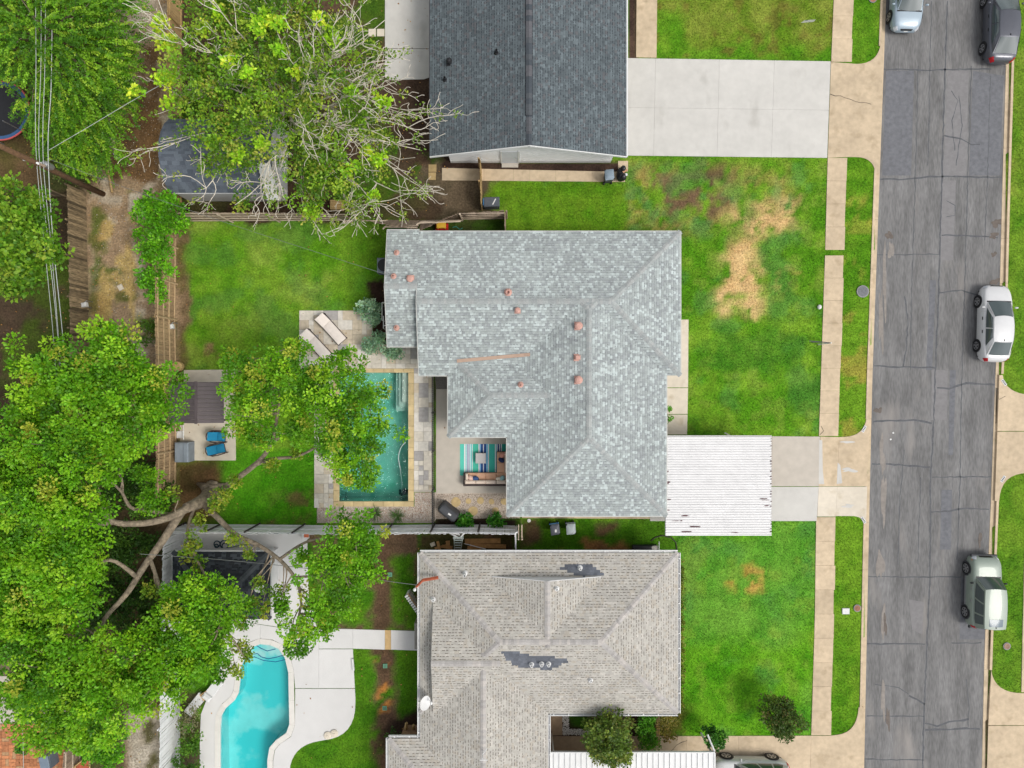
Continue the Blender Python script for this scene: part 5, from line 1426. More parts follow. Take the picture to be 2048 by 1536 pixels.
LEAF_GAIN = 1.5
def pick(pal, w, n):
    pal = np.array([C(*p) for p in pal]) * LEAF_GAIN; w = np.array(w, float) / sum(w)
    return pal[rng.choice(len(pal), n, p=w)]

def clump_leaves(centers, radius, per, size, pal, wts, up=0.5, flat=0.75, jitter=0.18):
    """rosettes of leaves round each clump centre, sprouting outward"""
    n = len(centers)
    per_c = rng.poisson(per, n)
    idx = np.repeat(np.arange(n), per_c); m = len(idx)
    d = rng.normal(size=(m, 3)); d[:, 2] = np.abs(d[:, 2]) * 0.8 - 0.15
    d /= np.linalg.norm(d, axis=1, keepdims=True)
    rr = np.asarray(radius)[idx] if hasattr(radius, '__len__') else np.full(m, radius)
    rad = rr * rng.random(m) ** 0.5
    P = centers[idx] + d * rad[:, None] * np.array([1, 1, flat])
    D = d + rng.normal(size=(m, 3)) * 0.45; D[:, 2] += up * 0.3
    L = size * rng.uniform(0.7, 1.35, m)
    ccol = pick(pal, wts, n) * rng.uniform(0.85, 1.15, (n, 1))
    cols = ccol[idx] * rng.uniform(1 - jitter, 1 + jitter, (m, 1)) * np.column_stack([rng.uniform(0.86, 1.16, m), np.ones(m), rng.uniform(0.8, 1.2, m)])
    return P, D, L, L * 0.34, cols

def blob_centers(blobs, dens, rough=0.25, inner=0.35):
    """blobs: (px, py, z, r_px[, rz_m]) -> clump centres spread over and through the volume"""
    out = []; rad = []
    for b in blobs:
        px, py, z, rp = b[:4]
        x, y, _ = W(px, py, z); r = rp / S * (H - z) / H
        rz = b[4] if len(b) > 4 else r * 0.7
        n = max(6, int(dens * r * r * 3.14))
        d = rng.normal(size=(n, 3)); d[:, 2] = np.where(rng.random(n) < 0.8, np.abs(d[:, 2]), d[:, 2] * 0.6)
        d /= np.linalg.norm(d, axis=1, keepdims=True)
        k = np.where(rng.random(n) < inner, rng.random(n) ** 0.6, 1.0) * (1 + rng.normal(size=n) * rough * 0.5)
        out.append(np.column_stack([x + d[:, 0] * r * k, y + d[:, 1] * r * k, np.maximum(0.3, z + d[:, 2] * rz * k)]))
    return np.vstack(out)

def crown(name, parent, blobs, dens, crad, per, size, pal, wts, rough=0.25, inner=0.35, mat=None):
    c = blob_centers(blobs, dens, rough, inner)
    r = rng.uniform(0.65, 1.35, len(c)) * crad
    P, D, L, Wd, K = clump_leaves(c, r, per, size, pal, wts)
    o = link(name, leaf_mesh(name, P - off(parent), D, L, Wd, K), mat or m_leaf, parent)
    OFF[o.name] = off(parent)
    return o, c

def wiggle(a, b, n, amp, sag=0.0, seed=None):
    a, b = np.array(a, float), np.array(b, float); L = np.linalg.norm(b - a)
    r_ = rng if seed is None else np.random.default_rng(seed)
    pts = []; o1, o2 = r_.normal(size=3), r_.normal(size=3)
    for i in range(n + 1):
        t = i / n
        p = a + (b - a) * t + (o1 * math.sin(math.pi * t) + o2 * math.sin(2 * math.pi * t) * 0.6) * amp * L * 0.5
        p[2] += sag * math.sin(math.pi * t) * L
        pts.append(p)
    return pts

def limb(mb, pts, r0, r1, n=8):
    k = len(pts); mb.tube(pts, [r0 + (r1 - r0) * (i / (k - 1)) ** 0.8 for i in range(k)], n)

def px_path(pts):
    """(px,py,z) list -> smooth 3-d path"""
    Q = [np.array(W(*p)) for p in pts]
    out = []
    for i in range(len(Q) - 1):
        p0, p1, p2, p3 = Q[max(i - 1, 0)], Q[i], Q[i + 1], Q[min(i + 2, len(Q) - 1)]
        for k in range(5):
            t = k / 5
            out.append(0.5 * ((2 * p1) + (-p0 + p2) * t + (2 * p0 - 5 * p1 + 4 * p2 - p3) * t * t + (-p0 + 3 * p1 - 3 * p2 + p3) * t ** 3))
    out.append(Q[-1])
    return out

# --- the great spreading tree
GREENS = [(118, 172, 28), (98, 154, 24), (146, 190, 40), (76, 128, 22), (166, 178, 60)]
GW = (32, 30, 16, 16, 4)
oak = thing('shade_tree', 'huge spreading shade tree reaching over the alley, fence and both pools', 'tree', W(415, 992))
tr_ = MB()
limb(tr_, px_path([(428, 975, 0), (420, 985, 0.5), (410, 998, 1.6), (392, 1008, 3.0), (372, 1016, 3.8)]), 0.55, 0.28, 10)
for a_ in range(0, 5, 2):      # root flare
    an_ = a_ * 1.25 + 0.3; b0 = np.array(W(426, 977, 0.0))
    limb(tr_, [b0 + (math.cos(an_) * 1.0, math.sin(an_) * 0.9, 0.02), b0 + (math.cos(an_) * 0.5, math.sin(an_) * 0.45, 0.18), b0 + (0, 0, 0.7)], 0.09, 0.34, 6)
tr_.build('trunk', m_bark, oak, smooth=True)
LIMBS = [([(385, 1010, 3.4), (345, 1032, 4.4), (290, 1046, 5.2), (228, 1044, 6.0), (206, 1016, 6.6), (190, 960, 7.2), (185, 900, 8.0), (180, 820, 8.6)], 0.34, 0.08),
         ([(228, 1044, 6.0), (180, 1050, 6.8), (110, 1040, 7.8), (60, 1020, 8.6)], 0.2, 0.06),
         ([(380, 1010, 3.6), (340, 1030, 4.0), (300, 1020, 4.6), (262, 1015, 5.2), (240, 980, 5.8), (200, 950, 6.6)], 0.26, 0.06),
         ([(365, 1020, 3.7), (325, 1082, 4.6), (290, 1130, 5.4), (255, 1185, 6.2), (215, 1230, 6.8), (180, 1280, 7.6), (150, 1330, 8.2)], 0.36, 0.08),
         ([(275, 1155, 5.8), (220, 1120, 6.4), (160, 1150, 7.4), (90, 1170, 8.2)], 0.18, 0.05),
         ([(298, 1112, 5.2), (318, 1170, 5.8), (330, 1220, 6.2), (340, 1290, 6.8), (350, 1330, 7.2)], 0.16, 0.05),
         ([(412, 998, 1.6), (448, 975, 3.0), (490, 945, 4.2), (525, 915, 5.0), (545, 880, 5.6), (552, 845, 6.2), (560, 800, 6.8)], 0.30, 0.08),
         ([(508, 930, 4.6), (545, 918, 5.2), (595, 912, 5.8), (640, 890, 6.3), (690, 860, 6.8)], 0.17, 0.05),
         ([(545, 885, 5.5), (600, 840, 6.2), (660, 800, 6.8), (720, 790, 7.2)], 0.16, 0.04),
         ([(560, 800, 6.8), (550, 750, 7.2), (540, 720, 7.5)], 0.1, 0.03),
         ([(400, 1004, 2.2), (430, 1030, 3.4), (470, 1068, 4.2), (520, 1092, 4.8), (565, 1125, 5.3), (595, 1165, 5.8), (603, 1210, 6.2)], 0.26, 0.08),
         ([(560, 1118, 5.2), (610, 1085, 5.7), (660, 1075, 6.2), (710, 1080, 6.6)], 0.13, 0.04),
         ([(590, 1155, 5.7), (640, 1150, 6.2), (690, 1140, 6.6)], 0.12, 0.04),
         ([(603, 1210, 6.2), (590, 1260, 6.4), (580, 1300, 6.5)], 0.09, 0.03),
         ([(390, 1012, 3.2), (375, 1060, 4.2), (385, 1100, 4.8), (410, 1150, 5.4), (440, 1200, 6.0), (440, 1250, 6.4)], 0.14, 0.05)]
for pts, r0, r1 in LIMBS:
    mb = MB(); limb(mb, px_path(pts), r0 * 0.72, r1 * 0.8, 8); mb.build('limb', m_bark, oak, smooth=True)
tw = MB()
B_W = [(200, 740, 8.8, 82), (120, 770, 8.6, 72), (275, 770, 8.0, 70), (240, 690, 8.2, 44), (330, 800, 7.2, 46), (90, 830, 8.4, 66), (200, 830, 9.0, 78), (280, 850, 7.8, 55),
       (50, 900, 8.8, 78), (130, 910, 9.2, 72), (195, 900, 8.4, 50), (30, 990, 9.2, 80), (110, 990, 9.6, 78), (175, 975, 8.6, 46), (245, 915, 5.6, 30), (285, 955, 4.6, 22),
       (40, 1080, 9.0, 84), (130, 1075, 9.4, 78), (165, 1112, 8.4, 40), (60, 1170, 8.8, 84), (140, 1160, 9.0, 66), (10, 1130, 8.6, 66), (110, 1250, 8.4, 66), (50, 1270, 8.4, 72),
       (285, 1262, 6.4, 26), (345, 1215, 6.0, 22), (200, 1330, 8.2, 76), (110, 1340, 8.4, 78), (60, 1350, 8.0, 62), (280, 1335, 7.4, 58), (200, 1400, 7.8, 72), (110, 1410, 7.6, 66), (270, 1385, 7.0, 48),
       (150, 1450, 7.0, 44), (95, 1455, 6.8, 34), (340, 1300, 7.0, 56), (400, 1220, 6.6, 58), (395, 1290, 6.8, 52), (450, 1190, 6.2, 34), (350, 1360, 6.6, 40), (410, 1340, 6.2, 32), (-30, 1200, 8.6, 70), (-40, 1020, 9.0, 70), (-30, 900, 8.8, 60), (400, 1180, 6.4, 34), (470, 1225, 5.6, 22), (300, 1000, 5.4, 24), (430, 1280, 6.2, 30)]
B_P = [(500, 745, 7.2, 44), (560, 720, 7.6, 36), (475, 725, 6.8, 26), (520, 800, 7.2, 48), (590, 770, 7.6, 52), (640, 745, 7.4, 32), (690, 740, 7.2, 28), (650, 800, 7.6, 50), (720, 800, 7.4, 44), (765, 860, 6.8, 26), (700, 850, 7.6, 52), (640, 860, 7.6, 48), (590, 850, 7.0, 34),
       (730, 880, 7.0, 36), (715, 930, 6.6, 36), (680, 905, 6.8, 34), (490, 860, 6.2, 30), (520, 870, 6.2, 24), (735, 950, 6.2, 20), (740, 775, 6.8, 24), (600, 700, 7.2, 14), (690, 712, 7.0, 12), (700, 955, 6.2, 16), (480, 790, 6.6, 28)]
B_S = [(690, 1045, 6.4, 32), (740, 1070, 6.4, 34), (700, 1095, 6.6, 42), (745, 1110, 6.2, 26), (660, 1130, 6.6, 44), (710, 1150, 6.4, 38), (640, 1190, 6.4, 42), (690, 1195, 6.2, 30), (610, 1110, 5.8, 18), (600, 1255, 6.4, 34), (650, 1235, 6.2, 26), (600, 1295, 6.2, 18), (560, 1210, 5.6, 12), (625, 1270, 6.2, 22), (660, 1250, 5.8, 14)]
B_T = [(470, 1075, 4.4, 14), (495, 1098, 4.7, 12), (390, 1075, 4.5, 16), (375, 1110, 4.8, 14), (400, 1130, 5.0, 14), (420, 1170, 5.6, 16), (450, 990, 3.8, 10), (440, 1005, 3.4, 16), (470, 962, 4.0, 8), (505, 1210, 5.0, 14), (520, 1170, 5.2, 10), (535, 1220, 5.0, 10), (480, 1240, 5.2, 14), (560, 1180, 5.2, 10), (485, 1290, 5.2, 14), (475, 1330, 5.2, 16), (495, 1310, 5.0, 8), (545, 925, 5.4, 8), (590, 905, 5.8, 9), (345, 990, 4.6, 14), (400, 1045, 4.0, 14), (310, 1180, 5.6, 18)]
cw, cc1 = crown('crown', oak, B_W, 5.0, 0.46, 100, 0.148, GREENS, GW, rough=0.5)
cpl, cc2 = crown('crown', oak, B_P, 5.4, 0.38, 78, 0.14, GREENS, (26, 28, 14, 20, 8), rough=0.5)
cso, cc3 = crown('crown', oak, B_S, 6, 0.36, 72, 0.14, GREENS, (26, 30, 12, 24, 6), rough=0.5)
ct, cc4 = crown('crown', oak, B_T, 15, 0.24, 32, 0.14, [(136, 158, 44), (110, 144, 36), (160, 170, 60), (90, 126, 32)], (3, 3, 2, 2), rough=0.4)
limb_pts = np.array([p for pts, _, _ in LIMBS for p in px_path(pts)[2:]])
for cset, k_ in ((cc1, 150), (cc2, 80), (cc3, 60), (cc4, 40)):
    for c_ in cset[rng.choice(len(cset), min(k_, len(cset)), replace=False)]:
        j = np.argmin(((limb_pts - c_) ** 2).sum(1) + (limb_pts[:, 2] > c_[2]) * 9)
        a = limb_pts[j]
        if np.linalg.norm(a - c_) > 5.5: continue
        limb(tw, wiggle(a, c_, 5, 0.12, 0.05), 0.05, 0.012, 5)
tag(tw.build('twigs', m_bark, oak), kind='stuff')

# --- feathery tree in the north-west corner
def frond_leaves(starts, dirs, length, leaf, pal, wts, per=16):
    """twigs with two rows of leaflets"""
    n = len(starts)
    P = []; D = []; K = []
    ccol = pick(pal, wts, n) * rng.uniform(0.82, 1.18, (n, 1))
    side = np.cross(dirs, np.array([0, 0, 1.0])); side /= (np.linalg.norm(side, axis=1, keepdims=True) + 1e-9)
    for k in range(per):
        t = (k + 0.5) / per
        for s_ in (-1, 1):
            p = starts + dirs * length[:, None] * t + np.array([0, 0, -0.25]) * (t * t * length)[:, None]
            P.append(p + rng.normal(size=(n, 3)) * 0.015); D.append(dirs * 0.7 + side * s_ * 0.9 + rng.normal(size=(n, 3)) * 0.25); K.append(ccol * rng.uniform(0.8, 1.2, (n, 1)))
    P = np.vstack(P); D = np.vstack(D); K = np.vstack(K)
    L = leaf * rng.uniform(0.7, 1.3, len(P))
    return P, D, L, L * 0.36, K
def frond_tree(name, label, base, blobs, dens, flen, leaf, pal, wts, trunk, per=14):
    t = thing(name, label, 'tree', W(*base))
    mb = MB(); limb(mb, px_path(trunk), 0.3, 0.1, 8); mb.build('trunk', m_bark, t, smooth=True)
    c = blob_centers(blobs, dens, 0.3, 0.3)
    ctr = np.array(W(*trunk[-1]))
    d = c - ctr; d[:, 2] = d[:, 2] * 0.2 + rng.uniform(-0.1, 0.5, len(c)); d += rng.normal(size=d.shape) * np.linalg.norm(d, axis=1, keepdims=True) * 0.35
    d /= np.linalg.norm(d, axis=1, keepdims=True)
    ln = flen * rng.uniform(0.6, 1.4, len(c))
    P, D, L, Wd, K = frond_leaves(c, d, ln, leaf, pal, wts, per)
    link('crown', leaf_mesh('crown', P - off(t), D, L, Wd, K), m_leaf, t)
    tw = MB()
    for c_ in c[rng.choice(len(c), min(70, len(c)), replace=False)]: limb(tw, wiggle(ctr, c_, 5, 0.15, 0.06), 0.05, 0.012, 5)
    tag(tw.build('twigs', m_bark, t), kind='stuff')
    return t
NWP = [(92, 142, 26), (68, 114, 22), (122, 168, 36), (148, 180, 50)]
frond_tree('feathery_tree', 'dense feathery green tree above the trampoline and the cables', (130, 150), [(60, 30, 4.8, 70), (150, 20, 4.8, 66), (210, 30, 4.3, 50), (100, 90, 4.8, 74), (190, 90, 4.1, 56), (60, 120, 4.3, 50), (150, 150, 3.9, 66), (210, 160, 3.3, 46), (120, 210, 3.3, 54), (185, 220, 2.9, 46), (200, 270, 2.3, 36), (135, 270, 2.5, 34), (90, 250, 2.5, 28), (70, 200, 3.3, 30), (160, 290, 2.2, 40), (215, 310, 2.2, 26), (100, 290, 2.2, 24), (230, 120, 3.3, 40), (235, 210, 2.3, 30), (10, 60, 4.8, 60), (10, -30, 4.8, 80), (120, -50, 4.8, 80), (-30, 130, 3.3, 30), (230, -30, 4.3, 50), (165, 320, 2.2, 20)],
           17, 0.9, 0.12, NWP, (30, 26, 26, 12), [(130, 190, 0), (125, 160, 1.4), (120, 120, 2.8), (110, 80, 4.0)], per=13)

# --- broadleaf tree by the cables
lt = thing('broadleaf_tree', 'rounded bright green tree below the cables beside the dark picket fence', 'tree', W(50, 480))
mb = MB(); limb(mb, px_path([(60, 480, 0), (55, 475, 2), (45, 470, 4.5)]), 0.22, 0.08, 8); mb.build('trunk', m_bark, lt, smooth=True)
crown('crown', lt, [(30, 410, 5.6, 44), (85, 420, 5.2, 34), (20, 470, 6, 50), (80, 480, 5.6, 42), (110, 505, 4.6, 24), (40, 530, 5.2, 40), (75, 540, 4.8, 26), (10, 570, 4.6, 24), (55, 568, 4.4, 14), (-20, 480, 6, 50)], 8, 0.4, 34, 0.22, [(104, 150, 36), (82, 126, 30), (130, 168, 48), (150, 176, 60)], (30, 26, 20, 8))

# --- half-bare tree in the north
nt_ = thing('half_bare_tree', 'half bare tree with pale dead branches and scattered lime green leaves', 'tree', W(570, 200))
mb = MB(); limb(mb, px_path([(590, 230, 0), (588, 226, 1.5), (584, 220, 3.0), (580, 214, 4.2)]), 0.42, 0.3, 10); mb.build('trunk', m_bark, nt_, smooth=True)
dead = MB(); c0 = np.array(W(580, 214, 4.2))
tips = []; mids = []
R_ = random.Random(21)
ends = [(330, 25, 6.8), (310, 230, 5.6), (320, 300, 5.0), (400, 380, 5.2), (470, 410, 5.2), (540, 430, 4.8), (620, 440, 4.6), (700, 430, 4.6), (760, 430, 4.2), (820, 390, 4.6), (830, 315, 5.0), (845, 270, 5.4), (850, 220, 5.6), (790, 200, 6.4),
        (780, 120, 6.6), (770, 40, 7.2), (690, 10, 7.6), (620, -20, 8.0), (540, -20, 8.0), (470, -20, 7.8), (420, -10, 7.6), (390, 90, 7.8), (840, 300, 5.0), (820, 345, 4.8), (800, 160, 6.4), (740, 70, 7.6), (760, 240, 7.0), (450, 60, 6.4), (520, 60, 6.8), (600, 80, 8.8), (680, 100, 8.2), (720, 170, 7.6), (700, 260, 7.2), (640, 330, 6.8), (560, 340, 7.0), (480, 320, 5.2), (420, 270, 5.4), (400, 180, 5.6), (480, 160, 6.4), (640, 180, 8.6), (740, 330, 5.8)]
def grow_branch(a, b, r0, lvl):
    pts = wiggle(a, b, 7, 0.16, 0.06, R_.randrange(10 ** 6))
    limb(dead, pts, r0, max(0.012, r0 * 0.25), 6 if lvl < 2 else 4)
    L = np.linalg.norm(np.array(b) - np.array(a)); d0 = (np.array(b) - np.array(a)) / L
    if lvl >= 3: tips.append(pts[-1]); return
    n = (6, 6, 5)[lvl]
    for i in range(n):
        t = R_.uniform(0.35, 1.0); p = np.array(pts[int(t * 7)])
        d = d0 + np.array([R_.gauss(0, 0.6), R_.gauss(0, 0.6), R_.gauss(0.05, 0.22)]); d /= np.linalg.norm(d)
        grow_branch(p, p + d * L * R_.uniform(0.22, 0.42), r0 * 0.42, lvl + 1)
    mids.extend(pts[3:])
for e_ in ends:
    grow_branch(c0 + np.array([R_.uniform(-0.3, 0.3), R_.uniform(-0.3, 0.3), R_.uniform(-0.5, 0.6)]), np.array(W(*e_)), 0.06, 1)
tag(dead.build('branches', m_deadwood, nt_), kind='stuff')
crown('crown', nt_, [(430, 60, 6.6, 66), (540, 60, 6.8, 70), (640, 60, 6.6, 60), (400, 150, 6.4, 64), (500, 150, 7.0, 72), (610, 150, 7.0, 70), (700, 150, 6.4, 48), (440, 240, 6.2, 66), (540, 250, 6.4, 72), (640, 260, 6.2, 66), (720, 250, 5.6, 40), (460, 300, 5.6, 50), (505, 325, 5.4, 26), (450, 255, 5.8, 40), (620, 345, 5.6, 54), (670, 350, 5.2, 52), (740, 340, 4.8, 32), (490, 405, 4.6, 20), (620, 410, 4.6, 36), (430, 10, 6.8, 60), (580, -10, 7, 80), (700, 400, 4.4, 30), (740, 120, 6, 24), (380, 200, 5.8, 22), (420, 330, 5, 20), (760, 290, 4.8, 26)],
      5.0, 0.38, 38, 0.145, [(120, 162, 38), (94, 134, 32), (146, 176, 52), (158, 168, 66), (76, 116, 28)], (28, 26, 18, 14, 14), rough=0.35, inner=0.6)
crown('fresh_leaves', nt_, [(325, 45, 6.8, 14), (320, 80, 6.6, 12), (335, 160, 6.2, 16), (275, 188, 6.0, 10), (340, 205, 6.0, 12), (345, 90, 6.6, 16), (410, 60, 7.4, 10), (440, 20, 7.6, 12), (525, 55, 8.2, 16), (540, 30, 8.2, 12), (560, 45, 8.4, 10), (665, 80, 7.6, 12), (600, 145, 8.0, 10), (430, 285, 6.4, 10), (480, 310, 6.4, 10), (705, 180, 7.2, 8), (760, 205, 6.6, 14), (735, 305, 5.8, 8), (760, 320, 5.6, 10), (700, 335, 6.0, 10), (525, 290, 6.8, 8), (560, 100, 8.4, 8), (640, 40, 8.2, 8), (745, 395, 4.8, 8), (625, 425, 4.8, 8), (500, 150, 8.4, 10), (460, 120, 8, 10)],
      26, 0.2, 16, 0.2, [(168, 210, 48), (146, 196, 44), (196, 214, 62)], (3, 3, 2), rough=0.4, inner=0.5)
pt_ = np.array(mids)[rng.choice(len(mids), 900)]
P, D, L, Wd, K = clump_leaves(pt_, 0.22, 9, 0.13, [(120, 150, 48), (150, 166, 60), (96, 128, 40)], (2, 1, 2))
link('sparse_leaves', leaf_mesh('sparse_leaves', P - off(nt_), D, L, Wd, K), m_leaf, nt_)

# --- vine over the west fence, and other creepers and shrubs
def shrub(name, label, cat, base, blobs, dens, crad, per, size, pal, wts, group=None, stems=4, inner=0.45):
    t = thing(name, label, cat, W(*base), group=group)
    crown('foliage', t, blobs, dens, crad, per, size, pal, wts, inner=inner)
    if stems:
        mb = MB(); b0 = np.array(W(*base))
        for k in range(stems):
            tb = blobs[k % len(blobs)]; limb(mb, wiggle(b0 + (random.uniform(-0.1, 0.1), random.uniform(-0.1, 0.1), 0), np.array(W(tb[0], tb[1], tb[2])), 4, 0.15), 0.03, 0.01, 5)
        mb.build('stem', m_bark, t)
    return t
VIN = [(104, 172, 24), (86, 150, 22), (124, 190, 36), (74, 126, 22)]
shrub('climbing_vine', 'bright green vine smothering the tall tan fence by the alley', 'vine', (335, 480), [(320, 415, 2.4, 34, 0.4), (300, 430, 2.2, 26, 0.5), (345, 430, 2.3, 28, 0.4), (310, 465, 2.3, 30, 0.4), (300, 500, 2.0, 24, 0.5), (325, 500, 2.4, 22, 0.3), (305, 540, 2.0, 26, 0.5), (310, 575, 1.9, 24, 0.4), (315, 600, 1.7, 14, 0.4), (335, 545, 2.2, 14, 0.3), (360, 445, 1.6, 16, 0.4), (285, 470, 1.2, 10, 0.4)], 16, 0.24, 26, 0.15, VIN, (3, 3, 2, 2))
shrub('climbing_vine', 'green vine mass between the alley gravel and the brick terrace', 'vine', (215, 1500), [(190, 1480, 1.6, 24, 0.5), (220, 1490, 1.6, 26, 0.5), (235, 1460, 1.6, 20, 0.5), (195, 1510, 1.2, 20, 0.5), (225, 1520, 1.4, 18, 0.5), (232, 1545, 1.2, 14, 0.4), (180, 1460, 1.8, 18, 0.4)], 16, 0.24, 26, 0.15, VIN, (3, 3, 2, 3))
GRY = [(150, 184, 148), (128, 164, 130), (174, 202, 170), (108, 144, 110)]
for i, (lb, base, bl) in enumerate([('round grey green bush beside the mulch and the lawn edge', (738, 622), [(738, 622, 0.8, 20, 0.6), (730, 614, 0.7, 12, 0.5), (748, 632, 0.7, 12, 0.5), (756, 612, 0.6, 8, 0.5), (752, 644, 0.6, 8)]),
                                    ('round grey green bush at the corner of the stone deck', (750, 686), [(750, 686, 0.8, 21, 0.6), (742, 694, 0.6, 12, 0.5), (760, 678, 0.7, 12, 0.5)]),
                                    ('grey green bush tucked under the small roof corner', (787, 704), [(785, 704, 0.7, 15, 0.5), (798, 708, 0.6, 10, 0.5), (774, 702, 0.6, 9, 0.5)])]):
    shrub('shrub', lb, 'shrub', base, bl, 30, 0.15, 26, 0.11, GRY, (3, 3, 2, 2), group='grey green bushes by the pool deck')
shrub('small_tree', 'dense dark green evergreen tree growing in front of the white patio cover', 'tree', (1210, 1462), [(1215, 1468, 3.2, 34, 1.0), (1190, 1450, 2.8, 22, 0.8), (1240, 1450, 3.0, 22, 0.8), (1200, 1490, 3.0, 24, 0.8), (1240, 1485, 2.8, 22, 0.8), (1222, 1510, 2.4, 16, 0.6), (1180, 1475, 2.6, 14, 0.6), (1215, 1435, 2.8, 18, 0.6), (1250, 1510, 2.2, 8, 0.4), (1200, 1512, 2.4, 10)], 14, 0.28, 30, 0.16, [(96, 122, 44), (76, 100, 36), (128, 148, 60), (106, 112, 50)], (3, 3, 2, 2), stems=5)
shrub('small_tree', 'round dark olive tree on the lawn near the driveway apron', 'tree', (1557, 1420), [(1560, 1428, 1.9, 30, 0.7), (1540, 1405, 1.7, 18, 0.6), (1580, 1440, 1.9, 20, 0.6), (1565, 1455, 1.7, 18, 0.6), (1545, 1440, 1.7, 16, 0.6), (1595, 1445, 1.4, 12, 0.4), (1575, 1465, 1.2, 9, 0.4), (1560, 1405, 1.7, 16, 0.6)], 20, 0.22, 28, 0.14, [(86, 112, 42), (68, 92, 36), (118, 138, 56), (100, 100, 52)], (3, 3, 2, 2))
shrub('small_tree', 'small bright green tree beside the downspout and the silver wagon', 'tree', (1422, 1462), [(1427, 1472, 1.8, 16, 0.6), (1417, 1462, 1.7, 12, 0.5), (1436, 1468, 1.7, 12, 0.5), (1432, 1485, 1.6, 10, 0.5), (1438, 1480, 1.4, 9, 0.4)], 30, 0.16, 26, 0.13, [(66, 120, 30), (50, 100, 26), (88, 144, 40)], (3, 3, 2))
def hedge(label, x0, y0, x1, y1, h, pal):
    bl = []
    nx = max(1, round((x1 - x0) / 9)); ny = max(1, round((y1 - y0) / 9))
    for i in range(nx):
        for j in range(ny): bl.append((x0 + (i + 0.5) * (x1 - x0) / nx, y0 + (j + 0.5) * (y1 - y0) / ny, h * 0.7, 7.0, h * 0.32))
    return shrub('hedge', label, 'hedge', ((x0 + x1) / 2, (y0 + y1) / 2), bl, 40, 0.12, 22, 0.085, pal, (3, 3, 2), stems=3)
HG = [(84, 146, 30), (66, 122, 26), (110, 170, 44)]
hedge('clipped bright green hedge south of the beige roof corner', 1279, 1418, 1306, 1496, 1.1, HG)
hedge('clipped hedge stub turning toward the entry path', 1306, 1482, 1317, 1496, 1.0, HG)
hedge('long low olive hedge under the east gutter of the beige roofed house', 1346, 1120, 1364, 1425, 0.9, [(120, 132, 44), (96, 112, 36), (140, 150, 60)])
shrub('shrub', 'loose olive brown shrub beside the low brick wall', 'shrub', (1330, 1450), [(1335, 1432, 0.8, 14, 0.4), (1325, 1450, 0.8, 14, 0.4), (1335, 1468, 0.7, 13, 0.4), (1350, 1440, 0.6, 10, 0.4), (1350, 1425, 0.6, 9, 0.4)], 30, 0.15, 20, 0.10, [(134, 128, 54), (110, 108, 44), (150, 130, 70)], (3, 3, 1))
for lb, bx, by in (('leafy green plant in dark mulch near the covered grill', 930, 1042), ('leafy green plant in dark mulch near the roof corner', 990, 1040)):
    shrub('leafy_plant', lb, 'plant', (bx, by), [(bx, by, 0.45, 11, 0.35), (bx - 8, by + 2, 0.4, 7, 0.3), (bx + 8, by + 2, 0.4, 7, 0.3), (bx + 4, by - 7, 0.35, 5, 0.25)], 40, 0.14, 18, 0.15, [(60, 128, 28), (46, 106, 24), (84, 152, 40)], (3, 3, 2))
def spiky(label, px, py, r, col_):
    t = thing('spiky_plant', label, 'plant', W(px, py))
    n = 90; a = rng.uniform(0, 6.28, n); el_ = rng.uniform(0.25, 1.2, n)
    D = np.column_stack([np.cos(a) * np.cos(el_), np.sin(a) * np.cos(el_), np.sin(el_)])
    b = np.array(W(px, py, 0.06)); P = b + rng.normal(size=(n, 3)) * 0.04
    L = r * rng.uniform(0.7, 1.2, n)
    o = link('leaves', leaf_mesh('leaves', P - off(t), D, L, np.full(n, 0.018), pick([col_, (120, 140, 96), (86, 118, 60)], (2, 1, 2), n), 0.1), m_leaf, t)
spiky('spiky grass plant in gravel half under the leaves', 752, 1027, 0.6, (92, 122, 66)); spiky('green spiky grass plant alone in the pale gravel', 796, 1031, 0.62, (84, 126, 56))
shrub('shrub', 'leggy grey shrub bulging over the white fence by the kidney pool', 'shrub', (378, 1440), [(372, 1445, 1.3, 18, 0.5), (385, 1430, 1.0, 14, 0.5), (385, 1455, 1.0, 14, 0.5), (392, 1415, 0.8, 12, 0.4)], 16, 0.2, 14, 0.10, [(128, 126, 92), (110, 120, 70), (146, 140, 112)], (2, 2, 2), stems=9)
shrub('shrub', 'rounded green shrub between the white fence and the pool deck', 'shrub', (382, 1490), [(380, 1490, 1.2, 20, 0.5), (392, 1485, 1.0, 14, 0.4), (372, 1455, 1.4, 10, 0.4)], 28, 0.18, 24, 0.11, [(84, 130, 32), (68, 108, 28), (104, 146, 44)], (3, 3, 2))
shrub('shrub', 'low green shrub at the southern end of the white fence', 'shrub', (378, 1545), [(372, 1535, 1.2, 24, 0.5), (388, 1550, 1.0, 18, 0.5), (365, 1560, 1.3, 16, 0.5)], 26, 0.18, 24, 0.11, [(78, 124, 32), (62, 102, 28), (98, 140, 44)], (3, 3, 2))
shrub('shrub', 'small green bush by the stepped corner gutter', 'shrub', (788, 1475), [(785, 1472, 0.7, 12, 0.4), (796, 1474, 0.6, 8, 0.3)], 34, 0.14, 22, 0.10, [(66, 110, 28), (52, 92, 24)], (1, 1))
shrub('potted_palm_tuft', 'small round green tuft growing through the brick terrace', 'plant', (48, 1492), [(48, 1492, 0.35, 10, 0.25), (42, 1497, 0.3, 7, 0.2)], 40, 0.14, 22, 0.10, [(66, 130, 30), (50, 108, 26)], (1, 1))
shrub('shrub', 'small green sprig by the front path', 'shrub', (1337, 838), [(1338, 838, 0.5, 5, 0.3), (1338, 818, 0.5, 3, 0.2)], 60, 0.1, 14, 0.10, [(96, 160, 50), (120, 176, 60)], (1, 1), stems=2)
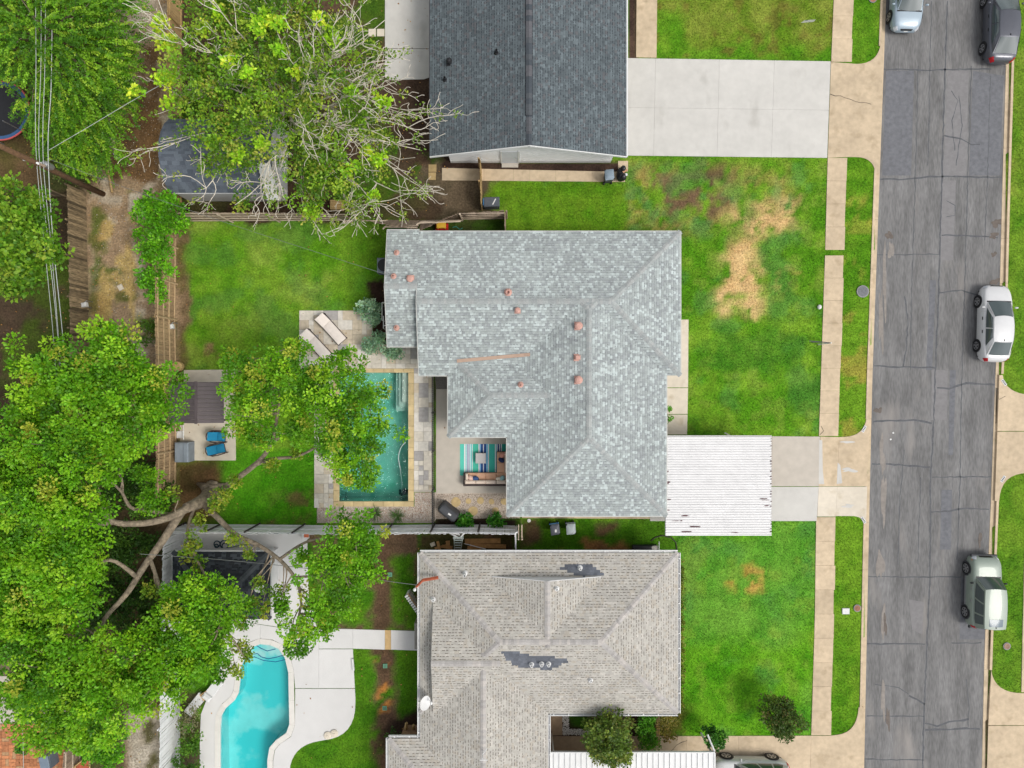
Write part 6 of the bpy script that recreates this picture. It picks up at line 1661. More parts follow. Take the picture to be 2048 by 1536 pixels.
shrub('shrub', 'sprawling weedy bush at the foot of the shade tree by the alley', 'shrub', (300, 970), [(325, 985, 1.2, 28, 0.5), (285, 960, 1.6, 36, 0.6), (240, 935, 1.8, 40, 0.7), (300, 1010, 1.2, 28, 0.5), (255, 990, 1.5, 34, 0.6), (215, 985, 1.8, 34, 0.6), (210, 1080, 1.8, 38, 0.6), (260, 1085, 1.4, 34, 0.5), (250, 1120, 1.6, 34, 0.6), (200, 1130, 1.8, 36, 0.6), (290, 1180, 1.3, 32, 0.5), (235, 1200, 1.6, 40, 0.6), (190, 1230, 1.6, 36, 0.6), (310, 1240, 1.1, 28, 0.4), (260, 1270, 1.4, 34, 0.5), (305, 1090, 1.0, 22, 0.4)], 13, 0.32, 34, 0.15, [(70, 106, 34), (56, 88, 28), (92, 128, 44)], (2, 3, 1))
shrub('shrub', 'tangle of green undergrowth around the foot of the utility pole', 'shrub', (170, 350), [(150, 340, 1.0, 24, 0.5), (180, 360, 0.8, 20, 0.4), (120, 335, 1.0, 20, 0.5), (190, 330, 1.2, 18, 0.5)], 9, 0.26, 18, 0.13, [(86, 116, 40), (70, 100, 34), (120, 126, 70)], (2, 3, 1), stems=12)
shrub('shrub', 'green weeds along the alley below the vine covered fence', 'shrub', (300, 670), [(300, 655, 0.5, 12, 0.3), (295, 680, 0.4, 10, 0.3)], 30, 0.16, 20, 0.11, [(76, 116, 32), (92, 130, 40)], (1, 1), stems=2)

# --- mown grass: too many blades to count
def blades(n, regions_ok):
    px = rng.uniform(-60, 2110, n); py = rng.uniform(-60, 1600, n)
    i = np.clip(((px - gx[0]) / GS).round().astype(int), 0, len(gx) - 1); j = np.clip(((py - gy[0]) / GS).round().astype(int), 0, len(gy) - 1)
    keep = rng.random(n) < GG[i, j]
    px, py, i, j = px[keep], py[keep], i[keep], j[keep]
    bad = np.zeros(len(px), bool)
    for p in COVER:
        P = np.array(p); x0, y0 = P.min(0) - 1; x1, y1 = P.max(0) + 1
        m = (px > x0) & (px < x1) & (py > y0) & (py < y1) & ~bad
        if m.any():
            idx = np.nonzero(m)[0]
            bad[idx[sdist(p, px[idx], py[idx]) > -0.5]] = True
    px, py, i, j = px[~bad], py[~bad], i[~bad], j[~bad]
    return px, py, GC[i, j]
px, py, kc = blades(620000, None)
n = len(px)
base = np.column_stack([(px - 1024) / S, (768 - py) / S, np.full(n, -0.015)])
a = rng.uniform(0, 6.28, n); el_ = rng.uniform(0.45, 1.3, n); L = rng.uniform(0.05, 0.105, n)
tip = base + np.column_stack([np.cos(a) * np.cos(el_), np.sin(a) * np.cos(el_), np.sin(el_)]) * L[:, None]
w_ = rng.uniform(0.012, 0.026, n)
sd = np.column_stack([-np.sin(a), np.cos(a), np.zeros(n)]) * w_[:, None]
V = np.stack([base - sd, base + sd, tip], 1).reshape(-1, 3)
F = np.arange(3 * n).reshape(-1, 3)
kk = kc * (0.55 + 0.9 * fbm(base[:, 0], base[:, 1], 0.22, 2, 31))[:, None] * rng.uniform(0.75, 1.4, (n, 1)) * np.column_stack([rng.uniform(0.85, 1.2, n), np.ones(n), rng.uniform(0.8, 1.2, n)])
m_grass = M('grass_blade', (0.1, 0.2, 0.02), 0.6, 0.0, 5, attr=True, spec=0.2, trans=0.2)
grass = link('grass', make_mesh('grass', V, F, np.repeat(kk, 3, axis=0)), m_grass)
tag(grass, 'short mown grass covering all the lawns', 'grass', kind='stuff')
# fallen leaves and litter
nl = 2600
lp = np.column_stack([rng.uniform(-40, 900, nl), rng.uniform(-40, 1580, nl)])
ok_ = np.ones(nl, bool)
for p in (road_poly,): ok_ &= sdist(p, lp[:, 0], lp[:, 1]) < 0
for p in (POOL1, POOL2): ok_ &= sdist(p, lp[:, 0], lp[:, 1]) < -14
ok_ &= ~((lp[:, 0] > 380) & (lp[:, 1] > 450) & (rng.random(nl) < 0.72))
lp = lp[ok_]; n = len(lp)
P = np.column_stack([(lp[:, 0] - 1024) / S, (768 - lp[:, 1]) / S, np.full(n, 0.05)])
D = rng.normal(size=(n, 3)); D[:, 2] *= 0.15
L = rng.uniform(0.06, 0.13, n)
lit = link('leaf_litter', leaf_mesh('leaf_litter', P, D, L, L * 0.35, pick([(176, 132, 70), (150, 108, 62), (200, 170, 80), (120, 88, 58)], (3, 3, 1, 2), n)), m_leaf)
tag(lit, 'fallen brown and yellow leaves scattered over yards and alley', 'leaf litter', kind='stuff')
# ------------------------------------------------------------------ cars
def car_paint(name, c, metal=0.3, rough=0.28):
    return M(name, c, rough, 0.03, 3, metal=metal, spec=0.4, coat=0.35)

def make_car(label, loc, heading, L, Wd, Hh, wb, paint, kind='sedan', trim=None, skyroof=False, rails=False, spoke=5, front_off=0.0, roof_paint=None):
    """built along +x (front); heading = angle of the front in world"""
    t = thing('parked_car', label, 'car', loc, heading)
    hw = Wd / 2; hl = L / 2
    if kind == 'sedan':
        top = [(-1.0, 0.62), (-0.97, 0.80), (-0.92, 0.93), (-0.70, 0.98), (-0.30, 0.96), (0.30, 0.95), (0.48, 0.95), (0.75, 0.86), (0.90, 0.76), (0.97, 0.64), (1.0, 0.5)]
        gh = dict(xr0=-0.84, xr1=-0.47, xf1=0.13, xf0=0.53, zb=0.93)
    else:
        top = [(-1.0, 0.66), (-0.97, 0.95), (-0.93, 1.02), (-0.30, 1.02), (0.30, 1.02), (0.46, 1.03), (0.75, 0.99), (0.88, 0.92), (0.96, 0.78), (1.0, 0.55)]
        gh = dict(xr0=-0.95, xr1=-0.86, xf1=0.18, xf0=0.42, zb=1.0)
        if kind == 'wagon':
            top = [(a, z - 0.06) for a, z in top]; gh = dict(xr0=-0.93, xr1=-0.74, xf1=0.10, xf0=0.42, zb=0.94)
    nexp = 5.2 if kind != 'jeep' else 6.5
    def hwid(u): return hw * max(0.0, 1 - abs(u) ** nexp) ** (1 / nexp)
    def ztop(u): return float(np.interp(u, [a for a, _ in top], [z for _, z in top]))
    sec = [(-1.0, None)]
    def bpt(u, q):
        """u in -1..1 along, q in -1..1 across"""
        w_ = hwid(u); zt = ztop(u); zl = 0.24 + 0.16 * max(0, abs(u) - 0.9) / 0.1
        aq = abs(q); sg = 1 if q >= 0 else -1
        tab = [(0, 0, zt + 0.025), (0.35, 0.42, zt + 0.018), (0.6, 0.78, zt - 0.005), (0.72, 0.90, zt - 0.05), (0.8, 0.965, zt - 0.16), (0.88, 1.0, min(0.66, zt - 0.2)), (0.95, 0.99, 0.42), (1.0, 0.94, zl)]
        y = np.interp(aq, [a[0] for a in tab], [a[1] for a in tab]); z = np.interp(aq, [a[0] for a in tab], [a[2] for a in tab])
        return np.array([u * hl, sg * y * w_, max(zl, z)])
    us = np.concatenate([[-1, -0.995, -0.985, -0.965, -0.935], np.linspace(-0.89, 0.89, 29), [0.935, 0.965, 0.985, 0.995, 1]])
    qs = np.array([-1, -0.95, -0.88, -0.84, -0.8, -0.76, -0.72, -0.66, -0.6, -0.47, -0.35, -0.18, 0, 0.18, 0.35, 0.47, 0.6, 0.66, 0.72, 0.76, 0.8, 0.84, 0.88, 0.95, 1])
    MB().grid([[bpt(u, q) for q in qs] for u in us]).build('body', paint, t, local=True, smooth=True)
    MB().box((-hl * 0.86, -hw * 0.86, 0.18), (hl * 0.86, hw * 0.86, 0.34)).build('underbody', m_black, t, local=True)
    # greenhouse
    zb, xr0, xr1, xf1, xf0 = gh['zb'], gh['xr0'] * hl, gh['xr1'] * hl, gh['xf1'] * hl, gh['xf0'] * hl
    wb0 = hw * 0.88; wr0 = hw * (0.66 if kind == 'sedan' else 0.72)
    zr = Hh
    def bow(x0_, x1_, w_, v, amt): return x0_ + amt * (1 - (v * 2 - 1) ** 2)
    def lowp(s, v):      # s 0 rear..1 front at belt, v -1..1
        x = xr0 + (xf0 - xr0) * s + (0.10 if s > 0.5 else -0.06) * abs(2 * s - 1) * (1 - v * v)
        ww = wb0 * (1 - 0.10 * max(0, s - 0.75) / 0.25 - 0.14 * max(0, 0.2 - s) / 0.2)
        return np.array([x, v * ww, zb])
    def upp(s, v):
        x = xr1 + (xf1 - xr1) * s + (0.07 if s > 0.5 else -0.04) * abs(2 * s - 1) * (1 - v * v)
        ww = wr0 * (1 - 0.06 * abs(2 * s - 1) ** 3)
        return np.array([x, v * ww, zr - 0.05 * abs(v) ** 2.5 - 0.045 * (2 * s - 1) ** 2])
    ss = np.linspace(0, 1, 13); vs_ = np.linspace(-1, 1, 11); ts = np.linspace(0, 1, 6)
    rp = roof_paint or paint
    MB().grid([[upp(s, v) for v in vs_] for s in ss]).build('roof', rp, t, local=True, smooth=True)
    def side(s, tt, v):
        a, b = lowp(s, v), upp(s, v); p = a + (b - a) * tt; p[1] += v * 0.035 * math.sin(math.pi * tt); return p
    cab = MB()
    for v in (-1, 1): cab.grid([[side(s, tt, v) for tt in (ts if v > 0 else ts[::-1])] for s in ss][::-1])
    cab.grid([[lowp(1, v) + (upp(1, v) - lowp(1, v)) * tt for v in vs_] for tt in ts][::-1])
    cab.grid([[lowp(0, v) + (upp(0, v) - lowp(0, v)) * tt for v in vs_] for tt in ts])
    cab.build('pillar_frame', paint, t, local=True, smooth=True)
    def gpanel(name, fn, a0, a1, b0, b1, off_):
        g = [[fn(a0 + (a1 - a0) * i / 6, b0 + (b1 - b0) * j / 6) + off_ for j in range(7)] for i in range(7)]
        MB().grid(g).build(name, m_glass, t, local=True, smooth=True)
    gpanel('windshield', lambda tt, v: lowp(1, v) + (upp(1, v) - lowp(1, v)) * tt, 0.98, 0.04, -0.95, 0.95, np.array([0.012, 0, 0.010]))
    gpanel('rear_window', lambda tt, v: lowp(0, v) + (upp(0, v) - lowp(0, v)) * tt, 0.10, 0.94, -0.90, 0.90, np.array([-0.012, 0, 0.010]))
    wins = [(0.10, 0.30), (0.335, 0.60), (0.635, 0.93)] if kind != 'sedan' else [(0.16, 0.50), (0.53, 0.92)]
    for v in (-1, 1):
        for a0, a1 in wins:
            f = lambda s, tt, v=v: side(s, tt, v)
            o_ = np.array([0, v * 0.012, 0.006])
            if v > 0: gpanel('side_window', f, a1, a0, 0.10, 0.90, o_)
            else: gpanel('side_window', f, a0, a1, 0.10, 0.90, o_)
    def patch(name, u0, u1, q0, q1, mat, lift=0.012, n=5):
        c_ = np.array([0, 0, 0.45])
        g = []
        for i in range(n + 1):
            row = []
            for j in range(n + 1):
                p = bpt(u0 + (u1 - u0) * i / n, q0 + (q1 - q0) * j / n)
                d = p - c_; d[0] = d[0] * (abs(p[0]) / hl) ** 4; nn = d / (np.linalg.norm(d) + 1e-9)
                row.append(p + nn * lift)
            g.append(row)
        MB().grid(g).build(name, mat, t, local=True, smooth=True)
    for sg in (-1, 1):
        q0, q1 = (0.60, 0.86) if sg > 0 else (-0.86, -0.60)
        patch('headlight', 0.90, 0.975, q0, q1, m_lamp)
        patch('taillight', -0.985, -0.90, q0, q1, m_red)
        patch('mirror_seam', 0.3, 0.302, q0, q1, m_black)
    patch('windshield_cowl', gh['xf0'] - 0.005, gh['xf0'] + 0.04, -0.62, 0.62, m_black, 0.014)
    patch('grille', 0.955, 0.985, -0.45, 0.45, m_black, 0.010)
    patch('licence_plate', 0.990 if kind != 'sedan' else 0.986, 0.996, -0.2, 0.2, m_white, 0.02)
    for sg in (-1, 1):
        MB().ellipsoid((xf0 - 0.30, sg * (hw + 0.09), zb + 0.06), (0.06, 0.11, 0.07)).build('mirror', paint if kind != 'jeep' else m_black, t, local=True, smooth=True)
        for u_ in (-0.22, 0.12):
            p = bpt(u_, 0.80 * sg); MB().box((p[0] - 0.09, p[1] - 0.015, p[2] - 0.02), (p[0] + 0.09, p[1] + 0.025, p[2] + 0.02)).build('door_handle', m_rim if kind != 'sedan' else m_black, t, local=True)
    wr = 0.33 if kind == 'sedan' else 0.37
    for sx in (-1, 1):
        for sg in (-1, 1):
            cx_, cy_ = sx * wb / 2 + front_off, sg * (hw * 0.99)
            def ring(r_, y_, n=22): return [(cx_ + r_ * math.cos(2 * math.pi * k / n), cy_ + sg * y_, wr + r_ * math.sin(2 * math.pi * k / n)) for k in range(n)]
            def lath(rows):
                mb = MB(); P_ = [ring(*r_) for r_ in rows]; P_ = [p + [p[0]] for p in P_]
                mb.grid(P_ if sg < 0 else P_[::-1]); return mb
            MB().add(ring(wr + 0.07, 0.006), [tuple(range(22))[::-1 if sg > 0 else 1]]).build('wheel_arch', trim or m_black, t, local=True)
            wh = lath([(0.02, -0.2), (wr, -0.19), (wr, 0.0), (wr - 0.02, 0.03), (wr * 0.70, 0.032), (wr * 0.66, 0.015), (0.02, 0.012)]).build('wheel', m_tyre, t, local=True, smooth=False)
            rm = MB()
            for k in range(spoke):
                a0 = 2 * math.pi * k / spoke; w_ = 0.28
                def rp_(r_, a_, y_): return (cx_ + r_ * math.cos(a_), cy_ + sg * y_, wr + r_ * math.sin(a_))
                q_ = [rp_(0.05, a0 - 0.6, 0.036), rp_(wr * 0.66, a0 - w_, 0.030), rp_(wr * 0.66, a0 + w_, 0.030), rp_(0.05, a0 + 0.6, 0.036)]
                rm.add(q_, [(0, 1, 2, 3) if sg < 0 else (3, 2, 1, 0)])
            rm_r = lath([(wr * 0.72, 0.034), (wr * 0.62, 0.034)])
            rm.add(rm_r.v, rm_r.f); rm.add(ring(0.06, 0.040), [tuple(range(22))[::-1 if sg > 0 else 1]])
            rm.build('rim', m_rim, wh, local=True)
    if skyroof: MB().grid([[upp(s, v) + (0, 0, 0.012) for v in np.linspace(-0.62, 0.62, 7)] for s in np.linspace(0.07, 0.26, 5)]).build('sunroof', M('sunroof_glass', (0.10, 0.14, 0.17), 0.1, 0.05, 3), t, local=True, smooth=True)
    if rails:
        for sg in (-1, 1): MB().tube([upp(s, 0.9 * sg) + (0, 0, 0.05) for s in np.linspace(0.05, 0.9, 8)], 0.022, 6).build('roof_rail', m_rim, t, local=True)
    MB().add([upp(0.06, 0.0) + (0.05, -0.03, 0.0), upp(0.06, 0) + (-0.06, 0, 0.0), upp(0.06, 0) + (0.05, 0.03, 0.0), upp(0.06, 0) + (-0.05, 0, 0.07)], [(0, 1, 3), (1, 2, 3), (2, 0, 3), (0, 2, 1)]).build('antenna_fin', m_black, t, local=True)
    if kind == 'jeep':
        MB().rbox(hl * 0.985, 0, 0.48, 0.14, Wd * 0.86, 0.16, 0, bev=0.03).build('bumper', m_darkgrey, t, local=True)
        MB().rbox(-hl * 0.985, 0, 0.48, 0.14, Wd * 0.86, 0.16, 0, bev=0.03).build('bumper', m_darkgrey, t, local=True)
        for sg in (-1, 1):
            MB().box((-wb / 2 + 0.45, sg * hw * 1.0 - 0.03, 0.30), (wb / 2 - 0.45, sg * hw * 1.0 + 0.03, 0.38)).build('side_step', m_rim, t, local=True)
        patch('amber_marker', 0.86, 0.89, -0.84, -0.80, M('amber', (0.6, 0.2, 0.02), 0.3, 0.05, 3), 0.02); patch('amber_marker', 0.86, 0.89, 0.80, 0.84, M('amber', (0.6, 0.2, 0.02), 0.3, 0.05, 3), 0.02)
    return t
HD = R(90 - 1.6)
make_car('white sedan parked facing up the street at the far kerb', (28.92, 3.62, ZR), HD + R(0.2), 4.62, 1.80, 1.46, 2.66, car_paint('white_car_paint', C(222, 222, 222), 0.0, 0.35))
make_car('pale sage green boxy off-road car parked at the far kerb', (28.22, -12.42, ZR), HD, 4.35, 1.82, 1.80, 2.62, car_paint('sage_car_paint', C(150, 162, 150), 0.1, 0.42), 'jeep', trim=m_darkgrey, skyroof=True, spoke=6)
make_car('dark grey sedan with red tail lamps parked at the far kerb', (29.30, 21.62, ZR), HD, 4.82, 1.84, 1.46, 2.84, car_paint('graphite_car_paint', C(96, 98, 106), 0.35, 0.3))
make_car('pale blue silver sedan parked nose down at the house side kerb', (23.66, 23.45, ZR), HD + math.pi, 4.65, 1.82, 1.50, 2.72, car_paint('ice_blue_car_paint', C(164, 180, 192), 0.15, 0.35))
make_car('silver wagon on the driveway half under the white patio cover', (14.2, -23.25, 0.034), math.pi - R(1.0), 4.65, 1.84, 1.66, 2.72, car_paint('silver_car_paint', C(208, 210, 208), 0.1, 0.35), 'wagon', rails=True)

# ------------------------------------------------------------------ wheeled bins, bags, boxes
def wheelie_bin(label, px, py, rot, body, lid, tagged=True, h=1.05):
    t = thing('trash_bin', label, 'trash bin', W(px, py), rot)
    a, b = 0.24, 0.27
    v = []
    for z, k in ((0.06, 0.78), (h * 0.55, 0.9), (h, 1.0)):
        v += [(x * a * k, y * b * k, z) for x, y in ((-1, -1), (1, -1), (1, 1), (-1, 1))]
    f = [(0, 3, 2, 1)] + [(r * 4 + i, r * 4 + (i + 1) % 4, r * 4 + 4 + (i + 1) % 4, r * 4 + 4 + i) for r in (0, 1) for i in range(4)]
    MB().add(v, f).build('body', body, t, local=True)
    g = []
    for i in range(7):
        row = []
        for j in range(7):
            x, y = -1 + i / 3, -1 + j / 3
            row.append((x * (a + 0.03), y * (b + 0.04), h + 0.02 + 0.07 * (1 - abs(x) ** 3) * (1 - abs(y) ** 3)))
        g.append(row)
    ld = MB().grid(g); ld.rbox(0, 0, h - 0.02, 2 * (a + 0.03), 2 * (b + 0.04), 0.04)
    lo = ld.build('lid', lid, t, local=True)
    if tagged: MB().rbox(0.03, -0.06, h + 0.092, 0.16, 0.10, 0.004, 1.4).build('label_plate', m_white, lo, local=True)
    MB().tube([(-a - 0.02, b + 0.06, h - 0.03), (-a - 0.06, b + 0.10, h), (a + 0.06 - 0.02, b + 0.10, h), (a, b + 0.06, h - 0.03)], 0.018, 6).build('handle', body, t, local=True)
    for s_ in (-1, 1): MB().tube([(s_ * (a * 0.85), b * 0.8, 0.1), (s_ * (a * 0.85) + s_ * 0.06, b * 0.8, 0.1)], 0.1, 12).build('wheel', m_tyre, t, local=True)
    return t
m_blue = M('blue_plastic', C(60, 120, 170), 0.5, 0.08, 4)
wheelie_bin('blue grey wheeled bin standing by the trash bag', 1214, 360, R(186), m_darkgrey, M('bin_lid_blue_grey', C(134, 150, 162), 0.5, 0.1, 4), False)
wheelie_bin('charcoal wheeled bin with blue rim beside a paler one', 1108, 1052, R(8), m_blue, M('bin_lid_charcoal', C(88, 92, 100), 0.5, 0.1, 4))
wheelie_bin('pale grey wheeled bin beside a charcoal one', 1139, 1051, R(4), m_grey, M('bin_lid_pale', C(172, 182, 184), 0.5, 0.1, 4), False)
tb = MB(); cx_, cy_, _ = W(1245, 350)
for k in range(5): tb.ellipsoid((cx_ + random.uniform(-0.16, 0.16), cy_ + random.uniform(-0.25, 0.25), 0.25 + 0.05 * k), (0.3 - 0.03 * k, 0.34 - 0.03 * k, 0.26), 12, 8)
bagt = tb.build('trash_bag', M('black_bag', (0.015, 0.015, 0.018), 0.3, 0.2, 6, bump=1.0, bscale=6), smooth=True); tag(bagt, 'black trash bag heaped by the corner of the dark roofed house', 'trash bag')
MB().rbox(cx_ + 0.06, cy_ + 0.06, 0.56, 0.3, 0.12, 0.05, 0.5).build('carton', M('kraft_carton', C(196, 150, 116), 0.8, 0.1, 5), bagt); MB().rbox(cx_ + 0.1, cy_ - 0.16, 0.54, 0.2, 0.14, 0.06, 0.3).build('carton', m_white, bagt)
def simple_box(name, label, cat, px, py, lx, ly, h, ang, mat, extra=None, z=0.0, bev=0.03):
    x, y, _ = W(px, py, z)
    t = thing(name, label, cat, (x, y, z), ang)
    MB().rbox(0, 0, 0, lx, ly, h * 0.86, 0, bev=bev).build('body', mat, t, local=True)
    MB().rbox(0, 0, h * 0.86 + 0.002, lx * 1.04, ly * 1.06, h * 0.14, 0, bev=bev).build('lid', extra or mat, t, local=True)
    return t
bx = simple_box('storage_box', 'dark grey storage box behind the grey fence end', 'storage box', 984, 410, 0.9, 0.55, 0.75, 0.02, M('dark_box', C(84, 90, 98), 0.5, 0.15, 4))
MB().box((-0.52, -0.2, 0.1), (-0.47, 0.2, 0.8)).build('strap', m_blue, bx, local=True)
MB().rbox(0.15, 0.0, 0.756, 0.06, 0.4, 0.012, -0.5).build('tape', m_white, bx, local=True)
simple_box('storage_box', 'black box with torn pale sheet on the ground by the beige roofed house', 'storage box', 1282, 1096, 1.1, 0.42, 0.45, 0.0, M('black_box', C(46, 48, 52), 0.6, 0.2, 4))
simple_box('storage_box', 'low black box under the north gutter beside a torn sheet', 'storage box', 1303, 1096, 0.6, 0.4, 0.4, 0.1, M('black_box_b', C(52, 54, 58), 0.6, 0.2, 4), M('torn_sheet', C(180, 176, 170), 0.7, 0.3, 8))
# air conditioners
ac = thing('air_conditioner', 'grey air conditioner unit beside the west wall', 'air conditioner', W(773, 535))
x, y, _ = W(773, 535)
MB().rbox(x, y, 0.0, 0.85, 0.9, 0.8, 0, bev=0.04).build('casing', m_grey, ac)
MB().lathe([(0.36, 0.0), (0.38, 0.03), (0.3, 0.035), (0.02, 0.03)], x, y, 20, z0=0.80).build('fan_grille', m_black, ac)
# white trellis bench by the house
tl = thing('trellis', 'white wire trellis against the west wall by the grey bushes', 'trellis', W(770, 635))
P4 = [W(765, 606, 0.9), W(766, 655, 0.9)]
for a_, b_ in (((764, 605), (764, 640)), ((764, 640), (768, 642)), ((767, 632), (767, 657)), ((764, 605), (780, 605)), ((767, 651), (782, 651))):
    MB().tube([W(*a_, 0.9), W(*b_, 0.9)], 0.03, 5).build('bar', m_white_metal, tl)
for a_ in ((764, 605), (767, 657), (764, 640)):
    p = W(*a_, 0.9); MB().tube([(p[0], p[1], 0), p], 0.025, 5).build('post', m_white_metal, tl)
for k in range(2):
    c_ = W(773, 616 + k * 9, 0.9); MB().tube([(c_[0] + 0.2 * math.cos(t_), c_[1] + 0.2 * math.sin(t_), 0.9) for t_ in np.linspace(1.5, 4.6, 9)], 0.018, 5).build('scroll', m_black, tl)
# toy car
ty = thing('toy_car', 'red and yellow toddler ride-on car by the grey fence', 'toy car', W(885, 456), R(0))
m_tr = M('toy_red', (0.55, 0.02, 0.02), 0.35, 0.05, 4); m_ty = M('toy_yellow', (0.75, 0.45, 0.05), 0.35, 0.05, 4)
MB().rbox(0, 0, 0.1, 0.74, 0.40, 0.32, 0, bev=0.08).build('body', m_tr, ty, local=True)
MB().rbox(0, 0, 0.76, 0.56, 0.38, 0.07, 0, bev=0.03).build('roof', m_ty, ty, local=True)
for sx in (-1, 1):
    for sy in (-1, 1):
        MB().box((sx * 0.22 - 0.025, sy * 0.15 - 0.025, 0.42), (sx * 0.22 + 0.025, sy * 0.15 + 0.025, 0.76)).build('post', m_ty, ty, local=True)
        MB().tube([(sx * 0.24, sy * 0.17, 0.1), (sx * 0.24, sy * 0.23, 0.1)], 0.1, 12).build('wheel', m_black, ty, local=True)
ho = MB().tube([np.array(W(905, 455, 0.03)), np.array(W(912, 453, 0.05)), np.array(W(920, 459, 0.03)), np.array(W(925, 456, 0.03))], 0.03, 6).build('garden_tool', M('teal_plastic', C(60, 150, 130), 0.5, 0.1, 4)); tag(ho, 'teal plastic tool lying in the weeds by the toy car', 'garden tool')

# ------------------------------------------------------------------ loungers, chairs, lounge set
m_cush = M('cream_cushion', C(248, 236, 226), 0.9, 0.04, 5)
m_wick = M('dark_wicker', C(74, 62, 60), 0.8, 0.25, 25, bump=0.6, bscale=60)
def lounger(label, px, py, rot):
    t = thing('sun_lounger', label, 'sun lounger', W(px, py, 0.05), rot, 'sun loungers on the stone deck')
    Ll, w = 2.05, 0.66
    for sy in (-1, 1):
        MB().box((-Ll / 2, sy * w / 2 - 0.02, 0.24), (Ll / 2, sy * w / 2 + 0.02, 0.30)).build('frame_rail', m_wick, t, local=True)
        for sx in (-1, 1): MB().box((sx * (Ll / 2 - 0.06) - 0.03, sy * (w / 2 - 0.02) - 0.03, 0), (sx * (Ll / 2 - 0.06) + 0.03, sy * (w / 2 - 0.02) + 0.03, 0.30)).build('leg', m_wick, t, local=True)
    MB().box((-Ll / 2, -w / 2, 0.25), (-Ll / 2 + 0.04, w / 2, 0.30)).build('frame_rail', m_wick, t, local=True); MB().box((Ll / 2 - 0.04, -w / 2, 0.25), (Ll / 2, w / 2, 0.30)).build('frame_rail', m_wick, t, local=True)
    def cush(x0_, z0_, x1_, z1_, name):
        n = 8; g = []
        for i in range(n + 1):
            u = i / n; row = []
            for j in range(9):
                v = -1 + j / 4
                pf = 0.05 * (1 - abs(2 * u - 1) ** 6) * (1 - abs(v) ** 6)
                row.append((x0_ + (x1_ - x0_) * u, v * (w / 2 - 0.025), z0_ + (z1_ - z0_) * u + 0.03 + pf))
            g.append(row)
        mb = MB().grid(g)
        mb.grid([[(p[0], p[1], z0_ + (z1_ - z0_) * (p[0] - x0_) / (x1_ - x0_)) for p in row] for row in g][::-1])
        mb.build(name, m_cush, t, local=True, smooth=True)
    cush(-Ll / 2 + 0.64, 0.31, Ll / 2 - 0.02, 0.31, 'seat_cushion')
    cush(-Ll / 2 + 0.02, 0.62, -Ll / 2 + 0.63, 0.32, 'back_cushion')
    MB().tube([(-Ll / 2 + 0.03, -w / 2 - 0.01, 0.60), (-Ll / 2 + 0.62, -w / 2 - 0.01, 0.30)], 0.015, 5).build('back_support', m_wick, t, local=True); MB().tube([(-Ll / 2 + 0.03, w / 2 + 0.01, 0.60), (-Ll / 2 + 0.62, w / 2 + 0.01, 0.30)], 0.015, 5).build('back_support', m_wick, t, local=True)
lounger('cream sun lounger lying fully clear on the stone deck', 665, 659, R(-48)); lounger('cream sun lounger with its foot hidden under leaves', 635, 690, R(-47))

m_bluec = M('blue_cushion', C(28, 134, 176), 0.85, 0.06, 6)
def patio_chair(label, px, py, rot):
    t = thing('patio_chair', label, 'chair', W(px, py, 0.03), rot, 'blue chairs on the gazebo patio')
    def puff(cx_, cy_, z0_, lx, ly, h, tilt, name):
        g = []
        for i in range(7):
            row = []
            for j in range(7):
                x_, y_ = -1 + i / 3, -1 + j / 3
                row.append((cx_ + x_ * lx / 2, cy_ + y_ * ly / 2, z0_ + tilt * x_ + h * (0.6 + 0.4 * (1 - abs(x_) ** 4) * (1 - abs(y_) ** 4))))
            g.append(row)
        mb = MB().grid(g); mb.grid([[(p[0], p[1], z0_ + tilt * ((p[0] - cx_) / (lx / 2)) * 1.0) for p in r_] for r_ in g][::-1])
        mb.build(name, m_bluec, t, local=True, smooth=True)
    puff(0.16, 0, 0.36, 0.5, 0.52, 0.13, 0.0, 'seat_cushion'); puff(-0.22, 0, 0.66, 0.36, 0.52, 0.12, -0.26, 'back_cushion')
    MB().tube([(0.46, -0.33, 0.58), (0.1, -0.36, 0.58), (-0.3, -0.34, 0.66), (-0.46, -0.2, 0.9), (-0.5, 0, 0.93), (-0.46, 0.2, 0.9), (-0.3, 0.34, 0.66), (0.1, 0.36, 0.58), (0.46, 0.33, 0.58)], 0.035, 7).build('armrest', m_wick, t, local=True)
    MB().rbox(0.05, 0, 0.26, 0.72, 0.58, 0.08).build('seat_frame', m_wick, t, local=True)
    for sx, sy in ((0.4, -0.32), (0.4, 0.32), (-0.34, -0.28), (-0.34, 0.28)): MB().box((sx - 0.025, sy - 0.025, 0), (sx + 0.025, sy + 0.025, 0.58 if sx > 0 else 0.7)).build('leg', m_wick, t, local=True)
patio_chair('blue cushioned patio chair standing nearer the metal gazebo', 442, 872, R(-6)); patio_chair('blue cushioned patio chair standing away from the metal gazebo', 441, 897, R(13))

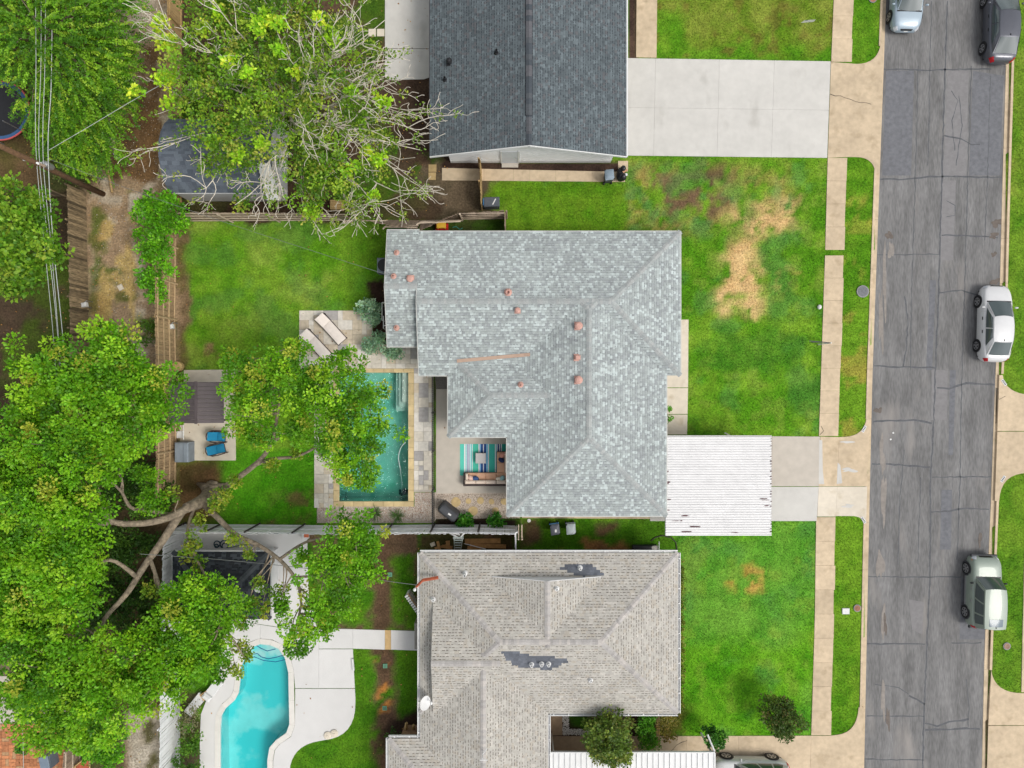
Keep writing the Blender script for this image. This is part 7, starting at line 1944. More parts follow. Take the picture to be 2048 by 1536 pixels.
def covered_grill(label, px, py, lx, ly, h, rot, mat, tagm=None):
    t = thing('covered_grill', label, 'covered grill', W(px, py, 0.01), rot)
    v = []
    for z, kx, ky in ((0, 1, 1), (h * 0.7, 0.97, 0.95), (h * 0.93, 0.9, 0.72), (h, 0.8, 0.45)):
        v += [(x_ * lx / 2 * kx, y_ * ly / 2 * ky, z) for x_, y_ in ((-1, -0.6), (-0.8, -1), (0.8, -1), (1, -0.6), (1, 0.6), (0.8, 1), (-0.8, 1), (-1, 0.6))]
    f = [(24, 25, 26, 27, 28, 29, 30, 31), (7, 6, 5, 4, 3, 2, 1, 0)] + [(r_ * 8 + i, r_ * 8 + (i + 1) % 8, r_ * 8 + 8 + (i + 1) % 8, r_ * 8 + 8 + i) for r_ in range(3) for i in range(8)]
    MB().add(v, f).build('cover', mat, t, local=True)
    if tagm: MB().rbox(0.12, 0.02, h + 0.001, 0.2, 0.1, 0.004, 0.1).build('label_plate', tagm, t, local=True)
    for s_ in (-1, 1): MB().tube([(s_ * lx * 0.35, -ly * 0.45, 0.06), (s_ * lx * 0.35, -ly * 0.52, 0.06)], 0.06, 10).build('wheel', m_tyre, t, local=True)
    return t
covered_grill('charcoal covered grill with white tag on the gravel', 899, 1020, 1.3, 0.68, 1.12, R(-38), M('grill_cover', C(76, 78, 82), 0.7, 0.12, 4, bump=0.4, bscale=5), m_white)
gc = thing('covered_grill', 'pale grey covered grill against the tan fence', 'covered grill', W(376, 902, 0.01))
MB().rbox(*W2(376, 902), 0.03, 0.82, 1.18, 0.85, 0, bev=0.05).build('cover', M('pale_grill_cover', C(140, 150, 160), 0.5, 0.14, 2.5, bump=0.6, bscale=4), gc)
x, y = W2(376, 902); MB().box((x + 0.12, y - 0.58, 0.885), (x + 0.16, y + 0.58, 0.90)).build('seam', m_grey, gc)
# things along the west fence
wl = MB().lathe([(0.27, 0), (0.30, 0.35), (0.28, 0.42), (0.2, 0.44), (0.02, 0.45)], *W2(360, 733), 18).build('round_stool', M('tan_wood_round', C(206, 176, 120), 0.85, 0.12, 5)); tag(wl, 'round tan log seat at the foot of the tan fence', 'stool')
for lb, px_, py_, mt_, w_, l_ in (('small white slab leaning by the gazebo corner', 360, 754, m_conc_pale, 0.22, 0.3), ('white cabinet door lying beside the tan fence', 361, 869, m_white, 0.36, 0.42)):
    o = MB().rbox(*W2(px_, py_), 0.01, w_, l_, 0.12, 0.02, bev=0.01).build('panel_board', mt_); tag(o, lb, 'board')
o = MB().tube([W(367, 850, 0.5), W(367, 880, 0.5)], 0.03, 5).build('edging_pipe', m_white_metal); tag(o, 'white pipe edging the gazebo patio', 'pipe')

# rug and lounge set
rugx0, rugy0 = W2(920, 951, 0.03); rugx1, rugy1 = W2(1012, 888, 0.03)
rug = thing('outdoor_rug', 'teal and navy striped outdoor rug under the tan sectional', 'rug', ((rugx0 + rugx1) / 2, (rugy0 + rugy1) / 2, 0.03))
stripes = [(0.0, 0.09, (86, 190, 170)), (0.09, 0.12, (240, 244, 244)), (0.12, 0.145, (110, 190, 190)), (0.145, 0.16, (240, 244, 244)), (0.16, 0.175, (60, 90, 150)), (0.175, 0.19, (240, 244, 244)), (0.19, 0.205, (60, 80, 140)), (0.205, 0.23, (200, 224, 236)), (0.23, 0.26, (110, 190, 190)), (0.26, 0.275, (240, 244, 244)),
           (0.275, 0.40, (74, 184, 160)), (0.40, 0.425, (240, 244, 244)), (0.425, 0.455, (130, 180, 220)), (0.455, 0.50, (34, 74, 136)), (0.50, 0.52, (240, 244, 244)), (0.52, 0.57, (34, 74, 136)), (0.57, 0.61, (130, 190, 230)), (0.61, 0.63, (240, 244, 244)), (0.63, 0.76, (64, 178, 160)), (0.76, 0.78, (240, 244, 244)), (0.78, 0.80, (100, 180, 190)), (0.80, 0.815, (240, 244, 244)), (0.815, 0.85, (34, 66, 120)), (0.85, 0.87, (240, 244, 244)), (0.87, 0.89, (34, 66, 120)), (0.89, 0.91, (240, 244, 244)), (0.91, 1.0, (40, 150, 136))]
for a_, b_, c_ in stripes:
    MB().box((rugx0 + (rugx1 - rugx0) * a_, rugy0, 0.032), (rugx0 + (rugx1 - rugx0) * b_, rugy1, 0.040)).build('stripe', M('rug_stripe', C(*[min(250, int(q * 1.12 + 6)) for q in c_]), 0.95, 0.08, 20), rug)
sf = thing('sectional_sofa', 'L shaped dark wicker sectional sofa with tan seat cushions', 'sofa', W(985, 950, 0.03))
m_tan = M('tan_cushion', C(230, 182, 150), 0.9, 0.06, 6); m_cream2 = M('cream_back_cushion', C(236, 216, 198), 0.9, 0.05, 6)
zs = 0.42
def wbox(a, b, z0_, z1_, name, mat, bev=0.03, parent=sf):
    x0_, y1_ = W2(*a, (z0_ + z1_) / 2); x1_, y0_ = W2(*b, (z0_ + z1_) / 2)
    return MB().rbox((x0_ + x1_) / 2, (y0_ + y1_) / 2, z0_, x1_ - x0_, y1_ - y0_, z1_ - z0_, 0, bev=bev).build(name, mat, parent)
wbox((928, 945), (1040, 971), 0.08, 0.30, 'base', m_wick); wbox((993, 903), (1028, 944.6), 0.08, 0.30, 'base', m_wick)
wbox((927, 967.5), (1040, 971.5), 0.30, 0.72, 'back_frame', m_wick); wbox((927, 945), (930.5, 967.3), 0.30, 0.58, 'armrest', m_wick)
for x0_, x1_ in ((931, 952), (952.2, 971), (971.2, 992.5), (993, 1030)): wbox((x0_, 945.5), (x1_, 960), 0.305, 0.46, 'seat_cushion', m_tan)
wbox((994, 904), (1009, 925), 0.305, 0.46, 'seat_cushion', m_tan); wbox((994, 925.3), (1009, 945), 0.305, 0.46, 'seat_cushion', m_tan)
for x0_, x1_ in ((930, 950.5), (951, 971), (971.4, 992), (993, 1012), (1013, 1030)): wbox((x0_, 960.3), (x1_, 967.3), 0.40, 0.78, 'back_cushion', m_cream2, 0.06)
wbox((1009.5, 904), (1016, 945), 0.40, 0.78, 'back_cushion', m_cream2, 0.06); wbox((931, 947), (936, 960), 0.44, 0.70, 'back_cushion', m_cream2, 0.05)
def throw_pillow(label, px_, py_, c_, rot, z_=0.60, w_=0.42):
    x_, y_ = W2(px_, py_, z_)
    t = MB().ellipsoid((x_, y_, z_), (w_ / 2, w_ * 0.36, 0.12), 12, 8, rotz=rot).build('throw_pillow', M('pillow_fabric', C(*c_), 0.9, 0.3, 9, bump=0.3), smooth=True)
    tag(t, label, 'pillow')
throw_pillow('white and coral patterned pillow by the sofa arm', 941, 956, (232, 196, 180), -0.6); throw_pillow('navy and white pillow on the long side of the sofa', 951, 957, (58, 84, 130), -0.2)
throw_pillow('round cream pillow in the sofa corner', 997, 958, (238, 226, 206), 0.0, w_=0.36); throw_pillow('pale aqua pillow in the sofa corner', 1004, 957, (160, 200, 200), 0.9)
throw_pillow('navy pillow on the short side of the sofa', 1003, 920, (40, 54, 96), -0.5); throw_pillow('pink patterned pillow on the short side of the sofa', 1005, 910, (226, 160, 140), 0.9)
ot = thing('coffee_table', 'small square pale grey coffee table standing on the striped rug', 'table', W(961, 917, 0.045))
x, y = W2(961.5, 916.5, 0.4)
MB().rbox(x, y, 0.37, 0.62, 0.62, 0.05, 0, bev=0.01).build('tabletop', M('table_top_grey', C(206, 202, 200), 0.6, 0.05, 4), ot)
MB().rbox(x, y, 0.08, 0.6, 0.6, 0.285).build('base', m_wick, ot)
for sx in (-1, 1):
    for sy in (-1, 1): MB().box((x + sx * 0.26 - 0.03, y + sy * 0.26 - 0.03, 0.045), (x + sx * 0.26 + 0.03, y + sy * 0.26 + 0.03, 0.08)).build('leg', m_wick, ot)
# round stepping stones, each lies loose in the gravel
m_sand = M('sandstone_round', C(208, 182, 132), 0.9, 0.14, 6, bump=0.3)
for k, (px_, py_, r_) in enumerate(((912, 1004, 0.29), (937, 1002, 0.17), (961, 1001, 0.21), (983, 1003, 0.17), (946, 1022, 0.29), (991, 1022, 0.22), (1008, 1003, 0.2))):
    o = MB().prism([W2(*q) for q in splat(px_, py_, r_ * S, r_ * S, 140 + k, 0.05, 20)], -0.02, 0.042).build('stepping_stone', m_sand)
    tag(o, ['large round golden stepping stone next to the charcoal covered grill', 'small round golden stepping stone second along the patio edge', 'medium round golden stepping stone below the sofa arm', 'small round golden stepping stone below the sofa middle', 'large round golden stepping stone nearest the leafy plants', 'medium golden stepping stone just above the leafy plant by the roof corner', 'golden stepping stone partly under the grey roof edge'][k], 'stepping stone', 'round stones in the gravel')

# pool cleaner
rb = thing('pool_cleaner', 'dark pool cleaning robot on the pool floor', 'pool cleaner', W(804, 987, -1.65))
x, y = W2(804, 987, -1.1)
MB().rbox(x, y, -1.70, 0.42, 0.36, 0.2, 0.4, bev=0.05).build('body', M('robot_dark', (0.02, 0.03, 0.05), 0.4, 0.1, 4), rb)
for s_ in (-1, 1): MB().tube([(x + s_ * 0.2, y - 0.15, -1.7), (x + s_ * 0.2, y + 0.15, -1.7)], 0.08, 10).build('wheel', m_tyre, rb)
hz = MB().tube(px_path([(804, 986, -1.45), (803, 960, -0.9), (800, 935, -0.06), (797, 915, -0.05), (802, 895, -0.05), (812, 884, -0.02)]), 0.018, 6).build('vacuum_hose', m_white); tag(hz, 'white vacuum hose floating in the teal pool', 'hose')

# ------------------------------------------------------------------ junk strip behind the white fence
m_lumber = M('old_lumber', C(176, 134, 84), 0.9, 0.25, 5)
LB = [((930, 1082), (1001, 1081), 0.30, 0.10), ((940, 1090), (1012, 1092), 0.24, 0.14), ((935, 1094), (962, 1098), 0.2, 0.18), ((876, 1081), (880, 1098), 0.16, 0.22), ((894, 1080), (896, 1095), 0.12, 0.26), ((898, 1080), (899, 1096), 0.12, 0.2), ((870, 1096), (900, 1088), 0.14, 0.12), ((885, 1092), (905, 1095), 0.2, 0.08)]
LBL = ['wide brown plank in the lumber pile nearest the white fence', 'long brown plank lying along the lumber pile', 'short brown plank under the north gutter', 'tan plank end pointing at the fence by the ladder', 'narrow tan stick in the lumber pile', 'second narrow tan stick beside the first', 'tan plank crossing the end of the lumber pile', 'low flat plank at the bottom of the lumber pile']
for (a_, b_, w_, z_), lb in zip(LB, LBL):
    p, q = np.array(W2(*a_)), np.array(W2(*b_)); d = q - p
    o = MB().rbox(*((p + q) / 2), z_ - 0.05, np.linalg.norm(d), w_, 0.06, math.atan2(d[1], d[0])).build('plank', m_lumber); tag(o, lb, 'plank')
ld_ = thing('step_ladder', 'pale aluminium step ladder leaning behind the white fence', 'ladder', W(915, 1090))
m_alu = M('aluminium', C(176, 190, 184), 0.5, 0.1, 5)
pa, pb = [np.array(W(909, 1102, 0.4)), np.array(W(908, 1072, 1.9))], [np.array(W(921, 1102, 0.4)), np.array(W(926, 1072, 1.9))]
for q in (pa, pb): MB().tube(q, 0.03, 5).build('side_rail', m_alu, ld_)
for k in range(6):
    t_ = 0.05 + k * 0.17; MB().tube([pa[0] + (pa[1] - pa[0]) * t_, pb[0] + (pb[1] - pb[0]) * t_], 0.035, 5).build('rung', m_alu, ld_)
wf = thing('garden_chair', 'broken white garden chair frame behind the white fence', 'chair', W(915, 1076))
for a_, b_, z_ in (((899, 1066), (919, 1076), 1.2), ((930, 1065), (919, 1076), 1.2), ((906, 1066), (920, 1070), 1.2), ((906, 1076), (927, 1077), 1.3)): MB().tube([W(*a_, z_), W(*b_, z_)], 0.05, 5).build('frame_bar', m_white_metal, wf)
MB().tube([W(919, 1076, 0), W(919, 1076, 1.2)], 0.04, 5).build('leg', m_white_metal, wf)
o = MB().rbox(*W2(866, 1088), 0.0, 0.28, 0.22, 0.2, 0.4, bev=0.04).build('cement_block', m_conc_pale); tag(o, 'pale cement block at the end of the lumber pile', 'block')
o = MB().tube([W(928, 1087, 0.3), W(971, 1098, 0.35)], 0.025, 5).build('white_stick', m_white); tag(o, 'thin white stick lying across the lumber', 'stick')
# basketball-like garden ring and white rod on the lawn corner
o = MB().tube([W(*p, 0.04) for p in [(1302, 1082), (1310, 1075), (1325, 1071), (1342, 1075), (1352, 1085), (1354, 1100), (1354, 1110)]], 0.03, 6).build('edging_hoop', m_post_d); tag(o, 'dark curved garden edging around the bare soil bed', 'garden edging')
o = MB().tube([W(1318, 1083, 0.4), W(1318, 1112, 0.6)], 0.025, 5).build('white_rod', m_white); tag(o, 'white rod standing in the edged soil bed', 'rod')
o = MB().lathe([(0.09, 0), (0.11, 0.04), (0.02, 0.06)], *W2(1058, 1041), 12).build('drain_cap', m_white); tag(o, 'white round drain cap by the side path', 'drain cap')
dsp = MB().tube([W(1415, 1469, 2.3), W(1429, 1503, 2.42)], 0.05, 4).build('downspout', m_white_metal); tag(dsp, 'white downspout slanting from the patio cover corner', 'downspout')
o = MB().tube([W(1450, 866, 1.2), W(1463, 873, 2.3)], 0.05, 4).build('downspout', m_white_metal); tag(o, 'white downspout at the north edge of the carport', 'downspout')
bwall = thing('brick_wall', 'low tan brick wall between hedge and shrub', 'wall', W(1313, 1455))
for k in range(12):
    for r_ in range(4):
        y_ = W2(1313, 1422 + k * 5.2 + (r_ % 2) * 2.6)[1]; x_ = W2(1313, 1440)[0]
        MB().box((x_ - 0.11, y_ - 0.074, r_ * 0.13), (x_ + 0.11, y_ + 0.074, r_ * 0.13 + 0.12)).build('brick', m_stone_tan, bwall)

# ------------------------------------------------------------------ south yard things
def dish(label, px_, py_, z_, r_, facing, arm):
    t = thing('satellite_dish', label, 'satellite dish', W(px_, py_, z_))
    c = np.array(W(px_, py_, z_)); f = np.array(facing, float); f /= np.linalg.norm(f)
    a = np.cross(f, (0, 0, 1)); a /= np.linalg.norm(a); b = np.cross(a, f)
    rows = []
    for i in range(6):
        k = i / 5; rows.append([c + (a * math.cos(2 * math.pi * j / 20) * r_ * 0.9 + b * math.sin(2 * math.pi * j / 20) * r_) * k + f * 0.12 * r_ * 2 * k * k for j in range(21)])
    mb = MB().grid(rows); mb.grid([[p - f * 0.015 for p in r2] for r2 in rows][::-1]); mb.build('reflector', m_white_metal, t, smooth=True)
    e_ = c + f * 0.45 - b * 0.12
    MB().tube([c - b * r_ * 0.8 + f * 0.1, e_], 0.02, 5).build('arm', m_white_metal, t); MB().ellipsoid(e_, (0.07, 0.1, 0.08)).build('receiver', m_white_metal, t)
    MB().tube([c - f * 0.02, c - f * 0.15 - np.array((0, 0, 0.25)), c - f * 0.15 - np.array((0, 0, arm))], 0.03, 6).build('mast', m_white_metal, t)
dish('white satellite dish at the west gutter of the beige roof', 848, 1406, 3.35, 0.42, (1.0, 0.15, 0.75), 0.75)
dish('white satellite dish on the black pool house roof', 518, 1176, 2.95, 0.28, (0.8, -0.2, 1.0), 0.45)
hs2 = MB()
for cx_, cy_, r_ in ((434, 1088, 6), (449, 1089, 8.5), (450, 1092, 6), (433, 1092, 3.5)):
    hs2.tube([W(cx_ + r_ * math.cos(t_), cy_ + r_ * 1.0 * math.sin(t_), 0.06) for t_ in np.linspace(0, 6.4, 22)], 0.035, 6)
hs2.tube([W(456, 1096, 0.06), W(480, 1091, 0.06), W(510, 1086, 0.06)], 0.02, 5)
o = hs2.build('garden_hose', M('teal_hose', C(30, 70, 84), 0.5, 0.1, 4)); tag(o, 'coiled dark teal hose on the white deck', 'hose')
for lb, px_, py_ in (('terracotta planter box at the deck corner by the white fence', 613, 1070), ('terracotta planter box at the deck edge below the branches', 613, 1117)):
    t = thing('planter_box', lb, 'planter', W(px_, py_, 0.03)); MB().rbox(*W2(px_, py_), 0.03, 0.36, 0.36, 0.4, 0, bev=0.02).build('pot', m_white, t); MB().rbox(*W2(px_, py_, 0.43), 0.432, 0.28, 0.28, 0.03).build('soil', m_terracotta, t)
for lb, px_, py_ in (('green square yard drain near the tree shade', 780, 1149), ('green square yard drain north of the leaf pile', 770.5, 1331.5), ('green square yard drain south of the leaf pile', 769.5, 1416)):
    t = thing('yard_drain', lb, 'drain', W(px_, py_)); x, y = W2(px_, py_)
    MB().rbox(x, y, 0.0, 0.26, 0.26, 0.05, 0, bev=0.008).build('frame', M('drain_green', C(110, 176, 140), 0.6, 0.08, 5), t)
    for k in range(4): MB().box((x - 0.09, y - 0.09 + k * 0.05, 0.0502), (x + 0.09, y - 0.07 + k * 0.05, 0.056)).build('slot', m_darkgrey, t)
for lb, px_, py_ in (('white speaker stone at the deck curve', 656, 1470), ('paler speaker stone beside the other at the deck curve', 669, 1466)):
    o = MB().lathe([(0.22, 0), (0.24, 0.06), (0.16, 0.1), (0.07, 0.11), (0.06, 0.14), (0.02, 0.15)], *W2(px_, py_), 16, z0=0.03).build('deck_light', m_conc_pale); tag(o, lb, 'deck light')
o = MB().rbox(*W2(707, 1328), 0.03, 0.1, 0.72, 0.14, 0.1, bev=0.01).build('gutter_offcut', m_white); tag(o, 'white gutter offcut on the deck edge', 'gutter piece')
o = MB().lathe([(0.2, 0), (0.26, 0.3), (0.24, 0.32), (0.05, 0.3)], *W2(647, 1237), 14).build('rain_pot', m_darkgrey, smooth=False); tag(o, 'dark round pot beside the path under the branches', 'pot')
xb, yb = W2(835, 1205, 1.2)
bn = thing('garden_ladder', 'white slatted panel leaning on the west wall of the beige roofed house', 'panel', W(827, 1210))
A0, B0 = np.array(W(812, 1190, 1.3)), np.array(W(838, 1228, 1.3))
dv = (B0 - A0) / np.linalg.norm(B0 - A0); nv = np.array([dv[1], -dv[0], 0])
MB().tube([A0 - nv * 0.12, B0 - nv * 0.12], 0.05, 4).build('top_rail', m_fence_old, bn)
for k in range(9):
    p = A0 + (B0 - A0) * (k + 0.5) / 9; MB().rbox(p[0], p[1], 0.2, 0.1, 0.2, 1.15, math.atan2(dv[1], dv[0])).build('slat', m_white, bn)
mtb = thing('meter_cabinet', 'grey metal cabinet on the west wall of the beige roofed house', 'cabinet', W(836, 1270))
x, y = W2(834, 1270, 1.8); MB().rbox(x, y, 0.9, 0.25, 1.5, 1.1, 0, bev=0.03).build('body', M('weathered_grey', C(150, 146, 138), 0.8, 0.12, 5), mtb); MB().tube([(x - 0.16, y + 0.3, 1.2), (x - 0.16, y - 0.2, 1.2)], 0.02, 5).build('handle', m_black, mtb)
for lb, a_, b_, w_ in (('tan post leaning in the shady corner by the stepped gutter', (813, 1446), (810, 1472), 0.14), ('short golden post in the shady corner by the stepped gutter', (827, 1450), (826, 1462), 0.12)):
    p, q = np.array(W(*a_, 0.9)), np.array(W(*b_, 0.3)); o = MB().tube([p, q], w_ / 2 * 1.3, 4).build('timber_post', m_cedar); tag(o, lb, 'post')
o = MB().rbox(*W2(829, 1468), 0, 0.4, 0.5, 0.4, 0.1, bev=0.02).build('cooler_box', m_grey); tag(o, 'pale grey box in the shady corner by the stepped gutter', 'box')
o = MB().rbox(*W2(819, 1466), 0, 0.45, 0.6, 0.1, 0.0).build('paving_step', m_stone_tan); tag(o, 'tan step slab in the shady corner by the stepped gutter', 'step')
dch = thing('deck_table', 'small tan wooden side table on the curved deck', 'table', W(409, 1392, 0.03)); MB().rbox(*W2(409, 1392, 0.4), 0.37, 0.42, 0.42, 0.05, 0.6).build('tabletop', M('tan_top', C(206, 164, 110), 0.8, 0.12, 5), dch)
for k in range(4):
    x, y = W2(409, 1392); MB().box((x + 0.14 * math.cos(k * 1.57 + 0.3) - 0.02, y + 0.14 * math.sin(k * 1.57 + 0.3) - 0.02, 0.03), (x + 0.14 * math.cos(k * 1.57 + 0.3) + 0.02, y + 0.14 * math.sin(k * 1.57 + 0.3) + 0.02, 0.37)).build('leg', m_wick, dch)
for lb, px_, py_, an_ in (('white deck lounger beside the wooden side table', 430, 1375, 0.9), ('white deck lounger below the wooden side table', 396, 1403, 0.9)):
    t = thing('sun_lounger', lb, 'sun lounger', W(px_, py_, 0.03), an_)
    MB().rbox(0, 0, 0.25, 1.3, 0.55, 0.08, 0, bev=0.02).build('seat', m_white, t, local=True); MB().rbox(-0.5, 0, 0.33, 0.35, 0.55, 0.25, 0, bev=0.1).build('backrest', m_white, t, local=True)
    for sx in (-1, 1):
        for sy in (-1, 1): MB().box((sx * 0.55 - 0.03, sy * 0.22 - 0.03, 0), (sx * 0.55 + 0.03, sy * 0.22 + 0.03, 0.25)).build('leg', m_white, t, local=True)
trl = simple_box('utility_trailer', 'grey metal chest beside the low grey fence', 'chest', 108, 1512, 0.55, 0.8, 0.9, 0.2, M('chest_grey', C(124, 138, 152), 0.5, 0.1, 3))
frm = thing('timber_screen', 'orange stained timber screen lying beside the low grey fence', 'screen', W(165, 1530))
for a_, b_ in (((120, 1556), (178, 1510)), ((178, 1510), (180, 1560)), ((150, 1534), (152, 1560))): MB().tube([W(*a_, 0.8), W(*b_, 0.8)], 0.05, 4).build('frame_bar', m_cedar, frm)
q = [W(*p, 0.7) for p in [(120, 1560), (176, 1514), (178, 1560)]]; MB().add(q + [(p[0], p[1], p[2] - 0.03) for p in q], [(0, 1, 2), (5, 4, 3), (0, 3, 4, 1), (1, 4, 5, 2), (2, 5, 3, 0)]).build('panel', m_redwood, frm)
for k in range(2): MB().box((W2(165, 1535)[0] - 0.03, W2(165, 1535)[1] - 0.3 + k * 0.4, 0), (W2(165, 1535)[0] + 0.03, W2(165, 1535)[1] - 0.24 + k * 0.4, 0.68)).build('leg', m_cedar, frm)

# ------------------------------------------------------------------ trampoline, utility pole, cables
tp = thing('trampoline', 'round black trampoline with blue pad and red rim below the feathery tree', 'trampoline', W(2, 222))
cx_, cy_ = W2(2, 222, 0.8); rt = 1.75
MB().lathe([(rt - 0.22, 0.80), (rt - 0.23, 0.81), (0.02, 0.78)], cx_, cy_, 40).build('mat', m_black, tp)
def ringm(r0_, r1_, z_, mat, name):
    n = 48; MB().grid([[(cx_ + r_ * math.cos(2 * math.pi * k / n), cy_ + r_ * math.sin(2 * math.pi * k / n), z_ + dz) for k in range(n + 1)] for r_, dz in ((r1_, -0.05), (r1_, 0), (r0_, 0.01), (r0_, -0.02))][::-1]).build(name, mat, tp)
ringm(rt - 0.24, rt - 0.04, 0.86, M('blue_pad', C(58, 96, 140), 0.6, 0.1, 4), 'safety_pad'); ringm(rt - 0.04, rt + 0.03, 0.87, M('red_rim', C(206, 92, 88), 0.6, 0.1, 4), 'rim')
for k in range(6):
    a_ = k * 1.047 + 0.3; MB().tube([(cx_ + rt * math.cos(a_), cy_ + rt * math.sin(a_), 0), (cx_ + rt * math.cos(a_), cy_ + rt * math.sin(a_), 2.4)], 0.03, 6).build('pole', m_rim, tp)
m_pole = M('pole_wood', C(112, 84, 60), 0.95, 0.3, 6)
up_ = thing('utility_pole', 'brown wooden utility pole with crossarms carrying the cables', 'utility pole', W(206, 388))
b0 = np.array(W(206, 388, 0))
MB().tube([b0, b0 + (0, 0, 5), b0 + (0, 0, 10.5)], [0.17, 0.15, 0.12], 10).build('pole', m_pole, up_, smooth=True)
zt = 5.9
c0 = np.array(W(84, 318, zt)); c0[:2] = b0[:2]
pA, pB = np.array(W(64, 299, zt)), np.array(W(100, 318, zt))
dA = np.array([b0[0], b0[1], zt])
MB().tube([dA + (-0.9, 0.32, 0.1), dA + (0.55, -0.2, 0.1)], 0.06, 4).build('crossarm', m_fence_grey, up_)
MB().tube([dA + (-0.75, 0.2, -0.1), dA + (0.2, 0.02, -0.1)], 0.05, 4).build('crossarm', m_white_metal, up_)
MB().tube([dA + (-2.6, 0.9, 2.6), dA + (0.1, 0.0, 2.6)], 0.07, 4).build('crossarm', m_fence_grey, up_)
for k in range(4): MB().lathe([(0.05, 0), (0.07, 0.05), (0.04, 0.1), (0.06, 0.14), (0.02, 0.18)], dA[0] - 0.75 + 0.33 * k, dA[1] + 0.27 - 0.12 * k, 10, z0=zt + 0.16).build('insulator', m_white_metal, up_)
MB().lathe([(0.16, 0), (0.18, 0.1), (0.18, 0.6), (0.1, 0.7), (0.02, 0.72)], dA[0] + 0.22, dA[1] + 0.05, 12, z0=zt - 0.9).build('splice_can', m_rim, up_)
m_cable = M('cable', C(196, 200, 196), 0.5, 0.05, 5); m_cable_d = M('cable_dark', C(120, 124, 122), 0.6, 0.05, 5)
CAB = [([(70, -120, 6.0), (72, 120, 5.8), (72, 300, 5.9), (90, 500, 5.6), (108, 690, 5.5), (120, 900, 5.7), (130, 1180, 6.2)], 'pale cable strung along the alley, westernmost of its bundle', 0.014),
       ([(82, -120, 6.0), (82, 120, 5.8), (78, 305, 5.9), (98, 500, 5.6), (117, 690, 5.5), (128, 900, 5.7), (138, 1180, 6.2)], 'pale cable strung along the alley, second of its bundle', 0.014),
       ([(92, -120, 6.0), (90, 120, 5.8), (86, 310, 5.9), (103, 500, 5.6), (118, 690, 5.5), (130, 900, 5.7), (142, 1180, 6.2)], 'pale cable strung along the alley, third of its bundle', 0.014),
       ([(104, 60, 5.6), (102, 180, 5.6), (96, 300, 5.8), (106, 480, 5.6), (127, 690, 5.4), (140, 900, 5.6), (152, 1180, 6.2)], 'thick pale cable of the alley bundle that starts at the pole', 0.02)]
for pts, lb, r_ in CAB:
    o = MB().tube(px_path(pts), r_, 6).build('overhead_cable', m_cable); tag(o, lb, 'cable')
for pts, lb, r_ in (([(98, 300, 5.8), (180, 252, 5.5), (262, 203, 5.6), (330, 165, 6)], 'service cable running from the pole over the alley', 0.013), ([(98, 318, 5.8), (250, 375, 5.1), (460, 448, 4.3), (620, 500, 3.7), (782, 552, 3.35)], 'service cable crossing the back lawn to the grey roof', 0.011),
                    ([(280, 1108, 6.0), (450, 1120, 4.6), (640, 1140, 3.7), (760, 1160, 3.4), (833, 1170, 3.35)], 'service cable reaching the mast of the beige roofed house', 0.016), ([(40, 1400, 6), (46, 1480, 6), (47, 1600, 6)], 'thin cable hanging above the brick terrace', 0.014)):
    o = MB().tube(px_path(pts), r_, 5).build('service_cable', m_cable_d if 'back lawn' in lb or 'mast' in lb else m_cable); tag(o, lb, 'cable')
o = MB().tube([W(214, 333, 0.1), W(224, 385, 0.15)], 0.07, 4).build('timber_post', m_cedar); tag(o, 'orange timber lying beside the foot of the utility pole', 'timber')
for lb, px_, py_ in (('white gas meter on the dark picket fence', 182, 612), ('white gas meter on the tan fence by the lawn', 352, 655)):
    t = thing('gas_meter', lb, 'meter', W(px_, py_)); x, y = W2(px_, py_)
    MB().rbox(x, y, 0.5, 0.3, 0.26, 0.3, 0.2, bev=0.06).build('body', m_white_metal, t); MB().tube([(x, y - 0.1, 0), (x, y - 0.1, 0.5)], 0.03, 6).build('pipe', m_rim, t); MB().tube([(x + 0.1, y + 0.25, 0), (x + 0.1, y + 0.25, 0.6), (x, y + 0.1, 0.7)], 0.025, 6).build('pipe', m_rim, t)
o = MB().rbox(*W2(242, 575), 0, 0.3, 0.34, 0.12, 0.5, bev=0.04).build('broken_slab', m_conc_pale); tag(o, 'white broken slab lying in the alley', 'slab')
o = MB().rbox(*W2(233, 312), 0, 0.2, 0.4, 0.12, 0.5, bev=0.04).build('paper_litter', m_white); tag(o, 'crumpled white litter at the alley edge', 'litter')
t = thing('wood_crate', 'small tan wooden crate by the grey fence under the bare tree', 'crate', W(676, 413)); x, y = W2(676, 413)
for k in range(4): MB().box((x - 0.36, y - 0.28 + k * 0.15, 0.42), (x + 0.36, y - 0.16 + k * 0.15, 0.45)).build('slat', m_cedar, t)
MB().box((x - 0.36, y - 0.28, 0), (x + 0.36, y + 0.29, 0.415)).build('side_panel', m_cedar, t)

# ------------------------------------------------------------------ street-side small things
def round_cover(name, label, cat, px_, py_, r_, mat, z_=0.0):
    t = thing(name, label, cat, W(px_, py_)); x, y = W2(px_, py_)
    MB().lathe([(r_ * 1.12, 0), (r_ * 1.12, 0.03), (r_ * 1.0, 0.035), (0.01, 0.035)], x, y, 24, z0=z_).build('rim', M('cover_rim', C(150, 148, 150), 0.7, 0.15, 6), t)
    MB().lathe([(r_ * 0.92, 0.036), (r_ * 0.9, 0.045), (r_ * 0.5, 0.047), (r_ * 0.48, 0.04), (r_ * 0.25, 0.04), (r_ * 0.22, 0.05), (0.01, 0.05)], x, y, 24, z0=z_).build('lid', mat, t)
round_cover('manhole_cover', 'round grey manhole cover in the parkway grass', 'manhole cover', 1725, 583, 0.33, M('iron_grey', C(112, 114, 118), 0.6, 0.2, 8), 0.02)
round_cover('water_meter', 'small reddish round lid in the parkway grass by the white plate', 'meter lid', 1714, 1216, 0.2, M('rusty_lid', C(158, 112, 88), 0.8, 0.2, 8), 0.02)
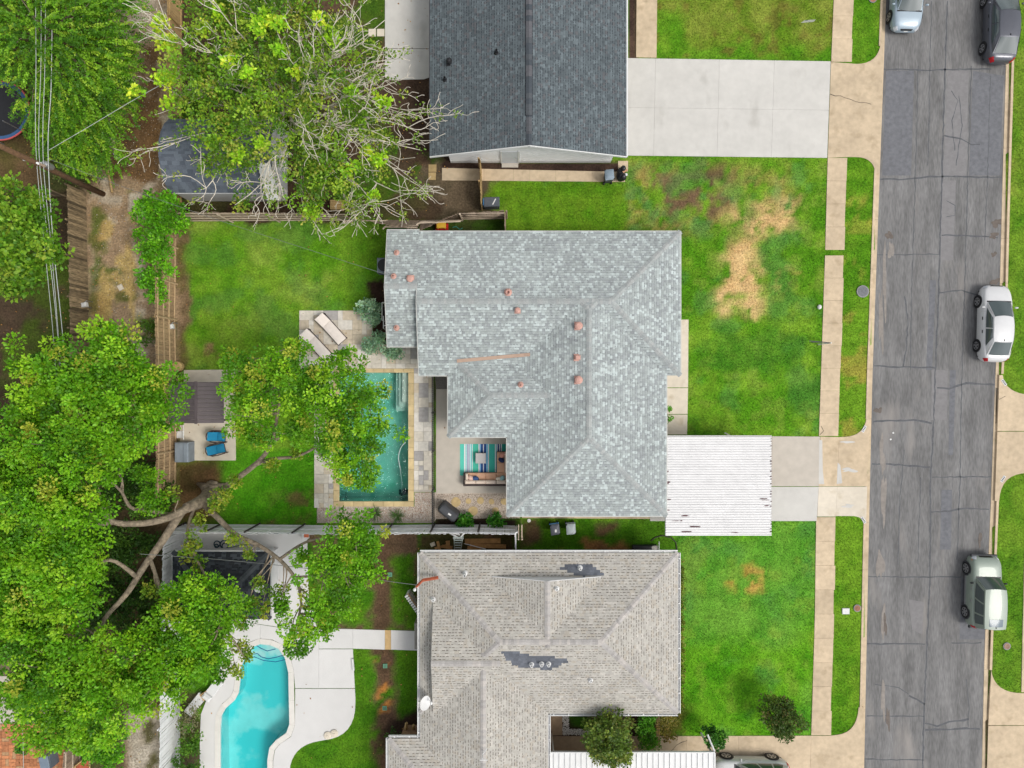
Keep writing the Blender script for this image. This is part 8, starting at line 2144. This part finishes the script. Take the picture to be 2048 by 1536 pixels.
round_cover('water_meter', 'small reddish round lid at the top of the parkway grass', 'meter lid', 1745, -2, 0.22, M('rusty_lid_b', C(176, 120, 96), 0.8, 0.2, 8), 0.02)
round_cover('water_meter', 'small brown round lid in the far lawn', 'meter lid', 2013, 1292, 0.2, M('brown_lid', C(160, 130, 110), 0.8, 0.2, 8), 0.02)
o = MB().rbox(*W2(1691, 1222), 0.0, 0.44, 0.36, 0.07, 0.0, bev=0.02).build('utility_box_lid', m_white); tag(o, 'white square utility lid in the parkway grass', 'utility lid')
sg = thing('yard_sign', 'small tilted white yard sign on the north lawn', 'yard sign', W(1613, 46))
q = [np.array(W(1602, 45.5, 0.5)), np.array(W(1627, 43.5, 0.5)), np.array(W(1632, 39, 0.85)), np.array(W(1610, 40, 0.85))]
MB().add(q + [p - np.array((0, 0.0, 0.015)) for p in q], [(0, 1, 2, 3), (7, 6, 5, 4), (0, 4, 5, 1), (1, 5, 6, 2), (2, 6, 7, 3), (3, 7, 4, 0)]).build('board', m_white, sg)
q2 = [p * 0 + (q[3] * (1 - u) + q[2] * u) * v + (q[0] * (1 - u) + q[1] * u) * (1 - v) + np.array((0, -0.004, 0.012)) for u, v in ((0.05, 0.72), (0.3, 0.72), (0.3, 0.98), (0.05, 0.98))]
MB().add(q2, [(0, 1, 2, 3)]).build('printed_corner', M('sign_ink', C(96, 104, 120), 0.7, 0.1, 5), sg)
for f_ in (0.25, 0.75):
    p = q[0] * (1 - f_) + q[1] * f_; MB().tube([(p[0], p[1], 0), tuple(p)], 0.008, 5).build('stake', m_rim, sg)
ps = thing('sign_post', 'slim sign post with dark arm at the edge of the front lawn', 'sign post', W(1642, 689))
b0 = np.array(W(1640, 689, 0)); 
MB().tube([b0 + (-0.1, 0, 0), b0 + (-0.1, 0, 1.7)], 0.035, 6).build('post', m_white, ps); MB().tube([b0 + (-0.12, 0, 1.6), b0 + (-1.35, 0.12, 1.62)], 0.03, 5).build('arm', m_darkgrey, ps); MB().box((b0[0] - 1.1, b0[1] + 0.05, 1.05), (b0[0] - 0.35, b0[1] + 0.075, 1.55)).build('hanging_board', m_darkgrey, ps)
o = MB().ellipsoid(W(1639, 614, 0.08), (0.13, 0.15, 0.12), 12, 8).build('painted_rock', m_white, smooth=True); tag(o, 'white rounded rock on the lawn beside the sidewalk', 'rock')
def plate(label, px_, py_, rot, par=None):
    t = thing('kerb_number_plate', label, 'number plate', W(px_, py_, 0.03), rot)
    MB().rbox(0, 0, 0, 0.42, 0.16, 0.012).build('plate', m_white, t, local=True)
    for k in range(4): MB().rbox(-0.135 + k * 0.09, 0, 0.0125, 0.055, 0.10, 0.002).build('digit', m_darkgrey, t, local=True)
plate('white kerb number plate on the flare north of the carport driveway', 1728, 858, R(62)); plate('white kerb number plate on the flare south of the carport driveway', 1727, 1040, R(-60))
plate('white kerb number plate on the far kerb by the wide driveway flare', 2008, 765, R(-55)); plate('white kerb number plate on the far kerb at the lawn corner', 2006, 958, R(58))
for lb, px_, py_ in (('white paper scrap on the asphalt near the middle of the street', 1788, 866), ('second white paper scrap on the asphalt', 1783, 879)):
    o = MB().rbox(*W2(px_, py_), ZR + 0.012, 0.1, 0.09, 0.008, 0.6).build('paper_scrap', m_white); tag(o, lb, 'paper scrap')
